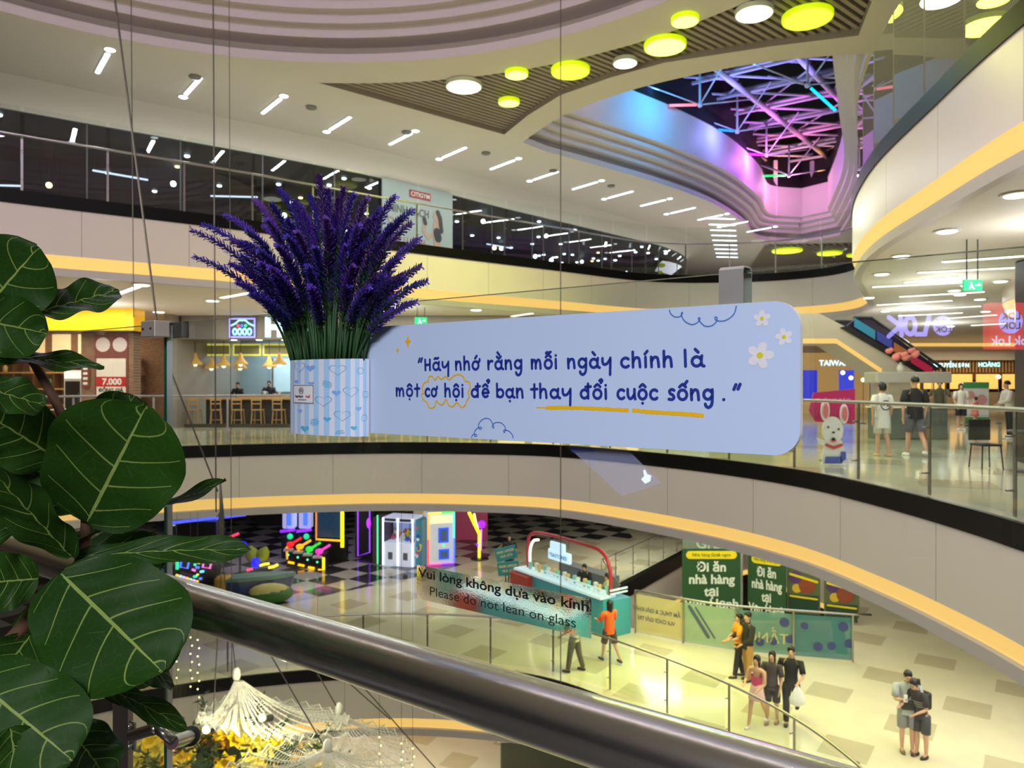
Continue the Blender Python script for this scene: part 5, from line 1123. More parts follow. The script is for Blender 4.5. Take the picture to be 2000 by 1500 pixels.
for (a, b, w, hh) in ((0, -0.08, 1.15, 0.34), (-0.1, 0.2, 0.75, 0.3)): mb.rbox(kp(2.1 + a, 0.02, 2.0 + b), (w, 0.12, hh), 0.05, kang)
mb.build('cloud_sign', mat('cloud_sign', (200, 225, 255), 0.4, em=(190, 220, 255), es=1.0), t); mb = MB(); text_mb(mb, 'TEASTORIES', 0.17, lambda a, b: kp(2.1 + a, -0.06, 1.86 + b), bold=0.004); mb.build('sign_lettering', mat('sign_teal', (60, 130, 170), 0.5), t)
mb = MB(); mb.tube([kp(1.8, 0.05, 2.3), kp(1.8, 0.05, 2.5)], 0.02, 6); mb.tube([kp(2.5, 0.05, 2.2), kp(2.5, 0.05, 2.5)], 0.02, 6); mb.build('sign_hangers', M_STEEL, t)
mb = MB(); mb.box(kp(1.7, 1.6, 0.6), (2.6, 0.5, 1.2), kang); mb.build('back_counter', mat('kiosk_back', (120, 124, 128), 0.4), t)
mb = MB(); mb.rbox(kp(0.45, -0.35, 0.75), (1.0, 0.3, 0.6), 0.05, kang); mb.build('red_panel', mat('red_panel', (170, 56, 46), 0.5), t)
for k, (px, py, r2, lb) in enumerate(((988, 1081, -0.25, 'upper tilted teal sign board left of the kiosk'), (993, 1110, -0.12, 'lower teal sign board left of the kiosk'))):
    p = W(px, py, 27.3 - k * 0.7); Mr = Matrix.Rotation(r2, 3, 'Y'); t2 = thing('promo_board', lb, 'sign board', p - Vector((0, 0, 0.36)))
    mb = MB(); mb.rbox(p, (0.78, 0.05, 0.48), 0.02, M=Mr); mb.build('board', mat('board_teal', (50, 142, 158), 0.45), t2); mb = MB(); text_mb(mb, 'FREE UPSIZE', 0.12, lambda a, b: p + Mr @ Vector((a, -0.03, b + 0.05)), bold=0.004); text_mb(mb, 'TRÀ SỮA', 0.12, lambda a, b: p + Mr @ Vector((a, -0.03, b - 0.12)), bold=0.004); mb.build('lettering', mat('board_cream', (230, 214, 190), 0.5), t2)
    mb = MB(); mb.tube([p + Vector((0, 0.05, -0.2)), Vector((p.x, p.y + 0.05, ZF + 0.02))], 0.025, 6); mb.rbox((p.x, p.y + 0.05, ZF + 0.015), (0.5, 0.35, 0.03), 0.03); mb.build('stand', M_BLK, t2)
rg = random.Random(8)
for k in range(16):
    a = 0.5 + k * 0.255; q = kp(a, 0.08 * (k % 2), 1.175); mb = MB(); mb.lathe([(0.055, 0), (0.075, 0.2), (0.08, 0.21), (0.07, 0.25), (0.01, 0.26)], q, 12)
    cc = ((130, 205, 196), (226, 234, 226), (230, 190, 120))[k % 3]
    tag(mb.build('drink_cup', mat('cup_%d' % k if False else 'cup_%d_%d_%d' % cc, cc, 0.35), smooth=True, sharp=40), {0: 'mint paper cup standing on the kiosk counter', 1: 'white paper cup standing on the kiosk counter', 2: 'amber drink cup standing on the kiosk counter'}[k % 3], 'cup', {0: 'mint cups on the kiosk', 1: 'white cups on the kiosk', 2: 'amber cups on the kiosk'}[k % 3])
# ---- printed glass balustrade round the second opening
RP = spline([Vector((3.75, 22.65, 0)), Vector((5.0, 21.8, 0)), Vector((6.4, 21.05, 0)), Vector((9.3, 20.3, 0))], 8); RQ = resample(RP, sum((b - a).length for a, b in zip(RP[:-1], RP[1:])) / 4.001)
t = thing('printed_balustrade', 'glass balustrade with teal and beige printed film behind the walking group', 'railing', (6.0, 21.2, ZF + 0.01))
mb = MB(); mb.tube([p + Vector((0, 0, ZF + 1.3)) for p in RP] + [RP[-1] + Vector((0.5, -0.05, ZF + 1.3))], 0.035, 8); mb.build('handrail', M_STEEL, t, True)
PC = [(206, 192, 156), (150, 178, 160), (96, 142, 138), (60, 122, 132)]
for i in range(len(RQ)):
    p = RQ[i]; mb = MB(); mb.box(p + Vector((0, -0.05, ZF + 0.66)), (0.05, 0.03, 1.28), -0.4); mb.build('post', M_STEEL, t)
    if i < len(RQ) - 1:
        b = RQ[i + 1]; mb = MB(); mb.poly([p + Vector((0, 0, ZF + 0.05)), b + Vector((0, 0, ZF + 0.05)), b + Vector((0, 0, ZF + 1.2)), p + Vector((0, 0, ZF + 1.2))]); pn = mb.build('printed_pane', film('film_%d' % i, PC[min(i, 3)], 0.86, 0.2), t)
        d = (b - p).normalized(); n = Vector((d.y, -d.x, 0)); L_ = (b - p).length; f = lambda a, bb: p + d * a + Vector((0, 0, ZF + bb)) + n * 0.02
        if i == 0:
            fm = lambda a, bb: p + d * (L_ * 0.95 - a) + Vector((0, 0, ZF + bb)) + n * 0.02
            mb = MB(); text_mb(mb, 'ẨM THỰC & GIẢI KHÁT', 0.17, lambda a, bb: fm(a + 0.75, 0.72 + bb), xs=0.85, bold=0.003); text_mb(mb, 'VUI CHƠI GIẢI TRÍ', 0.17, lambda a, bb: fm(a + 0.75, 0.45 + bb), xs=0.85, bold=0.003); mb.build('mirrored_lettering', mat('print_slate', (96, 100, 116), 0.5), pn)['label'] = 'lettering seen mirrored from behind'
        if i == 1:
            mb = MB(); mb.stroke([(0.2, 1.1), (0.75, 0.3)], 0.05, f); mb.stroke([(0.38, 1.1), (0.93, 0.3)], 0.025, f); mb.build('slanting_stripes', mat('print_slate2', (76, 88, 120), 0.5), pn)
        if i == 2:
            fm = lambda a, bb: p + d * (L_ * 0.95 - a) + Vector((0, 0, ZF + bb)) + n * 0.02
            mb = MB(); text_mb(mb, 'TẦNG', 0.4, lambda a, bb: fm(a + 0.6, 0.35 + bb), bold=0.006); mb.build('mirrored_lettering', mat('print_beige', (176, 176, 140), 0.5), pn)['label'] = 'beige word seen mirrored from behind'
        if i >= 2:
            mb = MB()
            for (a, bb, r) in ((0.3, 0.9, 0.1), (0.65, 0.35, 0.12), (1.0, 0.4, 0.11), (1.3, 0.95, 0.13), (1.45, 0.5, 0.12)): mb.disc(a, bb, r, f)
            mb.build('dot_pattern', mat('print_indigo', (56, 66, 128), 0.5), pn)
# ---- hanging banners and posters over the second opening
def banner(p0, p1, ztop, zbot, name, label, cat, m, build_print):
    p0, p1 = Vector(p0), Vector(p1); d = (p1 - p0).normalized(); n = Vector((d.y, -d.x, 0)); w = (p1 - p0).length; t = thing(name, label, cat, (p0 + p1) / 2 + Vector((0, 0, zbot)))
    f = lambda a, b, off=0.03: p0 + d * a + Vector((0, 0, ztop - b)) + n * off
    mb = MB(); mb.prism([(0, 0), (w, 0), (w, ztop - zbot), (0, ztop - zbot)], lambda a, b: f(a, b, 0.0), lambda a, b: f(a, b, -0.03)); mb.build('cloth', m, t)
    mb = MB(); mb.tube([f(0, -0.02, -0.015), f(w, -0.02, -0.015)], 0.025, 6)
    for a in (0.1, w - 0.1): mb.tube([f(a, -0.02, -0.015), Vector((f(a, 0).x, f(a, 0).y, -1.87))], 0.01, 5)
    mb.build('hanging_rod', M_STEEL, t); build_print(t, f, w); return t
M_GRN = mat('banner_green', (36, 78, 40), 0.6); M_PW = mat('print_white', (226, 232, 222), 0.5); M_PY = mat('print_yellow', (240, 214, 20), 0.5)
def green_print(t, f, w):
    mb = MB(); mb.flat([(0, 0), (w, 0), (w, 0.42), (0, 0.42)], lambda a, b: f(a, b, 0.01)); mb.build('reflection_band', mat('reflection_grey', (110, 124, 112), 0.5), t)  # grey band paints a glass reflection across the banner top
    mb = MB(); text_mb(mb, 'Grab', 0.5, lambda a, b: f(w / 2 + a, 0.4 - b, 0.02), bold=0.01); mb.build('brand_lettering', mat('pale_grey_print', (172, 184, 172), 0.5), t)
    mb = MB(); mb.stroke([(0.25, 0.62), (w - 0.25, 0.62)], 0.13, lambda a, b: f(a, b, 0.012)); mb.build('yellow_pill', M_PY, t)
    mb = MB(); text_mb(mb, 'Nhà hàng Grab ngon', 0.15, lambda a, b: f(w / 2 + a, 0.66 - b, 0.025), xs=min(1, w / 1.9)); mb.build('pill_lettering', mat('print_dkgreen', (40, 60, 30), 0.5), t)
    mb = MB()
    for k, s in enumerate(('Đi ăn', 'nhà hàng', 'tại', 'Vạn Hạnh')): text_mb(mb, s, 0.42, lambda a, b: f(w / 2 + a, 1.15 + k * 0.4 - b, 0.02), bold=0.014, xs=min(1.0, w / 1.9))
    mb.build('lettering', M_PW, t)
banner((5.55, 24.2, 0), (7.45, 24.2, 0), -3.35, -5.7, 'green_banner', 'wide dark green hanging banner facing us, left of the white column', 'banner', M_GRN, green_print)
banner((7.75, 24.4, 0), (8.75, 23.7, 0), -3.5, -5.7, 'green_banner', 'narrower dark green hanging banner turned away, right of the white column', 'banner', M_GRN, green_print)
mb = MB(); mb.box((7.7, 25.4, -6.9), (0.3, 0.3, 10.0)); struct(mb.build('wall_column', M_WHITE))
def food_print(t, f, w):
    for (a, b, r, cc) in ((0.35, 0.3, 0.3, (200, 120, 90)), (0.7, 0.55, 0.2, (110, 140, 60)), (0.25, 0.85, 0.22, (90, 50, 120)), (0.6, 1.1, 0.28, (150, 70, 40)), (0.3, 1.2, 0.16, (220, 180, 60))):
        mb = MB(); mb.disc(a * w, b, r * w * 0.9, lambda x, y: f(x, y, 0.01 + r * 0.02), 14); mb.build('dish_print', mat('dish_%d' % cc[0], cc, 0.5), t)
    mb = MB(); mb.flat([(0.05, 1.4), (w - 0.05, 1.4), (w - 0.05, 1.95), (0.05, 1.95)], lambda a, b: f(a, b, 0.012)); mb.build('green_band', mat('poster_dkgreen', (30, 66, 46), 0.5), t)
    mb = MB(); mb.stroke([(0.1, 0.75), (w - 0.1, 0.95)], 0.04, lambda a, b: f(a, b, 0.03)); mb.stroke([(0.1, 1.45), (w - 0.1, 1.5)], 0.03, lambda a, b: f(a, b, 0.03)); mb.build('yellow_line', M_PY, t)
banner((8.85, 23.9, 0), (9.8, 23.6, 0), -3.75, -5.75, 'food_poster', 'colourful food poster beside the narrower green banner', 'poster', mat('poster_olive', (96, 104, 70), 0.5), food_print)
banner((9.9, 23.55, 0), (10.9, 23.3, 0), -3.95, -5.75, 'food_poster', 'colourful food poster farthest right, over the end of the printed balustrade', 'poster', mat('poster_olive'), food_print)
# ground floor glimpsed at the bottom: warm shop wall
mb = MB(); mb.box((-2, 30, -10), (40, 0.3, 4)); struct(mb.build('wall_ground', mat('amber_wall', (226, 170, 96), 0.6)))
t = thing('ground_kiosk', 'teal and dark market stall on the ground floor under the railing', 'stall', (1.2, 26, -12)); mb = MB(); mb.rbox((1.2, 26.2, -11.4), (3.2, 1.0, 1.2), 0.05); mb.build('counter', mat('stall_dark', (80, 84, 70), 0.5), t); mb = MB(); mb.rbox((1.2, 26.2, -10.74), (3.4, 1.2, 0.08), 0.04); mb.build('worktop', M_WHITE, t)
# ================================================================== PEOPLE
PEND = []
def skinned(name, nodes_, edges, mats, parent, sub=1, root=0):
    """nodes_: list of (co, radius); grown into one surface"""
    me = bpy.data.meshes.new(name); base = WL[parent.name]
    me.from_pydata([tuple(Vector(c) - base) for c, r in nodes_], edges, [])
    o = bpy.data.objects.new(name, me); COL.objects.link(o); o.parent = parent; WL[o.name] = base.copy()
    md = o.modifiers.new('skin', 'SKIN'); md.use_smooth_shade = True; md.branch_smoothing = 0.3
    for i, (c, r) in enumerate(nodes_):
        rr = r if isinstance(r, tuple) else (r, r)
        sv = me.skin_vertices[0].data[i]; sv.radius = rr; sv.use_root = (i == root)
    if sub: s = o.modifiers.new('sub', 'SUBSURF'); s.levels = sub; s.render_levels = sub
    PEND.append((o, mats)); return o
def flush_people():
    bpy.context.view_layer.update()
    dg = bpy.context.evaluated_depsgraph_get()
    for o, m in PEND:
        ev = o.evaluated_get(dg); new = bpy.data.meshes.new_from_object(ev)
        old = o.data; o.modifiers.clear(); o.data = new; new.name = o.name; bpy.data.meshes.remove(old)
        new.materials.clear(); new.materials.append(m)
        new.polygons.foreach_set('use_smooth', [True] * len(new.polygons))
    PEND.clear()
SKIN = mat('warm_skin', (206, 160, 130), 0.55, noise=0.03); HAIR = mat('black_hair', (26, 22, 22), 0.45, noise=0.1)
def cloth(nm, c): return mat('cloth_' + nm, c, 0.8, noise=0.06, nscale=12)
def person(label, loc, face, h, top=(200, 200, 200), bottom=(60, 60, 70), legs=(0.0, 0.0), knees=(0.05, 0.05), arms=((0.1, 0.2), (0.1, 0.2)), lean=0.0, hair='short',
           shorts=True, sleeve=0.5, shoe=(230, 230, 230), female=False, nod=0.0, bare=False, skirt=False, spread=0.0, loose=1.0, group=None, turn=0.0, sleeveless=False, hem=None):
    """loc: feet; face: heading (0 looks to +y); legs: swing of each leg (radians, + forward); arms: (forward swing, elbow bend)"""
    t = thing('person', label, 'person', loc, group); L0 = Vector(loc); R = Matrix.Rotation(face, 3, 'Z')
    fw = lambda x, y, z: L0 + R @ Vector((x * h, y * h, z * h))
    sw = 0.103 if female else 0.118; hip = 0.055
    hz = 0.515; ln = lambda z: lean * max(0, z - hz)
    kd = -1
    J = {}
    for s, k in ((-1, 0), (1, 1)):
        a, kb = legs[k], knees[k]; hx = s * hip
        J['hip', k] = (hx, 0, hz); ky, kz = math.sin(a) * 0.245, hz - math.cos(a) * 0.245
        J['knee', k] = (hx + s * spread * 0.3, ky, kz); b = a - kb; ay, az = ky + math.sin(b) * 0.235, kz - math.cos(b) * 0.235
        J['ank', k] = (hx + s * spread * 0.6, ay, az)
    drop = min(J['ank', 0][2], J['ank', 1][2]) - 0.038
    def D(p): return fw(p[0], p[1], p[2] - drop)
    def B(x, y, z): return D((x, y + ln(z), z - 0.35 * lean * lean * max(0, z - hz)))
    for s, k in ((-1, 0), (1, 1)):
        f, e = arms[k]; sx, sz = s * sw, 0.80
        J['sh', k] = (sx, 0, sz); out = 0.035
        ex, ey, ez = sx + s * out, math.sin(f) * 0.165, sz - math.cos(f) * 0.165
        g = f + e; inn = -0.035 * min(1, abs(e)); wx, wy, wz = ex + s * inn * 1.6, ey + math.sin(g) * 0.145, ez - math.cos(g) * 0.145
        J['el', k] = (ex, ey, ez); J['wr', k] = (wx, wy, wz); J['ha', k] = (wx + s * inn * 0.2, wy + math.sin(g) * 0.045, wz - math.cos(g) * 0.045)
    # ---- body
    N = []; E = []
    def add(p, r, prev=None):
        N.append((p, r * h if not isinstance(r, tuple) else (r[0] * h, r[1] * h))); i = len(N) - 1
        if prev is not None: E.append((prev, i))
        return i
    pe = add(B(0, 0, 0.535), (0.062, 0.05)); wa = add(B(0, 0.004, 0.62), (0.056 if female else 0.062, 0.043), pe); chs = add(B(0, 0.0, 0.73), (0.07, 0.052), wa); up = add(B(0, -0.002, 0.80), (0.055, 0.04), chs)
    ne = add(B(0, 0.0, 0.845), 0.027, up)
    hd = lambda x, y, z: B(0, 0, 0.845) + R @ (Matrix.Rotation(turn, 3, 'Z') @ (Matrix.Rotation(-nod - lean * 0.5, 3, 'X') @ Vector((x * h, y * h, (z - 0.845) * h))))
    c1 = add(hd(0, 0.012, 0.885), (0.036, 0.044), ne); c2 = add(hd(0, 0.006, 0.93), (0.041, 0.05), c1); add(hd(0, 0.0, 0.97), (0.032, 0.04), c2)
    ns = add(hd(0, 0.056, 0.912), 0.008, c2)
    for k in (0, 1):
        s = -1 if k == 0 else 1
        hp = add(D(J['hip', k]), 0.052, pe); m = [(a + b) / 2 for a, b in zip(J['hip', k], J['knee', k])]; md = add(D(m), 0.045, hp); kn = add(D(J['knee', k]), 0.032, md)
        cf_ = [a * 0.65 + b * 0.35 for a, b in zip(J['knee', k], J['ank', k])]; cl = add(D((cf_[0], cf_[1] - 0.008, cf_[2])), 0.031, kn); an = add(D(J['ank', k]), 0.02, cl)
        a3 = J['ank', k]; add(D((a3[0] + s * 0.006, a3[1] + 0.07, a3[2] - 0.018)), 0.018, an)
        sh = add(B(*J['sh', k]), 0.032, up); el = add(B(*J['el', k]), 0.022, sh); wr = add(B(*J['wr', k]), 0.0135, el)
        Wp, Hp = B(*J['wr', k]), B(*J['ha', k]); pa = add(Hp, (0.017, 0.010), wr); dirv = (Hp - Wp).normalized(); side = R @ Vector((0, 1, 0)); side = (side - dirv * side.dot(dirv)).normalized() if abs(side.dot(dirv)) < 0.95 else R @ Vector((s, 0, 0))
        for q, (o2, l2) in enumerate(((-0.013, 0.034), (-0.0045, 0.042), (0.0045, 0.040), (0.013, 0.036))):
            b0 = Hp + side * o2 * h + dirv * 0.012 * h; f1 = add(b0, 0.0048, pa); add(b0 + dirv * l2 * h * 0.9 + R @ Vector((-s * 0.008 * h, 0, 0)), 0.0042, f1)
        th = Wp + dirv * 0.02 * h + side * 0.018 * h; f1 = add(th, 0.0052, pa); add(th + (dirv * 0.7 + side * 0.5) * 0.028 * h, 0.0044, f1)
    body = skinned('body', N, E, SKIN, t)
    # ---- shirt: torso shell plus sleeves
    def ringB(z, rx, ry, dz=0): return [B(math.cos(a) * rx, math.sin(a) * ry, z) for a in [2 * PI * q / 20 for q in range(20)]]
    fw_ = 0.94 if female else 1.0
    if top is not None:
        mb = MB(); lk = 1 + (loose - 1) * 0.7
        prof = [(lo_, 0.088 * lk, 0.074 * lk) for lo_ in ([hem] if hem else [])] + ([(0.47, 0.089 * lk, 0.074 * lk)] if not bare else []) + [(0.56, 0.084 * lk, 0.069 * lk), (0.64, 0.079 * lk, 0.064 * lk), (0.72, 0.088, 0.068)]
        if not bare: prof += [(0.785, 0.1, 0.062), (0.815, 0.088, 0.054), (0.835, 0.055, 0.045), (0.853, 0.036, 0.036)]
        mb.loft([ringB(z, rx * fw_, ry) for z, rx, ry in prof], caps=False)
        if not bare and not sleeveless:
            for k in (0, 1):
                p0, p1, p2 = Vector(J['sh', k]), Vector(J['el', k]), Vector(J['wr', k]); q = p0 + (p1 - p0) * min(1.0, sleeve * 1.6)
                p00 = Vector((p0.x * 0.55, p0.y, p0.z + 0.004)); path = [B(*p00), B(*p0), B(*(p0 + (q - p0) * 0.5)), B(*q)]; rd = [0.030, 0.042, 0.040 * lk, 0.038 * lk]
                if sleeve > 0.9: path += [B(*(p1 + (p2 - p1) * 0.5)), B(*(p1 + (p2 - p1) * 0.92))]; rd += [0.03, 0.025]
                mb.tube(path, [r * h for r in rd], 12)
        mb.build('shirt', cloth('%d_%d_%d' % top, top), t, True)
    # ---- trousers, shorts or skirt
    if bottom is not None:
        mb = MB()
        if skirt: mb.loft([ringB(z, rx, ry) for z, rx, ry in ((0.61, 0.078, 0.064), (0.54, 0.09, 0.074), (0.47, 0.106, 0.09), (0.395, 0.12, 0.104))], caps=True)
        else:
            mb.loft([ringB(z, rx * fw_, ry) for z, rx, ry in ((0.61, 0.076, 0.062), (0.56, 0.083, 0.068), (0.51, 0.09, 0.072), (0.475, 0.07, 0.06))], caps=True)
            for k in (0, 1):
                p0, p1, p2 = Vector(J['hip', k]), Vector(J['knee', k]), Vector(J['ank', k]); path = [D(p0 + Vector((0, 0, 0.01))), D(p0 + (p1 - p0) * 0.35)]; rd = [0.056, 0.058]
                if shorts: path.append(D(p0 + (p1 - p0) * 0.86)); rd.append(0.055)
                else: path += [D(p1), D(p1 + (p2 - p1) * 0.5), D(p1 + (p2 - p1) * 0.95)]; rd += [0.044, 0.04, 0.034]
                mb.tube(path, [r * h for r in rd], 12)
        mb.build('skirt' if skirt else 'shorts' if shorts else 'trousers', cloth('%d_%d_%d' % bottom, bottom), t, True)
    # ---- shoes
    for k in (0, 1):
        a3 = Vector(J['ank', k]); mb = MB(); c = a3 + Vector((0, 0.03, -0.02)); yaw = R
        rr = []
        for z, kx in ((-0.018, 1.0), (0.0, 1.05), (0.018, 0.75)):
            rr.append([D(c + Vector((0, 0, z))) + R @ Vector((math.cos(q) * 0.027 * kx * h, (math.sin(q) * 0.07 * kx - (0.012 if z > 0.01 else 0)) * h, 0)) for q in [2 * PI * i / 14 for i in range(14)]])
        mb.loft(rr); mb.build('shoe', mat('shoe_%d_%d_%d' % shoe, shoe, 0.5), t, True)
    # ---- hair
    mb = MB(); rr = []; lowz = {'short': 0.925, 'bob': 0.885, 'long': 0.76, 'tail': 0.905}[hair]
    for q, (z, k1) in enumerate(((lowz, 0.9 if hair != 'long' else 0.7), ((lowz + 0.95) / 2, 1.03), (0.95, 1.08), (0.985, 0.85), (1.004, 0.35))):
        zz = z; ring = []
        for i in range(16):
            a = 2 * PI * i / 16; x, y = math.cos(a) * 0.046 * k1, math.sin(a) * 0.054 * k1 - 0.008
            if zz < 0.95: y = min(y, 0.006)
            elif zz < 0.96: y = min(y, 0.034)
            ring.append(hd(x, y, zz))
        rr.append(ring)
    mb.loft(rr)
    if hair == 'tail': mb.tube([hd(0, -0.055, 0.95), hd(0, -0.085, 0.93), hd(0, -0.08, 0.85)], [0.018 * h, 0.02 * h, 0.008 * h], 8)
    mb.build('hair', HAIR, t, True)
    # ---- face and ears
    mb = MB()
    for s in (-1, 1): mb.ball(hd(s * 0.016, 0.0485, 0.93), 0.0052 * h, 6, 5); mb.ball(hd(s * 0.016, 0.0495, 0.942), 0.007 * h, 6, 4, (1.2, 0.4, 0.3))
    mb.build('eyes_and_brows', mat('dark_eye', (30, 22, 20), 0.3), t, True)
    mb = MB(); mb.ball(hd(0, 0.0515, 0.889), 0.0105 * h, 8, 5, (1.1, 0.4, 0.4)); mb.build('mouth', mat('lip', (170, 90, 84), 0.5), t, True)
    mb = MB()
    for s in (-1, 1): mb.ball(hd(s * 0.043, 0.0, 0.922), 0.0135 * h, 8, 6, (0.4, 0.8, 1.2))
    mb.build('ears', SKIN, t, True)
    return t, B, D, J, R
def P0(px, py, z): q = Zp(px, py, z); return (q.x, q.y, z + (0.0 if z > -1 else 0.0))
# strolling couple across the atrium (seen from behind)
t, B, D, J, R = person('person in a long white T-shirt walking away beside a person in black', (8.2, 16.45, 0), 0.12, 1.64, (226, 224, 216), (200, 196, 190), (0.06, -0.08), (0.05, 0.15), ((-0.05, 0.2), (0.0, 0.25)), hair='bob', loose=1.3, shoe=(196, 160, 120), female=True, hem=0.38)
mb = MB(); f = lambda a, b: B(0, -0.07, 0.70) + R @ Vector((a, -0.02, b)); mb.stroke(arc(0, -0.02, 0.11, 0.10, 0, 360, 14), 0.012, f); mb.disc(-0.05, 0.0, 0.03, f); mb.disc(0.05, -0.01, 0.035, f); mb.build('back_print', mat('print_dark', (70, 68, 70), 0.6), t)
t, B, D, J, R = person('person in a black T-shirt and grey shorts walking away, white sneakers', (8.95, 16.5, 0), 0.05, 1.78, (34, 34, 34), (96, 98, 108), (0.2, -0.18), (0.1, 0.4), ((-0.05, 0.15), (0.0, 0.2)), hair='short', loose=1.25)
p = B(*J['ha', 1]); t2 = thing('paper_bag', 'brown paper bag held by the person in grey shorts', 'bag', p + Vector((0.05, 0, -0.42))); mb = MB(); mb.rbox(p + Vector((0.05, 0, -0.26)), (0.24, 0.12, 0.3), 0.01); mb.build('bag_body', mat('kraft_paper', (130, 98, 66), 0.7), t2); mb = MB(); mb.tube(spline([p + Vector((-0.02, 0, -0.12)), p + Vector((0.02, 0, -0.01)), p + Vector((0.12, 0, -0.12))], 4), 0.006, 6); mb.build('handle', mat('kraft_paper'), t2)
# people further back
person('person in an olive T-shirt standing with folded arms near the green standee', (13.6, 23.6, 0), 2.6, 1.72, (84, 82, 66), (56, 60, 76), (0, 0), (0.02, 0.02), ((0.5, 1.5), (0.5, 1.5)), shorts=False)
person('person in a white blouse and dark shorts standing left of the green standee', (15.6, 25.8, 0), 2.9, 1.62, (214, 208, 192), (34, 36, 48), (0, 0.05), (0.02, 0.02), ((0.2, 0.9), (0.2, 0.4)), hair='long', female=True)
person('child in a salmon pink dress in front of the green standee', (16.6, 26.6, 0), 0.6, 1.15, (214, 120, 106), (214, 120, 106), (0, 0), (0.05, 0.05), ((0.1, 0.2), (0.1, 0.2)), hair='bob', female=True, skirt=True)
person('person in white with long sleeves leaning by the dark pillar', (14.5, 21.6, 0), 1.4, 1.70, (216, 210, 204), (40, 38, 40), (0, 0), (0.02, 0.02), ((0.5, 0.7), (0.3, 0.5)), lean=0.15, shorts=False, sleeve=1.0)
person('cook in black behind the restaurant counter, the left one of two', (-12.0 + 0.1, 32.3, 0), 3.0, 1.68, (40, 36, 40), (40, 36, 40), shorts=False, arms=((0.5, 0.9), (0.4, 0.9)), lean=0.1)
person('cook in black behind the restaurant counter, nearer the lit letters', (-10.6, 32.4, 0), 3.3, 1.74, (30, 30, 34), (40, 36, 40), shorts=False, arms=((0.5, 0.9), (0.4, 0.9)))
# lower hall
t, B, D, J, R = person('person in an orange shirt walking towards the drinks kiosk', P0(1190, 1292, ZF), 0.5, 1.70, (226, 96, 34), (70, 44, 40), (0.3, -0.35), (0.1, 0.3), ((0.5, 1.0), (0.4, 0.9)), hair='long', female=True, loose=1.2, shoe=(40, 34, 34))
person('person in olive trousers and pale shirt half hidden by the frosted notice', P0(1122, 1311, ZF), 1.0, 1.72, (206, 196, 166), (92, 88, 70), (0.15, -0.15), (0.05, 0.1), ((0.3, 0.6), (0.3, 0.6)), shorts=False, shoe=(40, 40, 40), spread=0.08)
t, B, D, J, R = person('person in a black long shirt and tan trousers standing by the printed balustrade', P0(1460, 1329, ZF), 1.9, 1.76, (36, 38, 34), (176, 132, 72), (0.05, -0.05), (0.03, 0.05), ((0.3, 0.8), (0.4, 0.9)), shorts=False, loose=1.15, shoe=(30, 30, 30), sleeve=1.0)
mb = MB(); f = lambda a, b: B(0.0, 0, 0.76) + R @ Vector((a, -0.105, b)); mb.disc(0, 0, 0.05, f); mb.build('back_print', M_WHITE, t)
person('person in a yellow-orange shirt behind the person in black and tan', P0(1443, 1322, ZF), 1.6, 1.66, (232, 150, 30), (34, 32, 34), (0.2, -0.1), (0.05, 0.15), ((0.4, 0.9), (0.3, 0.6)), shorts=False, shoe=(30, 30, 30), female=True, hair='tail')
t, B, D, J, R = person('person in a pink strapless top and pale pink skirt walking with two friends', P0(1478, 1418, ZF), 2.35, 1.60, (206, 70, 110), (228, 186, 190), (-0.35, 0.3), (0.25, 0.05), ((0.2, 0.9), (0.3, 1.2)), hair='long', female=True, bare=True, skirt=True)
person('person in a dark grey T-shirt and black shorts between pink and black outfits', P0(1508, 1412, ZF), 2.55, 1.62, (70, 62, 66), (40, 32, 34), (-0.05, 0.12), (0.1, 0.03), ((0.1, 0.3), (0.1, 0.3)), hair='long', female=True, shoe=(150, 120, 100))
t, B, D, J, R = person('person all in black carrying a white plastic bag', P0(1545, 1414, ZF), 2.7, 1.74, (30, 30, 32), (26, 26, 28), (-0.4, 0.12), (0.55, 0.03), ((0.5, 0.9), (-0.3, 0.3)), hair='short', shorts=False, shoe=(30, 28, 28))
p = B(*J['ha', 0]); t2 = thing('plastic_bag', 'white plastic carrier bag held by the person all in black', 'bag', p + Vector((0, 0, -0.48))); mb = MB(); mb.loft([[p + Vector((math.cos(a) * r * 1.2, math.sin(a) * r * 0.6, z)) for a in [2 * PI * i / 14 for i in range(14)]] for z, r in ((-0.47, 0.05), (-0.42, 0.14), (-0.3, 0.15), (-0.15, 0.08), (-0.03, 0.025))]); mb.build('bag_body', mat('bag_white', (232, 232, 228), 0.5), t2, True); mb = MB(); mb.tube([p + Vector((-0.02, 0, -0.05)), p + Vector((0, 0, 0.01)), p + Vector((0.02, 0, -0.05))], 0.006, 6); mb.build('handle', mat('bag_white'), t2)
CX = P0(1772, 1470, ZF); CW = P0(1800, 1478, ZF)
t, B, D, J, R = person('person in a grey T-shirt and grey shorts looking at a phone, black shoulder bag', CX, 2.9, 1.72, (172, 178, 178), (138, 142, 150), (0.02, -0.02), (0.03, 0.03), ((0.1, 0.3), (0.5, 1.45)), hair='short', nod=0.35, loose=1.15, shoe=(120, 90, 66))
p = B(*J['ha', 1]); t2 = thing('smartphone', 'white phone held by the person in the grey T-shirt', 'phone', p); mb = MB(); mb.rbox(p + Vector((0.0, -0.03, 0.04)), (0.075, 0.012, 0.15), 0.005); mb.build('phone_body', M_WHITE, t2); mb = MB(); mb.box(p + Vector((0, -0.021, 0.04)), (0.065, 0.004, 0.13)); mb.build('phone_screen', M_BLK, t2)
mb = MB(); mb.rbox(B(0.02, 0.09, 0.60), (0.24, 0.09, 0.17), 0.03, 2.9); mb.tube([B(-0.09, 0.02, 0.82), B(0.0, 0.078, 0.72), B(0.08, 0.075, 0.63)], 0.012, 6); mb.build('shoulder_bag', M_BLK, t)
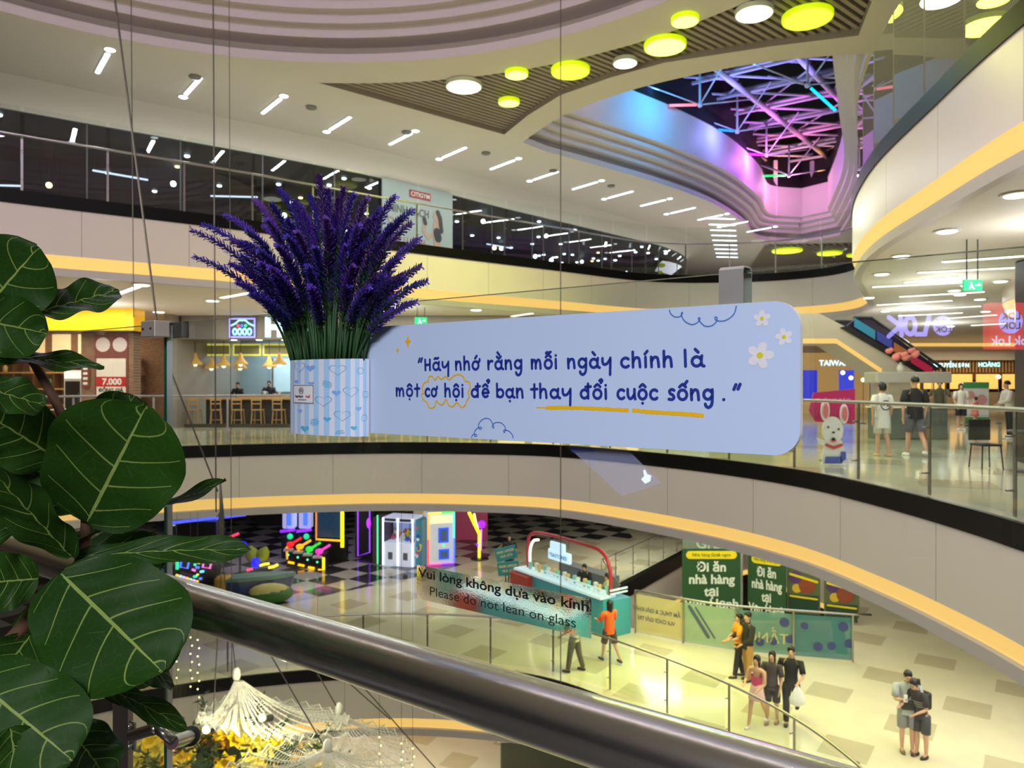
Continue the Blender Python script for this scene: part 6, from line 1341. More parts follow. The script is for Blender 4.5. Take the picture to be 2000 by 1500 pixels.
t, B, D, J, R = person('person in a striped black top and denim shorts leaning on the grey T-shirt person', CW, 2.0, 1.66, (52, 50, 54), (64, 66, 76), (0.0, 0.05), (0.03, 0.05), ((0.35, 0.9), (0.5, 1.0)), hair='tail', nod=0.35, lean=0.28, female=True, shoe=(40, 34, 32))
mb = MB()
for z in (0.58, 0.61, 0.64, 0.67, 0.70): mb.loft([[B(math.cos(a) * 0.074 * (1 + (z - 0.58) * 0.9), math.sin(a) * 0.061 * (1 + (z - 0.58) * 0.9), z + dz) for a in [2 * PI * i / 20 for i in range(20)]] for dz in (0, 0.008)], caps=False)
mb.build('stripes', mat('stripe_white', (190, 188, 184), 0.7), t)
mb = MB(); mb.rbox(B(0.02, -0.13, 0.68), (0.26, 0.14, 0.34), 0.05, 2.0); mb.build('rucksack', M_BLK, t)
# kiosk staff and a visitor
person('kiosk worker in black sitting behind the kiosk counter, left of the pale yellow shirt', tuple(kp(2.4, 0.85, 0.0)), 2.6, 1.62, (30, 34, 38), (40, 40, 44), shorts=False, arms=((0.5, 1.0), (0.5, 1.0)), nod=0.3, hair='tail')
person('kiosk worker in a pale yellow shirt behind the kiosk counter', tuple(kp(3.6, 0.8, 0.0)), 1.6, 1.56, (232, 226, 150), (60, 60, 66), shorts=False, arms=((0.6, 1.0), (0.6, 1.0)), nod=0.3, hair='bob', female=True)
person('person in black standing behind the tilted teal sign boards', (-0.1, 29.2, ZF), 3.0, 1.68, (40, 38, 44), (50, 48, 56), shorts=False, arms=((0.2, 0.6), (0.2, 0.6)))
flush_people()
# ================================================================== HANGING DECORATION IN THE ATRIUM
M_CABLE = mat('steel_cable', (70, 64, 58), 0.5, metal=0.3, noise=0); M_NET = mat('white_netting', (226, 222, 206), 0.8, noise=0)
def cable(p, q, r, label, group=None, name='cable'):
    mb = MB(); mb.tube([p, q], r, 6); return tag(mb.build(name, M_CABLE), label, 'cable', group)
for px, d, y0, y1, r, lb in ((253, 11.0, -400, 620, 0.008, 'thin straight cable hanging left of the slanting rope'), (414, 10.0, -400, 1000, 0.010, 'darkest straight cable hanging through the lavender left side'), (446, 12.0, -400, 1620, 0.006, 'faint thin cable just right of the darkest cable'), (1095, 12.0, -400, 1480, 0.008, 'single thin straight cable behind the message board')):
    cable(W(px, y0, d), W(px + (0 if px > 1000 else 8), y1, d), r, lb)
cable(W(192, -250, 9.0), W(306, 625, 9.0), 0.014, 'slanting rope running down behind the glass clamp'); 
HUBP = W(431, 985, 9.6)
cable(W(332, 720, 9.4), W(425, 960, 9.6), 0.011, 'slanting rope running down to the knotted rope')
t = thing('rope_knot', 'knotted rope hub from which the net cords spread', 'rope', W(432, 1070, 9.6))
mb = MB(); mb.tube([W(430, 940, 9.6), W(433, 1000, 9.6), W(431, 1030, 9.6), W(434, 1075, 9.6)], [0.012, 0.03, 0.045, 0.02], 8); mb.build('rope', M_CABLE, t, True)
mb = MB(); rg = random.Random(4)
for k in range(26): p = W(431, 1000 + k * 1.8, 9.6); mb.tube([p, p + Vector((rg.uniform(-0.06, 0.06), rg.uniform(-0.04, 0.04), -0.04))], 0.006, 4)
mb.build('frayed_ends', M_CABLE, t)
def net(apex, rim, cells, sag, name, label, hw=0.0028):
    """knotted net: radial cords from apex to rim points plus sagging cross cords"""
    apex = Vector(apex); rim = [Vector(r) for r in rim]; rad = []
    R_ = spline(rim, 11)
    t = thing(name, label, 'net canopy', apex)
    def pt(i, s):
        e = R_[i]; return apex + (e - apex) * s + Vector((0, 0, -sag * math.sin(PI * s) * 0.6 - 0.05 * math.sin(i * 2.1) * s))
    mb = MB(); m = cells
    for i in range(len(R_)):
        mb.tube([pt(i, 0.06 + 0.94 * k / 8) for k in range(9)], hw, 4, False)
    for k in range(1, m + 1):
        s = 0.06 + 0.94 * k / m
        mb.tube([pt(i, s + (0.012 if i % 2 else -0.012)) for i in range(len(R_))], hw, 4, False)
    mb.build('netting', M_NET, t)
    mb = MB(); mb.tube([pt(i, 1.0) for i in range(len(R_))], hw * 3, 6)
    mb.build('hem_cord', M_NET, t)
    mb = MB(); mb.ball(apex + Vector((0, 0, 0.02)), 0.07, 8, 6, (0.8, 0.8, 1.4)); mb.build('knot', M_NET, t, True)
    return t
AP = W(462, 1320, 9.8)
net(AP, [W(382, 1405, 8.9), W(430, 1425, 8.7), W(520, 1440, 8.9), W(600, 1440, 9.3), W(680, 1410, 9.9), W(650, 1390, 10.6), W(560, 1370, 10.9), W(440, 1365, 10.8), W(382, 1405, 8.9)], 26, 0.3, 'net_canopy', 'peaked white net canopy above the yellow flowers')
AP2 = W(640, 1462, 8.6)
net(AP2, [W(430, 1505, 7.6), W(470, 1540, 7.3), W(560, 1560, 7.2), W(660, 1570, 7.4), W(760, 1560, 8.0), W(810, 1500, 9.0), W(700, 1440, 9.6), W(560, 1450, 9.4), W(430, 1505, 7.6)], 22, 0.2, 'net_canopy', 'lower white net canopy at the bottom, draped in front of the flowers')
AP3 = W(662, 1388, 10.2)
net(AP3, [W(600, 1460, 9.4), W(680, 1500, 9.0), W(760, 1510, 9.3), W(800, 1470, 10.0), W(770, 1430, 10.8), W(690, 1410, 11.0), W(600, 1460, 9.4)], 14, 0.15, 'net_canopy', 'small white net canopy to the right, under the handrail')
for (a, b, lb) in ((W(432, 1075, 9.6), AP, 'cord from the rope knot to the peaked net'), (W(560, 1210, 9.9), AP3, 'cord running down to the small right net'), (W(434, 1075, 9.6), W(415, 1430, 9.2), 'upright cord passing left of the peaked net'), (W(500, 1230, 9.0), W(640, 1470, 8.6), 'slanting cord running to the lower net'), (W(610, 1270, 9.6), W(762, 1405, 10.4), 'cord with beads under the handrail, left one'), (W(655, 1280, 9.8), W(850, 1500, 10.0), 'cord with beads under the handrail, right one')):
    cable(a, b, 0.008, lb)
# yellow flower bouquet held in the nets
M_PET = [mat('petal_yellow', (246, 204, 10), 0.6, noise=0.15, nscale=20), mat('petal_gold', (232, 170, 10), 0.6, noise=0.15, nscale=20), mat('petal_lemon', (238, 222, 90), 0.6, noise=0.1)]
M_LF = [mat('mimosa_green', (92, 110, 48), 0.6, noise=0.2), mat('mimosa_dark', (52, 74, 38), 0.6, noise=0.2)]
t = thing('hanging_bouquet', 'big hanging bouquet of yellow flowers and green sprays inside the nets', 'flower decoration', W(480, 1480, 9.6))
mb = MB(); cc = W(455, 1462, 9.7)
mb.ball(cc + Vector((0, 0.1, -0.35)), 0.55, 14, 9, (1.7, 1.0, 0.7)); mb.build('moss_base', M_LF[1], t, True)
for k in range(60):
    a = rg.uniform(0, 2 * PI); r = rg.uniform(0.1, 1.0); base = cc + Vector((math.cos(a) * r * 1.45, math.sin(a) * r * 0.6, rg.uniform(-0.35, 0.12)))
    mb = MB(); n = 6; tip = base + Vector((math.cos(a) * 0.35, math.sin(a) * 0.25 - 0.1, rg.uniform(0.1, 0.4)))
    mb.tube([base, (base + tip) / 2 + Vector((0, 0, 0.05)), tip], 0.012, 4)
    for j in range(16):
        s = j / 15; q = base + (tip - base) * s; v = Vector((rg.uniform(-1, 1), rg.uniform(-1, 1), rg.uniform(-0.3, 0.8))).normalized() * 0.13
        w_ = v.cross(Vector((0.2, 0.9, 0.3))).normalized() * 0.018; mb.poly([q, q + v * 0.5 + w_, q + v, q + v * 0.5 - w_])
    mb.build('green_spray', M_LF[k % 2], t)
for k in range(95):
    a = rg.uniform(0, 2 * PI); r = math.sqrt(rg.random()) * 1.05; q = cc + Vector((math.cos(a) * r * 1.4 - 0.1, math.sin(a) * r * 0.6 - 0.15, 0.16 - 0.35 * r * r + rg.uniform(-0.1, 0.16)))
    mb = MB(); R_ = rg.uniform(0.07, 0.15); ax = Vector((rg.uniform(-0.5, 0.5), rg.uniform(-1, -0.2), rg.uniform(0.2, 1))).normalized(); u = ax.cross(Vector((1, 0, 0.1))).normalized(); v = ax.cross(u)
    for j in range(7):
        an = 2 * PI * j / 7; d = u * math.cos(an) + v * math.sin(an); s2 = (u * -math.sin(an) + v * math.cos(an)) * R_ * 0.42
        mb.poly([q, q + d * R_ * 0.6 + s2 + ax * R_ * 0.3, q + d * R_ * 1.15 + ax * R_ * 0.35, q + d * R_ * 0.6 - s2 + ax * R_ * 0.3])
        mb.poly([q, q + d * R_ * 0.35 + s2 * 0.7 + ax * R_ * 0.6, q + d * R_ * 0.6 + ax * R_ * 0.8, q + d * R_ * 0.35 - s2 * 0.7 + ax * R_ * 0.6])
    mb.build('flower', M_PET[k % 3], t)
p = W(403, 1425, 9.0); t = thing('spot_lamp', 'small bright white spot lamp among the hanging flowers', 'lamp', p); mb = MB(); mb.tube([p + Vector((0.02, 0.02, 0)), p + Vector((0.12, 0.12, 0.02))], 0.05, 10); mb.build('housing', M_BLK, t); mb = MB(); mb.ball(p, 0.048, 10, 8); mb.build('lens', glow('spot_white', (225, 250, 255), 8.0), t, True)
p = W(512, 1402, 9.3); t = thing('spot_lamp', 'warm spot lamp glowing between the yellow flowers', 'lamp', p); mb = MB(); mb.tube([p + Vector((0.02, 0.03, -0.02)), p + Vector((0.08, 0.12, -0.05))], 0.045, 10); mb.build('housing', M_BLK, t); mb = MB(); mb.ball(p, 0.045, 10, 8); mb.build('lens', glow('spot_warm', (255, 240, 150), 8.0), t, True)
l = bpy.data.lights.new('bouquet_spot', 'POINT'); l.energy = 75; l.color = (1, 0.92, 0.6); l.shadow_soft_size = 0.05; o = bpy.data.objects.new('bouquet_spot', l); COL.objects.link(o); o.location = p + Vector((0.1, -0.35, 0.25))
# strings of tiny fairy lights
M_FAIRY = glow('fairy_warm', (255, 226, 150), 4.0)
for k, (px, py0, n, d) in enumerate(((372, 1245, 7, 10.5), (386, 1250, 8, 10.2), (345, 1260, 5, 10.8), (741, 1440, 8, 9.8), (784, 1452, 7, 9.6), (806, 1462, 6, 9.4), (560, 1240, 4, 10.6), (620, 1260, 4, 10.6))):
    t = thing('fairy_light_string', 'vertical string of tiny warm fairy lights hanging %s' % ('among the net cords under the handrail end' if px < 500 else 'beside the right nets' if px > 700 else 'just under the handrail'), 'fairy lights', W(px, py0 + 130, d), 'fairy light strings, %s' % ('left' if px < 500 else 'right' if px > 700 else 'middle'))
    mb = MB(); mb.tube([W(px, 1000, d), W(px, py0 + n * 17, d)], 0.0025, 4); mb.build('wire', M_CABLE, t)
    for j in range(n):
        mb = MB(); mb.ball(W(px + (j % 2) * 3, py0 + j * 16, d), 0.012, 6, 4); mb.build('bulb', M_FAIRY, t)
# ================================================================== FOREGROUND: our glass barrier and what hangs on it
def dep(px, p): return p / (ND.x * (px - 1000) / F + ND.y)
def s_of(px, p): d = dep(px, p); x = (px - 1000) / F * d; return x * DD.x + d * DD.y
def z_of(px, py, p): return EYE + (750 - py) / F * dep(px, p)
def S(s, z, p): return ND * p + DD * s + Vector((0, 0, z))
ZT = EYE + 0.153
M_BGLASS = glassmat('barrier_glass', (247, 251, 249), 1.0)
def barrier(s0, s1, name, label, pt):
    t = thing(name, label, 'glass panel', S((s0 + s1) / 2, 0.02, 1.0 + pt / 2))
    mb = MB(); mb.poly([S(s0, 0.02, 1), S(s1, 0.02, 1), S(s1, ZT, 1), S(s0, ZT, 1)]); mb.poly([S(s0, 0.02, 1 + pt), S(s1, 0.02, 1 + pt), S(s1, ZT, 1 + pt), S(s0, ZT, 1 + pt)]); mb.build('pane', M_BGLASS, t)
    mb = MB()
    for a, b, c, d in (((s0, 0.02), (s0, ZT), (s0, ZT), (s0, 0.02)), ((s1, 0.02), (s1, ZT), (s1, ZT), (s1, 0.02)), ((s0, ZT), (s1, ZT), (s1, ZT), (s0, ZT))):
        mb.poly([S(a[0], a[1], 1), S(b[0], b[1], 1), S(c[0], c[1], 1 + pt), S(d[0], d[1], 1 + pt)])
    e = mb.build('edge', M_GLEDGE, t); e['label'] = 'dark green glass edge'
    return t
sJ = s_of(322, 1.0)
gl = barrier(-4.0, sJ - 0.012, 'glass_barrier', 'big clear glass panel carrying the message board', 0.012)
barrier(sJ + 0.004, 9.0, 'glass_barrier', 'clear glass panel left of the steel clamp, behind the leaves', 0.019)
mb = MB(); mb.box(S(sJ - 0.012, 0.9, 1.006), (0.005, 0.012, 1.7), math.atan2(DD.y, DD.x)); mb.build('edge_highlight', mat('pale_highlight', (205, 208, 214), 0.15, spec=0.8), gl)  # pale strip paints the bright highlight line along the pane edge
def obox(mb, s, z, p, ds, dz, dp, r=None):
    c = S(s, z, p); a = math.atan2(DD.y, DD.x)
    return mb.rbox(c, (ds, dp, dz), r, a) if r else mb.box(c, (ds, dp, dz), a)
t = thing('glass_clamp', 'brushed steel clamp joining the tops of two glass panels', 'clamp', S(sJ, ZT - 0.036, 1.0))
mb = MB(); obox(mb, sJ + 0.005, ZT - 0.016, 0.978, 0.066, 0.04, 0.04, 0.003); mb.build('front_plate', mat('satin_steel', (172, 164, 158), 0.45, metal=0.35, noise=0.05), t)
mb = MB(); obox(mb, sJ - 0.012, ZT - 0.016, 1.03, 0.066, 0.04, 0.02, 0.003); mb.build('back_plate', mat('clamp_dark', (30, 30, 32), 0.4), t)
for o in (-0.016, 0.02):
    mb = MB(); mb.lathe([(0.0035, 0), (0.0035, 0.002), (0.0005, 0.002)], S(sJ + o + 0.005, ZT - 0.016, 0.9585), 10, Matrix.Rotation(PI / 2, 3, 'X')); mb.build('screw', M_BLK, t)
# ---- handrail
t = thing('handrail', 'thick brushed steel handrail in front of the glass', 'handrail', S(0, 1.085, 0.88))
M_RAIL = mat('handrail_steel', (226, 224, 222), 0.24, metal=1.0, noise=0.05, nscale=30)
nt, b, N, L = nodes(M_RAIL); tc = N('ShaderNodeTexCoord'); mp = N('ShaderNodeMapping'); mp.inputs['Rotation'].default_value = (0, 0, -math.atan2(DD.y, DD.x)); mp.inputs['Scale'].default_value = (6, 260, 260); L(tc.outputs['Object'], mp.inputs['Vector'])
nz = N('ShaderNodeTexNoise'); nz.inputs['Scale'].default_value = 1.0; L(mp.outputs[0], nz.inputs['Vector']); bp = N('ShaderNodeBump'); bp.inputs['Strength'].default_value = 0.05; bp.inputs['Distance'].default_value = 0.002; L(nz.outputs['Fac'], bp.inputs['Height']); L(bp.outputs['Normal'], b.inputs['Normal'])
mb = MB(); nseg = 48
rings = []
for s in (-4.0, 9.0):
    rings.append([S(s, 1.13 + 0.0454 * math.sin(2 * PI * k / nseg), 0.88 + 0.0454 * math.cos(2 * PI * k / nseg)) for k in range(nseg)])
mb.loft(rings); mb.build('tube', M_RAIL, t, True, sharp=40)
# ---- steel post and spider fitting
sP = s_of(240, 0.93)
t = thing('steel_post', 'flat steel post under the leaves with a spider glass fitting', 'post', S(sP, 0.0, 0.93))
mb = MB(); obox(mb, sP, 0.54, 0.93, 0.078, 1.08, 0.014, 0.002); mb.build('plate', mat('post_steel', (150, 140, 134), 0.38, metal=0.9, noise=0.06), t)
zb = z_of(255, 1438, 0.91); sb = s_of(255, 0.91)
mb = MB(); obox(mb, sb, zb, 0.916, 0.024, 0.068, 0.008, 0.003); mb.build('mount_plate', M_STEEL, t)
for o in (0.024, -0.024):
    mb = MB(); c = S(sb + 0.001, zb + o, 0.908); mb.ball(c, 0.008, 10, 6); mb.build('screw', M_STEEL, t, True)
arm = [S(s_of(258, 0.90), z_of(258, 1437, 0.90), 0.90), S(s_of(302, 0.90), z_of(302, 1424, 0.90), 0.90)]
mb = MB(); mb.tube(arm, 0.0135, 14); mb.build('arm', M_STEEL, t, True, sharp=40)
j1 = S(s_of(338, 0.92), z_of(338, 1447, 0.92), 0.92)
mb = MB(); mb.tube([arm[1] + Vector((0, 0, 0.006)), j1], 0.011, 12); mb.ball(arm[1], 0.014, 10, 8); mb.tube([S(s_of(285, 0.92), z_of(285, 1395, 0.92), 0.92), arm[1]], 0.008, 10); mb.build('swivel', M_STEEL, t, True)
e1 = S(s_of(352, 0.93), z_of(352, 1448, 0.93), 0.93); e2 = S(s_of(372, 0.99), z_of(372, 1438, 0.99), 0.99)
mb = MB(); mb.tube([S(s_of(336, 0.92), z_of(336, 1450, 0.92), 0.92), e2], 0.016, 16); mb.build('barrel', M_STEEL, t, True, sharp=40)
mb = MB(); dv = (e2 - e1).normalized(); mb.tube([e2 - dv * 0.004, e2 + dv * 0.006], 0.023, 18); mb.build('washer', M_BLK, t, True, sharp=40); mb = MB(); mb.tube([e2 + dv * 0.005, e2 + dv * 0.012], 0.02, 18); mb.build('end_cap', M_STEEL, t, True, sharp=40)
# ---- message board
PS = 0.978
s1, s2 = s_of(1563, PS), s_of(578, PS)               # right and left end
zb0, zt0 = EYE - 0.0925, EYE + 0.1075
t = thing('message_board', 'long pale blue board with a handwritten blue quotation, hung on the glass', 'sign board', S((s1 + s2) / 2, zb0, PS + 0.008))
rr = 0.034
out = [(s1 + rr + rr * math.cos(a), zb0 + rr + rr * math.sin(a)) for a in [PI + PI / 2 * k / 8 for k in range(9)]] + [(s2, zb0), (s2, zt0)] + [(s1 + rr + rr * math.cos(a), zt0 - rr + rr * math.sin(a)) for a in [PI / 2 + PI / 2 * k / 8 for k in range(9)]]
mb = MB(); mb.prism(out, lambda a, b: S(a, b, PS), lambda a, b: S(a, b, PS + 0.0005)); mb.build('printed_face', mat('board_blue', (182, 198, 232), 0.5, noise=0.02, nscale=3), t)
mb = MB(); mb.prism(out, lambda a, b: S(a, b, PS + 0.0006), lambda a, b: S(a, b, PS + 0.012)); c_ = mb.build('foam_core', mat('foam_white', (226, 224, 226), 0.6), t); c_['label'] = 'white foam board edge'
# px -> board coordinates
bs = lambda px: s_of(px, PS - 0.0008)
bz = lambda px, py: z_of(px, py, PS - 0.0008)
onb = lambda a, b: S(a, b, PS - 0.0003)
onb2 = lambda a, b: S(a, b, PS - 0.0006)
XH = 1.0
G = {}
ring_ = lambda cx=0.42, cy=0.46, rx=0.36, ry=0.42: arc(cx, cy, rx, ry, 50, 410, 18)
G['a'] = (0.98, [arc(0.40, 0.45, 0.34, 0.40, 40, 320, 16), [(0.78, 0.92), (0.74, 0.45), (0.80, 0.12), (0.95, 0.04)]])
G['y'] = (0.92, [[(0.06, 0.9), (0.08, 0.5), (0.24, 0.32), (0.5, 0.42), (0.72, 0.75)], [(0.78, 0.92), (0.78, 0.3), (0.76, -0.62)]])
G['n'] = (0.86, [[(0.06, 0.92), (0.1, 0.04)], [(0.09, 0.5), (0.24, 0.82), (0.42, 0.9), (0.58, 0.8), (0.64, 0.5), (0.68, 0.04)]])
G['h'] = (0.86, [[(0.06, 1.42), (0.09, 0.04)], [(0.09, 0.5), (0.24, 0.82), (0.42, 0.9), (0.58, 0.8), (0.64, 0.5), (0.68, 0.04)]])
G['m'] = (1.22, [[(0.06, 0.92), (0.1, 0.04)], [(0.09, 0.5), (0.22, 0.84), (0.38, 0.86), (0.48, 0.6), (0.5, 0.06)], [(0.5, 0.5), (0.66, 0.84), (0.84, 0.88), (0.96, 0.6), (1.0, 0.04)]])
G['o'] = (0.92, [ring_()])
G['r'] = (0.66, [[(0.06, 0.92), (0.1, 0.04)], [(0.09, 0.5), (0.25, 0.8), (0.42, 0.9), (0.56, 0.84)]])
G['g'] = (0.92, [arc(0.40, 0.50, 0.33, 0.40, 40, 330, 16), [(0.76, 0.92), (0.76, 0.0), (0.68, -0.42), (0.46, -0.6), (0.26, -0.5), (0.2, -0.32)]])
G['i'] = (0.34, [[(0.1, 0.92), (0.12, 0.04)], [(0.1, 1.28), (0.1, 1.29)]]); G['j'] = (0.34, [[(0.1, 0.92), (0.12, 0.04)]])
G['c'] = (0.80, [arc(0.42, 0.46, 0.36, 0.42, 48, 315, 16)])
G['l'] = (0.40, [[(0.1, 1.45), (0.14, 0.04)]])
G['t'] = (0.66, [[(0.32, 1.36), (0.33, 0.04)], [(0.0, 0.86), (0.62, 0.9)]])
G['d'] = (1.04, [arc(0.40, 0.45, 0.34, 0.40, 40, 320, 16), [(0.74, 1.42), (0.76, 0.04)], [(0.5, 1.12), (1.0, 1.16)]])
G['e'] = (0.86, [[(0.1, 0.44), (0.76, 0.5)], arc(0.43, 0.47, 0.34, 0.42, 5, 315, 16)])
G['b'] = (0.90, [[(0.07, 1.42), (0.1, 0.1)], arc(0.44, 0.45, 0.34, 0.40, 150, -150, 16)])
G['u'] = (0.88, [[(0.06, 0.92), (0.08, 0.35), (0.24, 0.08), (0.46, 0.12), (0.66, 0.42)], [(0.7, 0.92), (0.72, 0.3), (0.78, 0.04)]])
G['s'] = (0.72, [[(0.58, 0.84), (0.4, 0.92), (0.2, 0.8), (0.24, 0.58), (0.48, 0.42), (0.58, 0.2), (0.42, 0.04), (0.14, 0.06)]])
G['H'] = (0.86, [[(0.06, 1.2), (0.1, 0.04)], [(0.66, 1.2), (0.68, 0.04)], [(0.08, 0.6), (0.68, 0.66)]])
G['.'] = (0.3, [[(0.12, 0.08), (0.13, 0.09)]])
G['"'] = (0.5, [[(0.18, 1.35), (0.06, 0.95)], [(0.42, 1.38), (0.3, 0.98)]])
MK = {'~': [[(-0.24, 1.26), (-0.1, 1.34), (0.06, 1.28), (0.24, 1.36)]], '/': [[(-0.06, 1.2), (0.14, 1.46)]], '`': [[(-0.16, 1.5), (0.06, 1.24)]], '^': [[(-0.26, 1.14), (0.0, 1.36), (0.26, 1.14)]],
      '?': [[(-0.05, 1.72), (0.1, 1.82), (0.2, 1.7), (0.08, 1.52)]], '_': [[(0, -0.34), (0.005, -0.33)]], 'v': [[(-0.22, 1.32), (0, 1.14), (0.22, 1.32)]], '+': [[(0.3, 0.82), (0.46, 0.9), (0.48, 1.1)]]}
def shift(st, dx, dy): return [[(x + dx, y + dy) for x, y in p] for p in st]
def word(mb, toks, px0, px1, zbase, hw):
    """toks: letters, each followed by its marks"""
    sc_ = 0.0160; x = 0; strokes = []
    for tk in toks:
        w, st = G[tk[0]]; mx = w * 0.46 if tk[0] not in 'ij' else 0.11; strokes += shift(st, x, 0)
        up = 0.0
        for m in tk[1:]:
            if m in '~/`?' and '^' in tk[1:]: strokes += shift(MK[m], x + mx + (0.24 if m != '~' else 0), 0.28 if m == '~' else (0.18 if m in '/`' else 0.0))
            elif m in '/`' and 'v' in tk[1:]: strokes += shift(MK[m], x + mx, 0.26)
            else: strokes += shift(MK[m], x + mx, 0)
        x += w + 0.17
    x -= 0.2; a0, a1 = bs(px0 + 1), bs(px1 - 2); k = (a1 - a0) / x
    for st in strokes:
        p = [(a0 + px_ * k, zbase + py_ * sc_) for px_, py_ in st]
        if len(p) > 2: p = [(q.x, q.y) for q in spline([Vector((a, b, 0)) for a, b in p], 3)]
        mb.stroke(p, hw, onb)
mb = MB(); B1, B2 = EYE + 0.0240, EYE - 0.0224; HW = 0.00225
for tk, a, b in ((['"'], 815, 827), (['H', 'a~', 'y'], 828, 879), (['n', 'h', 'o+/'], 888, 938), (['r', 'av`', 'n', 'g'], 951, 1022), (['m', 'o^~', 'i'], 1036, 1091), (['n', 'g', 'a`', 'y'], 1107, 1196), (['c', 'h', 'j/', 'n', 'h'], 1211, 1317), (['l', 'a`'], 1334, 1377)): word(mb, tk, a, b, B1, HW)
for tk, a, b in ((['m', 'o^_', 't'], 772, 821), (['c', 'o+'], 829, 855), (['h', 'o^_', 'i'], 867, 908), (['d', 'e^?'], 919, 957), (['b', 'a_', 'n'], 968, 1025), (['t', 'h', 'a', 'y'], 1036, 1118), (['d', 'o^?', 'i'], 1132, 1189), (['c', 'u', 'o^_', 'c'], 1204, 1287), (['s', 'o^/', 'n', 'g'], 1302, 1396), (['.'], 1409, 1419), (['"'], 1430, 1449)): word(mb, tk, a, b, B2, HW)
mb.build('handwritten_lettering', mat('ink_blue', (22, 46, 140), 0.5, noise=0), t)
M_GOLD = mat('print_gold', (226, 174, 8), 0.5, noise=0.05)
def star(mb, px, py, r):
    c0, c1 = bs(px), bz(px, py); pts = []
    for k in range(4):
        for j in range(5):
            f_ = j / 5; a = PI / 2 * k; x0, y0 = math.cos(a), math.sin(a); x1, y1 = math.cos(a + PI / 2), math.sin(a + PI / 2)
            q = 1 - 2 * f_ * (1 - f_) * 0.85; x_, y_ = (x0 * (1 - f_) + x1 * f_) * q, (y0 * (1 - f_) + y1 * f_) * q
            pts.append((c0 + x_ * r * 0.62, c1 + y_ * r))
    mb.flat(pts, onb)
mb = MB(); star(mb, 796, 667, 0.0135); star(mb, 776, 684, 0.0072); mb.build('gold_stars', M_GOLD, t)
PX = lambda pts: [(bs(x), bz(x, y)) for x, y in pts]
cl_ = [(828, 768), (824, 758), (829, 747), (836, 745), (837, 736), (844, 735), (849, 742), (855, 735), (862, 741), (869, 735), (877, 741), (886, 734), (896, 731), (905, 736), (908, 744), (916, 746), (918, 757), (913, 767), (917, 772), (912, 782), (907, 793), (900, 795), (892, 786), (884, 794), (876, 791), (871, 780), (864, 790), (857, 788), (852, 783), (848, 795), (838, 796), (834, 786), (826, 780), (823, 770), (828, 768)]
mb = MB(); mb.stroke([(q.x, q.y) for q in spline([Vector((a, b, 0)) for a, b in PX(cl_)], 3)], 0.00125, onb2); mb.build('gold_bubble', M_GOLD, t)
mb = MB(); rg = random.Random(2)
ul = [(1047, 796), (1062, 796), (1066, 796.5), (1110, 796), (1160, 798), (1200, 800), (1229, 801.5)], [(1234, 801.5), (1262, 804), (1290, 806), (1330, 808), (1374, 812)]
for seg in ul:
    p = resample([Vector((a, b, 0)) for a, b in PX(seg)], 0.0016)
    hws = [((0.0010 if q.x > bs(1066) else 0.0029) * rg.uniform(0.8, 1.15), (0.0010 if q.x > bs(1066) else 0.0029) * rg.uniform(0.8, 1.15)) for q in p]
    for i in range(len(p) - 1): mb.poly([onb(p[i].x, p[i].y - hws[i][0]), onb(p[i + 1].x, p[i + 1].y - hws[i + 1][0]), onb(p[i + 1].x, p[i + 1].y + hws[i + 1][1]), onb(p[i].x, p[i].y + hws[i][1])])
mb.build('gold_underline', M_GOLD, t)
M_LINE = mat('print_line_blue', (70, 112, 186), 0.5, noise=0)
c1 = [(921, 856), (922, 850), (928, 848), (931, 851), (927, 852), (926, 845), (930, 838), (938, 834), (940, 837), (936, 838), (934, 830), (940, 821), (950, 817), (958, 821), (963, 831), (964, 836), (961, 833), (966, 826), (978, 826), (986, 834), (986, 842), (984, 845), (984, 840), (993, 842), (1000, 849), (1002, 856)]
c2 = [(1307, 605), (1310, 613), (1318, 619), (1328, 618), (1333, 611), (1331, 611), (1331, 617), (1338, 628), (1351, 634), (1362, 630), (1367, 622), (1364, 621), (1366, 627), (1377, 637), (1390, 636), (1399, 628), (1400, 620), (1396, 620), (1399, 626), (1412, 627), (1424, 622), (1434, 612), (1438, 597)]
mb = MB()
for c in (c1, c2): mb.stroke([(q.x, q.y) for q in spline([Vector((a, b, 0)) for a, b in PX(c)], 4)], 0.0009, onb, False)
mb.build('cloud_outlines', M_LINE, t)
for px, py, r, rot in ((1488, 622, 0.0062, 0.3), (1531, 658, 0.0062, 0.1), (1484, 694, 0.0098, 0.6)):
    mb = MB(); c0, c1_ = bs(px), bz(px, py)
    mb.flat([(c0 + math.cos(a) * r * (0.78 + 1.05 * abs(math.cos(2.5 * (a - rot))) ** 0.75), c1_ + math.sin(a) * r * (0.78 + 1.05 * abs(math.cos(2.5 * (a - rot))) ** 0.75)) for a in [2 * PI * k / 70 for k in range(70)]], onb)
    d = mb.build('daisy_print', mat('daisy_white', (218, 214, 226), 0.5, noise=0), t); mb = MB(); mb.disc(c0, c1_, r * 0.42, onb2, 16); mb.build('daisy_centre', mat('daisy_yellow', (206, 198, 20), 0.5, noise=0), d)
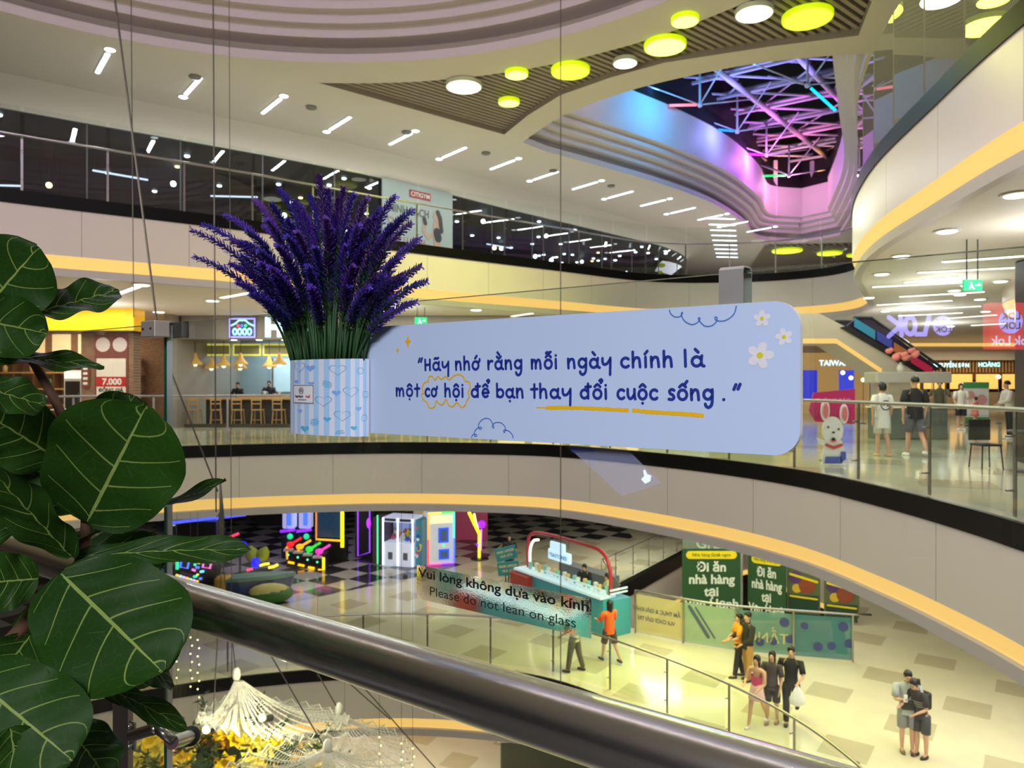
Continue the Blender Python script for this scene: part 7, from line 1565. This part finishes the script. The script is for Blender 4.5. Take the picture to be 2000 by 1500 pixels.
# hanging bracket over the glass
sK = s_of(1424, PS - 0.004); mb = MB(); w = 0.033
pth = [(zt0 - 0.03, PS - 0.0035), (ZT + 0.004, PS - 0.0035), (ZT + 0.0085, PS + 0.004), (ZT + 0.009, 1.01), (ZT + 0.005, 1.018), (ZT - 0.09, 1.018)]
pth = [(zt0 + 0.0005, PS + 0.002)] + [(ZT + 0.001, PS + 0.002), (ZT + 0.0055, PS + 0.008), (ZT + 0.0065, 1.01), (ZT + 0.003, 1.017), (ZT - 0.09, 1.017)]
ins = [(z - (0.002 if 0 < i < 5 else 0), p + (0.0025 if i < 2 else (-0.0025 if i > 3 else 0))) for i, (z, p) in enumerate(pth)]
mb.loft([[S(sK - w / 2, z, p), S(sK + w / 2, z, p), S(sK + w / 2, zi, pi_), S(sK - w / 2, zi, pi_)] for (z, p), (zi, pi_) in zip(pth, ins)]); o = mb.build('hanging_bracket', mat('bracket_steel', (186, 182, 180), 0.3, metal=0.55, noise=0.1, nscale=40), t); o['label'] = 'bent steel strip hooked over the glass'
# ---- flower box on the board
sa, sb_ = s_of(722, PS - 0.002), s_of(568, PS - 0.004); sm, hwid = (sa + sb_) / 2, (sb_ - sa) / 2
bz0, bz1 = EYE - 0.0985, EYE + 0.0475; BUL = 0.042
def bx(u, off=0.0):                                  # u 0..1, from right end to left end
    a = PI * u; return sm - math.cos(a) * (hwid + off), PS - 0.0025 - math.sin(a) ** 0.9 * (BUL + off)
def px_u(u):
    s, p = bx(u); q = S(s, 0, p); return 1000 + F * q.x / q.y
for _ in range(40):                                  # left silhouette of the curved wrap at column 567
    lo_ = min(px_u(k / 60) for k in range(61)); sb_ += (lo_ - 567) * 0.0006; sm, hwid = (sa + sb_) / 2, (sb_ - sa) / 2
def u_px(px):
    ks = [k / 300 for k in range(301)]; u1 = min(ks, key=lambda u: px_u(u)); return min([k for k in ks if k <= u1], key=lambda u: abs(px_u(u) - px))
def onbox(u, v, off=0.0004):
    s, p = bx(min(max(u, 0), 1), off); return S(s, bz0 + v * (bz1 - bz0), p)
M_STRIPE = mat('striped_card', (196, 204, 226), 0.5, noise=0); nt, b, N, L = nodes(M_STRIPE)
uv = N('ShaderNodeUVMap'); uv.uv_map = 'UVMap'; sx = N('ShaderNodeSeparateXYZ'); L(uv.outputs[0], sx.inputs[0]); mu = N('ShaderNodeMath'); mu.operation = 'MULTIPLY'; mu.inputs[1].default_value = 12.0; L(sx.outputs[0], mu.inputs[0]); fr2 = N('ShaderNodeMath'); fr2.operation = 'FRACT'; L(mu.outputs[0], fr2.inputs[0]); lt = N('ShaderNodeMath'); lt.operation = 'LESS_THAN'; lt.inputs[1].default_value = 0.48; L(fr2.outputs[0], lt.inputs[0])
mx = N('ShaderNodeMix'); mx.data_type = 'RGBA'; mx.inputs['A'].default_value = lin((160, 196, 236)) + (1,); mx.inputs['B'].default_value = lin((212, 214, 234)) + (1,); L(lt.outputs[0], mx.inputs['Factor']); L(mx.outputs['Result'], b.inputs['Base Color'])
t = thing('flower_box', 'curved card flower box with blue stripes and hearts, on the board left end', 'flower box', S(sm, bz0, PS - 0.03))
mb = MB(); n = 40
for i in range(n):
    u0, u1 = i / n, (i + 1) / n
    mb.poly([onbox(u0, 0, 0), onbox(u1, 0, 0), onbox(u1, 1, 0), onbox(u0, 1, 0)], [(u0, 0), (u1, 0), (u1, 1), (u0, 1)])
mb.build('striped_wrap', M_STRIPE, t, True)
mb = MB()
for i in range(n):
    u0, u1 = i / n, (i + 1) / n; mb.poly([onbox(u0, 0.02, -0.0015), onbox(u1, 0.02, -0.0015), onbox(u1, 0.998, -0.0015), onbox(u0, 0.998, -0.0015)])
mb.poly([onbox(i / n, 0.02, -0.0015) for i in range(n + 1)]); mb.build('inner_card', mat('card_grey', (150, 156, 170), 0.7), t)
ub = lambda zx: 1 - u_px(550 + zx / 4)     # zoomed x -> u (0 right)
def uvbox(zx, zy): return 1 - ub(zx), 1 - (zy - 495) / 580.0
def heart(cx, cy, r):
    u0, v0 = uvbox(cx, cy); arcl = PI * 0.075; H = bz1 - bz0
    return [(u0 - (16 * math.sin(a) ** 3) / 16 * r / 0.165, v0 + (13 * math.cos(a) - 5 * math.cos(2 * a) - 2 * math.cos(3 * a) - math.cos(4 * a)) / 16 * r / H) for a in [2 * PI * k / 22 for k in range(23)]]
for x, y in ((138, 550), (437, 575), (543, 740), (325, 810), (475, 918)):
    mb = MB(); p = heart(x, y, 0.0112)
    for i in range(22):
        (x0, y0), (x1, y1) = p[i], p[i + 1]; k = 0.9; u0, v0 = uvbox(x, y); q = lambda a, b: onbox(u0 + (a - u0), b); q2 = lambda a, b: onbox(u0 + (a - u0) * k, v0 + (b - v0) * k)
        mb.poly([onbox(x0, y0), onbox(x1, y1), q2(x1, y1), q2(x0, y0)])
    mb.build('heart_outline', mat('heart_line', (104, 158, 210), 0.5, noise=0), t)
for x, y, r in ((115, 665, 0.0045), (230, 680, 0.0045), (428, 750, 0.0058), (143, 895, 0.0045), (600, 868, 0.005), (225, 560, 0.007)):
    mb = MB(); mb.poly([onbox(*q) for q in heart(x, y, r)[:-1]]); mb.build('periwinkle_heart', mat('heart_periwinkle', (126, 166, 230), 0.5, noise=0), t)
for x, y, r in ((357, 950, 0.005), (565, 1012, 0.005), (180, 1030, 0.007)):
    mb = MB(); mb.poly([onbox(*q) for q in heart(x, y, r)[:-1]]); mb.build('turquoise_heart', mat('heart_turquoise', (84, 172, 214), 0.5, noise=0), t)
for x, y in ((615, 585), (357, 685), (655, 760), (257, 975), (455, 1055), (645, 935)):
    u0, v0 = uvbox(x, y); mb = MB()
    for k in range(-2, 3):
        hw_ = 0.0062 * math.sqrt(max(0.1, 1 - (k / 2.8) ** 2)) / 0.165; vv = v0 + k * 0.0027 / 0.146; sl = 0.006 if x in (257, 455, 645) else -0.012 if x == 357 else 0
        if vv < 0.02: continue
        mb.poly([onbox(u0 - hw_, vv - 0.006 + sl), onbox(u0 + hw_, vv - 0.006 - sl), onbox(u0 + hw_, vv + 0.003 - sl), onbox(u0 - hw_, vv + 0.003 + sl)])
    mb.build('striped_heart', mat('heart_turquoise'), t)
u0, v0 = uvbox(178, 762); du, dv_ = (uvbox(97, 0)[0] - uvbox(257, 0)[0]) / 2, 0.126; uc = (uvbox(97, 0)[0] + uvbox(257, 0)[0]) / 2
lab = lambda a, b, off=0.0012: onbox(uc - a * du, v0 + b * dv_, off)
def patch(mb, a0, a1, b0, b1, off, m=8):
    for i in range(m): mb.poly([lab(a0 + (a1 - a0) * i / m, b0, off), lab(a0 + (a1 - a0) * (i + 1) / m, b0, off), lab(a0 + (a1 - a0) * (i + 1) / m, b1, off), lab(a0 + (a1 - a0) * i / m, b1, off)])
mb = MB(); patch(mb, -1, 1, -1, 1, 0.0012); lb_ = mb.build('label_plate', mat('label_white', (222, 220, 228), 0.4, noise=0), t)
mb = MB()
for (a0, a1, b0, b1) in ((-0.95, 0.95, 0.9, 0.95), (-0.95, 0.95, -0.95, -0.9), (-0.95, -0.92, -0.95, 0.95), (0.92, 0.95, -0.95, 0.95)): patch(mb, a0, a1, b0, b1, 0.0018)
l5 = lambda a, b: lab(a, b, 0.0018)
mb.stroke(arc(-0.05, 0.36, 0.2, 0.33, 0, 360, 20), 0.025, l5, False); mb.stroke([(-0.12, 0.55), (-0.12, 0.17)], 0.03, l5, False); mb.stroke([(0.02, 0.55), (0.02, 0.17)], 0.03, l5, False); mb.stroke([(-0.12, 0.36), (0.02, 0.36)], 0.03, l5, False)
text_mb(mb, 'VanHanh', 0.42, lambda a, b: l5(-0.72 + a, -0.37 + b), 'LEFT', 0.01, 0.56); text_mb(mb, 'GIẢI TRÍ VÀ MUA SẮM', 0.15, lambda a, b: l5(0.05 + a, -0.66 + b), 'CENTER', 0.006, 0.5)
mb.build('logo_and_name', mat('label_ink', (44, 40, 62), 0.5, noise=0), lb_)
mb = MB(); text_mb(mb, 'mall', 0.42, lambda a, b: l5(0.35 + a, -0.37 + b), 'LEFT', 0.008, 0.5); mb.build('red_word', mat('label_red', (186, 30, 70), 0.5, noise=0), lb_)
# ---- lavender bunch
t = thing('lavender_bunch', 'big bunch of artificial purple lavender standing in the striped flower box', 'flowers', S(sm, bz0 + 0.01, PS - 0.03))
M_LAV = [mat('lavender_violet', (88, 52, 172), 0.6, noise=0.15, nscale=30), mat('lavender_indigo', (60, 42, 156), 0.6, noise=0.15, nscale=30), mat('lavender_purple', (92, 48, 146), 0.6, noise=0.15, nscale=30)]
M_LST = mat('lavender_stem', (40, 74, 38), 0.6, noise=0.1, nscale=30); M_LLF = mat('lavender_leaf', (46, 84, 44), 0.6, noise=0.15, nscale=30)
TIPS = [(372, 450, 0), (379, 502, 0), (393, 438, 1), (438, 420, 0), (497, 392, 2), (545, 370, 1), (575, 392, 0), (622, 344, 2), (606, 384, 1), (640, 372, 0), (672, 368, 2), (692, 380, 0), (716, 388, 2), (742, 408, 1), (771, 384, 0), (803, 412, 1), (803, 436, 2), (818, 467, 0), (821, 520, 2), (832, 549, 1), (812, 590, 0), (762, 545, 1), (737, 540, 2), (644, 520, 0), (532, 540, 1), (462, 552, 0), (488, 575, 1), (588, 402, 0), (560, 430, 1), (655, 425, 1), (700, 440, 0), (720, 470, 1), (520, 430, 0), (480, 450, 1), (610, 450, 2), (640, 470, 1), (580, 470, 0), (675, 480, 0), (745, 470, 2), (780, 500, 0), (505, 490, 1), (540, 480, 0), (455, 470, 2), (765, 440, 1), (690, 520, 2), (600, 520, 1), (560, 520, 0), (720, 560, 0), (515, 560, 2), (470, 500, 1), (790, 545, 1), (630, 400, 1), (660, 390, 2), (530, 400, 1), (735, 425, 2), (785, 425, 0), (605, 560, 0), (680, 560, 1)]
rl = random.Random(12)
for k_ in range(30):
    a_ = rl.uniform(0.1, PI - 0.1); r_ = rl.uniform(0.35, 0.9); TIPS.append((612 - math.cos(a_) * 200 * r_, 560 - math.sin(a_) * 190 * r_, k_ % 3))
for i, (px, py, ci) in enumerate(TIPS):
    f_ = (px - 372) / 460.0
    bu = 0.86 - 0.72 * f_ + rl.uniform(-0.05, 0.05); bu = max(0.12, min(0.88, bu)); s_b, p_b = bx(bu); pb = PS - 0.006 - (PS - p_b - 0.010) * rl.uniform(0.15, 0.9); base = S(s_b, bz1 - 0.012, pb)
    dtip = 1.47 + rl.uniform(-0.13, 0.10) - (0.05 if py > 500 else 0); dtip = min(dtip, dep(px, 0.95)); tip = W(px, py, dtip)
    up_ = (tip.z - base.z); ctrl = base + Vector((0, 0, up_ * 0.62)) + (tip - base) * 0.22
    cur = lambda s: base * (1 - s) ** 2 + ctrl * 2 * s * (1 - s) + tip * s * s
    L_ = (tip - base).length; mb = MB(); mb.tube([cur(k / 9) for k in range(10)], [0.0028, 0.0028, 0.0026, 0.0024, 0.0023, 0.002, 0.0018, 0.0016, 0.0013, 0.0008], 5); st = mb.build('stem', M_LST, t, True)
    spl = min(0.62, 0.155 / L_); s0 = 1 - spl
    mb = MB(); mbl = MB(); n = int(130 * spl / 0.45)
    for k in range(n + 70):
        leaf = k >= n
        s = (s0 + spl * (k / n)) if not leaf else (max(0.3, s0 - 0.30) + 0.32 * (k - n) / 70)
        p = cur(s); tg = (cur(min(1, s + 0.02)) - cur(max(0, s - 0.02))).normalized(); a = k * 2.399 + rl.uniform(-0.3, 0.3)
        x_ = tg.cross(Vector((0.3, 0.8, 0.1))).normalized(); y_ = tg.cross(x_); o = x_ * math.cos(a) + y_ * math.sin(a)
        fade = (1 - 0.6 * max(0, (s - s0) / spl) ** 2) if not leaf else 0.95
        dv2 = (o * 0.80 + tg * 0.62).normalized(); ln_ = 0.0165 * fade * rl.uniform(0.8, 1.2); wd = dv2.cross(tg).normalized() * 0.0025 * (0.75 if leaf else 1.0); up2 = dv2.cross(wd).normalized() * 0.0012
        m_ = mbl if leaf else mb
        m_.poly([p, p + dv2 * ln_ * 0.55 + wd, p + dv2 * ln_ + tg * 0.0015]); m_.poly([p, p + dv2 * ln_ + tg * 0.0015, p + dv2 * ln_ * 0.55 - wd])
        if not leaf and k % 3 == 0:
            q = p + dv2 * ln_ * 0.6; m_.poly([q, q + (dv2 + wd.normalized() * 0.9).normalized() * 0.005 + up2, q + dv2 * 0.0065])
    mb.build('flower_spike', M_LAV[ci], st); mbl.build('needle_leaves', M_LLF, st)
# ---- notice and painted reflection on the glass
def fit_text(mb, s, a0, a1, base, cap, fn, bold):
    m2 = MB(); text_mb(m2, s, 1.0, lambda a, b: (a, b, 0), 'LEFT', bold); x0 = min(v.x for v in m2.v); x1 = max(v.x for v in m2.v); k = (a1 - a0) / (x1 - x0); kz = cap / 0.73; b0 = len(mb.v)
    mb.v += [Vector(fn(a0 + (v.x - x0) * k, base + v.y * kz)) for v in m2.v]
    for f_ in m2.f: mb.face([b0 + i for i in f_])
t = thing('glass_notice', 'clear textured sticker asking people not to lean on the glass', 'sticker', S(s_of(985, 0.9985), EYE - 0.392, 0.9985))
sg_ = lambda a, b, o=0.9985: S(a, b, o)
c0, c1n = s_of(814, 0.9985), s_of(1155, 0.9985)
m = mat('frosted_film', (242, 242, 236), 0.12, noise=0, bump=0.22, bscale=330); pb_ = m.node_tree.nodes['Principled BSDF']; pb_.inputs['Transmission Weight'].default_value = 1.0; pb_.inputs['IOR'].default_value = 1.1
mb = MB(); mb.poly([sg_(c0, EYE - 0.393), sg_(c1n, EYE - 0.393), sg_(c1n, EYE - 0.3315), sg_(c0, EYE - 0.3315)]); mb.build('film', m, t)
mb = MB(); fit_text(mb, 'Vui lòng không dựa vào kính', s_of(817, 0.998), s_of(1150, 0.998), EYE - 0.3520, 0.0165, lambda a, b: S(a, b, 0.9978), 0.022); mb.build('bold_lettering', mat('notice_black', (26, 22, 24), 0.4, noise=0), t)
mb = MB(); fit_text(mb, 'Please do not lean on glass', s_of(840, 0.998), s_of(1125, 0.998), EYE - 0.3815, 0.0165, lambda a, b: S(a, b, 0.9978), 0.0); mb.build('thin_lettering', mat('notice_black'), t)
t = thing('slanted_reflection', 'slanted bluish screen reflection with a small white hand, under the board', 'sticker', S(s_of(1200, 0.9985), EYE - 0.15, 0.9985))  # translucent sheet stands in for a lit screen mirrored in the glass
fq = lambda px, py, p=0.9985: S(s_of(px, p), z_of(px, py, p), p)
mb = MB(); mb.poly([fq(1105, 869), fq(1217, 869), fq(1292, 944), fq(1214, 969)]); mb.build('film', film('blue_reflection', (176, 182, 226), 0.30, 0.2), t)
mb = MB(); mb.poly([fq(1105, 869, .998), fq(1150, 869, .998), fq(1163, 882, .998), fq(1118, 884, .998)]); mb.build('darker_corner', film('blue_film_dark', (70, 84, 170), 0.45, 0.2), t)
mb = MB(); mb.flat([(1252, 936), (1258, 930), (1256, 919), (1260, 917), (1264, 926), (1272, 929), (1270, 940), (1260, 945)], lambda a, b: fq(a, b, 0.9977)); mb.build('hand_reflection', mat('hand_white', (225, 236, 240), 0.5, em=(225, 236, 240), es=0.35, noise=0), t)
# ---- lit shop signs behind the photographer (they mirror in the glass)
def refl(p): p = Vector(p); return p - ND * (2 * (ND.dot(p) - 1.0))
def vsign(px, py, d): return lambda a, b, o=0.0: refl(W(px, py, d) + Vector((-a, o, b)))
vs = vsign(1777, 638, 7.0)
t = thing('hotpot_sign', 'dark sign board with violet lit letters behind the photographer', 'sign', vs(0, -0.2))
mb = MB(); mb.prism([(-0.5, -0.2), (0.4, -0.2), (0.4, 0.2), (-0.5, 0.2)], lambda a, b: vs(a, b, 0.08), lambda a, b: vs(a, b, 0.16)); mb.build('board', M_BLK, t)
M_VIO = glow('violet_letters', (158, 150, 255), 11.0)
mb = MB(); hwv = 0.022
for st in ([(0.18, 0.1), (0.14, -0.07), (0.06, -0.07)], arc(0.0, 0.01, 0.05, 0.08, 0, 360, 12), [(-0.09, 0.1), (-0.08, -0.08)], [(-0.2, 0.09), (-0.09, 0.01), (-0.2, -0.09)]): mb.stroke([(-x, y) for x, y in st], hwv, vs)
mb.build('lit_letters', M_VIO, t); mb = MB(); mb.disc(-0.31, 0.01, 0.095, vs, 24); f_ = mb.build('lit_disc', M_VIO, t)
mb = MB(); text_mb(mb, 'LOK', 0.075, lambda a, b: vs(-0.31 + a, 0.02 + b, -0.01), bold=0.002); text_mb(mb, 'LOK', 0.075, lambda a, b: vs(-0.31 + a, -0.05 + b, -0.01), bold=0.002); mb.build('disc_lettering', M_BLK, t)
vs2 = vsign(1978, 640, 7.0)
t = thing('hotpot_light_box', 'red light box with a violet disc behind the photographer', 'sign', vs2(0, -0.2))
mb = MB(); mb.prism([(-0.28, -0.2), (0.2, -0.2), (0.2, 0.24), (-0.28, 0.24)], lambda a, b: vs2(a, b, 0.03), lambda a, b: vs2(a, b, 0.13)); mb.build('red_box', mat('red_box', (200, 30, 50), 0.4, em=(225, 30, 60), es=7.0), t)
mb = MB(); mb.disc(0.02, 0.06, 0.115, vs2, 24); mb.build('lit_disc', M_VIO, t); mb = MB(); text_mb(mb, 'LOK', 0.09, lambda a, b: vs2(0.02 + a, 0.08 + b, -0.01), bold=0.003); text_mb(mb, 'LOK', 0.09, lambda a, b: vs2(0.02 + a, -0.01 + b, -0.01), bold=0.003); mb.build('disc_lettering', M_RED, t)
mb = MB(); text_mb(mb, 'Lok Lok', 0.12, lambda a, b: vs2(0 + a, -0.16 + b), bold=0.003); mb.build('lit_name', glow('pale_violet', (214, 205, 255), 8.0), t)
for v_ in (vs(0.0, -0.2, 0.12), vs2(0.0, -0.2, 0.08)):
    mb = MB(); mb.tube([Vector((v_.x, v_.y, 0)), v_ + Vector((0, 0, 0.05))], 0.04, 8); mb.lathe([(0.25, 0), (0.24, 0.03), (0.04, 0.05)], (v_.x, v_.y, 0), 16); tag(mb.build('sign_stand', M_BLK), 'black stand under the %s sign behind the photographer' % ('dark' if v_.y == vs(0.0, -0.2, 0.12).y else 'red'), 'sign stand')
# ================================================================== FIDDLE-LEAF FIG
M_FIG = mat('fig_leaf', (34, 66, 26), 0.5, noise=0, spec=0.14); nt, b, N, L = nodes(M_FIG)
uv = N('ShaderNodeUVMap'); uv.uv_map = 'UVMap'; sx = N('ShaderNodeSeparateXYZ'); L(uv.outputs[0], sx.inputs[0])
def M2(op, a, b_=None, c=None):
    m = N('ShaderNodeMath'); m.operation = op
    for i, v in enumerate((a, b_, c)):
        if v is None: continue
        if hasattr(v, 'is_output'): L(v, m.inputs[i])
        else: m.inputs[i].default_value = v
    return m.outputs[0]
aa = M2('ABSOLUTE', M2('SUBTRACT', sx.outputs[1], 0.5)); aa = M2('MULTIPLY', aa, 2.0)
mid = M2('LESS_THAN', aa, M2('MULTIPLY_ADD', sx.outputs[0], -0.028, 0.04))
kk = M2('SUBTRACT', sx.outputs[0], M2('MULTIPLY', M2('POWER', aa, 1.35), 0.30)); side_ = N('ShaderNodeMath'); side_.operation = 'GREATER_THAN'; L(sx.outputs[1], side_.inputs[0]); side_.inputs[1].default_value = 0.5
kk = M2('ADD', kk, M2('MULTIPLY', side_.outputs[0], 0.06))
fr3 = M2('FRACT', M2('MULTIPLY', kk, 4.6)); v1 = M2('LESS_THAN', M2('ABSOLUTE', M2('SUBTRACT', fr3, 0.5)), M2('MULTIPLY_ADD', aa, -0.018, 0.032)); v1 = M2('MULTIPLY', v1, M2('LESS_THAN', aa, 0.88))
vor = N('ShaderNodeTexVoronoi'); vor.feature = 'DISTANCE_TO_EDGE'; vor.inputs['Scale'].default_value = 11; mpv = N('ShaderNodeMapping'); mpv.inputs['Scale'].default_value = (1.4, 1.0, 1); L(uv.outputs[0], mpv.inputs['Vector']); L(mpv.outputs[0], vor.inputs['Vector'])
v2 = M2('MULTIPLY', M2('LESS_THAN', vor.outputs['Distance'], 0.012), 0.08)
vein = M2('MAXIMUM', M2('MAXIMUM', mid, M2('MULTIPLY', v1, 0.8)), v2)
nz = N('ShaderNodeTexNoise'); nz.inputs['Scale'].default_value = 3.5; tc = N('ShaderNodeTexCoord'); L(tc.outputs['Object'], nz.inputs['Vector'])
cr = N('ShaderNodeMix'); cr.data_type = 'RGBA'; L(nz.outputs['Fac'], cr.inputs['Factor']); cr.inputs['A'].default_value = lin((16, 44, 12)) + (1,); cr.inputs['B'].default_value = lin((42, 76, 18)) + (1,)
mx = N('ShaderNodeMix'); mx.data_type = 'RGBA'; L(vein, mx.inputs['Factor']); L(cr.outputs['Result'], mx.inputs['A']); mx.inputs['B'].default_value = lin((128, 148, 76)) + (1,); L(mx.outputs['Result'], b.inputs['Base Color'])
bpn = N('ShaderNodeBump'); bpn.inputs['Strength'].default_value = 0.35; bpn.inputs['Distance'].default_value = 0.004; L(vein, bpn.inputs['Height']); bpn.invert = True; L(bpn.outputs['Normal'], b.inputs['Normal'])
tl = N('ShaderNodeBsdfTranslucent'); L(mx.outputs['Result'], tl.inputs['Color']); ms = N('ShaderNodeMixShader'); ms.inputs['Fac'].default_value = 0.22; out_ = nt.nodes['Material Output']; L(b.outputs[0], ms.inputs[1]); L(tl.outputs[0], ms.inputs[2]); L(ms.outputs[0], out_.inputs['Surface'])
M_BARK = mat('fig_bark', (84, 58, 42), 0.8, noise=0.25, nscale=30, bump=0.4, bscale=60)
WT = [(0, .12), (.03, .36), (.08, .56), (.17, .74), (.3, .85), (.45, .93), (.6, 1.0), (.72, .985), (.82, .90), (.9, .74), (.955, .52), (.985, .32), (1, .1)]
def wprof(t_):
    for (a, wa), (b_, wb) in zip(WT[:-1], WT[1:]):
        if t_ <= b_: return wa + (wb - wa) * (t_ - a) / (b_ - a)
    return 0.04
fig = thing('fiddle_leaf_fig', 'dark fiddle-leaf fig tree with big veined leaves in front of the glass', 'plant', Vector((-0.95, 1.35, 0)))
def leaf(b_, tp_, wpx, db, dt, roll=0.0, sag=0.0, fold=0.12, wave=0.007, bend=0.0, hole=False):
    """b_, tp_: base and tip in the picture; wpx: full width in pixels; roll: turn about the midrib; sag: droop of the midrib"""
    Bp, Tp = W(b_[0], b_[1], db), W(tp_[0], tp_[1], dt); ax = (Tp - Bp); Ln = ax.length; ax.normalize(); view = ((Bp + Tp) / 2 - Vector((0, 0, EYE))).normalized()
    lat = ax.cross(view).normalized(); nor = lat.cross(ax).normalized(); hw_ = wpx / 2 / F * (db + dt) / 2
    lat2 = lat * math.cos(roll) + nor * math.sin(roll); nor2 = -lat * math.sin(roll) + nor * math.cos(roll)
    mb = MB(); n, m_ = 26, 14; ph = random.Random(int(b_[0] * 7 + tp_[1])).uniform(0, 6)
    for i in range(n + 1):
        t_ = i / n; ctr = Bp + ax * (Ln * t_) + Vector((0, 0, -sag * Ln * (t_ ** 2.2))) + lat * (bend * Ln * math.sin(PI * t_)); w = hw_ * wprof(t_)
        for j in range(m_ + 1):
            a = -1 + 2 * j / m_
            mb.v.append(ctr + lat2 * (a * w) + nor2 * (-fold * w * (abs(a) ** 1.5) + wave * math.sin(t_ * 15 + ph + (2 if a > 0 else 0)) * abs(a) ** 2 + 0.0022 * math.cos((t_ - 0.26 * abs(a) ** .8) * 6.2 * 2 * PI) * (1 - abs(a))))
    for i in range(n):
        for j in range(m_):
            q = (i * (m_ + 1) + j, (i + 1) * (m_ + 1) + j, (i + 1) * (m_ + 1) + j + 1, i * (m_ + 1) + j + 1)
            if hole and i in (19, 20) and j == 11: continue
            mb.face(q, [(i / n, j / m_), ((i + 1) / n, j / m_), ((i + 1) / n, (j + 1) / m_), (i / n, (j + 1) / m_)])
    return mb.build('leaf', M_FIG, fig, True)
LEAVES = [((-60, 640), (76, 478), 165, 1.30, 1.28, 0.25, 0.02), ((-95, 615), (92, 648), 125, 1.22, 1.26, -0.15, 0.02), ((62, 612), (232, 566), 88, 1.30, 1.42, 0.75, 0.0), ((-60, 690), (204, 712), 52, 1.25, 1.36, 0.85, 0.02),
          ((-70, 745), (88, 792), 80, 1.22, 1.30, 0.5, 0.0), ((170, 1020), (286, 792), 252, 1.36, 1.30, 0.12, 0.0), ((190, 900), (262, 772), 120, 1.46, 1.5, 0.2, 0.0), ((215, 1010), (312, 892), 130, 1.44, 1.5, 0.5, 0.0),
          ((130, 1062), (442, 944), 52, 1.36, 1.45, 1.15, -0.02), ((150, 1088), (490, 1056), 62, 1.33, 1.40, 0.5, 0.06), ((140, 1088), (-30, 905), 120, 1.32, 1.16, 0.75, 0.0), ((120, 900), (-40, 800), 150, 1.42, 1.30, 0.3, 0.0),
          ((150, 1000), (30, 830), 150, 1.50, 1.45, 0.4, 0.0), ((118, 1120), (318, 1312), 262, 1.30, 1.22, 0.1, 0.0), ((-60, 1318), (142, 1485), 205, 1.16, 1.12, -0.1, 0.0), ((180, 1330), (366, 1414), 46, 1.34, 1.40, 0.3, 0.05),
          ((75, 1130), (-50, 1140), 120, 1.30, 1.24, 0.2, 0.0), ((60, 1180), (120, 1290), 130, 1.42, 1.44, 0.4, 0.0), ((150, 1085), (312, 1118), 140, 1.46, 1.50, 0.35, 0.0), ((120, 1400), (210, 1520), 110, 1.28, 1.24, 0.4, 0.0),
          ((235, 1275), (340, 1328), 66, 1.40, 1.46, 0.8, 0.1), ((60, 1240), (-30, 1360), 120, 1.35, 1.3, 0.3, 0.0), ((230, 1150), (300, 1040), 110, 1.52, 1.56, 0.4, 0.0), ((-30, 880), (60, 1020), 120, 1.36, 1.4, 0.3, 0.0), ((130, 1200), (200, 1330), 150, 1.48, 1.5, 0.2, 0.0),
          ((20, 1420), (40, 1560), 110, 1.12, 1.1, 0.3, 0.0), ((30, 1040), (-40, 1000), 110, 1.44, 1.4, 0.2, 0.0), ((235, 1180), (310, 1330), 130, 1.55, 1.58, 0.3, 0.0)]
for i, a in enumerate(LEAVES): leaf(a[0], a[1], a[2], a[3], a[4], a[5], a[6], fold=0.3 if i == 5 else 0.15, hole=False)
mb = MB()
for pts, r in (([W(-60, 1330, 1.32), W(30, 1240, 1.34), W(105, 1150, 1.36), W(155, 1100, 1.37), W(168, 1020, 1.38), W(150, 880, 1.38), W(60, 700, 1.33), W(-30, 620, 1.3)], [0.013, 0.012, 0.011, 0.010, 0.009, 0.008, 0.007, 0.005]), ([W(62, 1212, 1.34), W(130, 1180, 1.37), W(180, 1150, 1.4)], [0.007, 0.005, 0.004])): mb.tube(spline(pts, 5), [r[min(len(r) - 1, i // 5)] for i in range((len(pts) - 1) * 5 + 1)], 10)
mb.build('branch', M_BARK, fig, True)
mb = MB(); mb.tube([W(-60, 1330, 1.32), Vector((-1.15, 1.3, 0.5)), Vector((-1.15, 1.3, 0.36))], 0.016, 10); mb.build('trunk', M_BARK, fig, True)
t = thing('plant_pot', 'grey pot holding the fiddle-leaf fig, below the picture edge', 'plant pot', Vector((-1.15, 1.3, 0)))
mb = MB(); mb.lathe([(0.16, 0.0), (0.2, 0.05), (0.22, 0.38), (0.2, 0.4), (0.19, 0.36), (0.01, 0.35)], (-1.15, 1.3, 0), 28); mb.build('pot', mat('pot_grey', (90, 90, 92), 0.6), t, True, sharp=50)
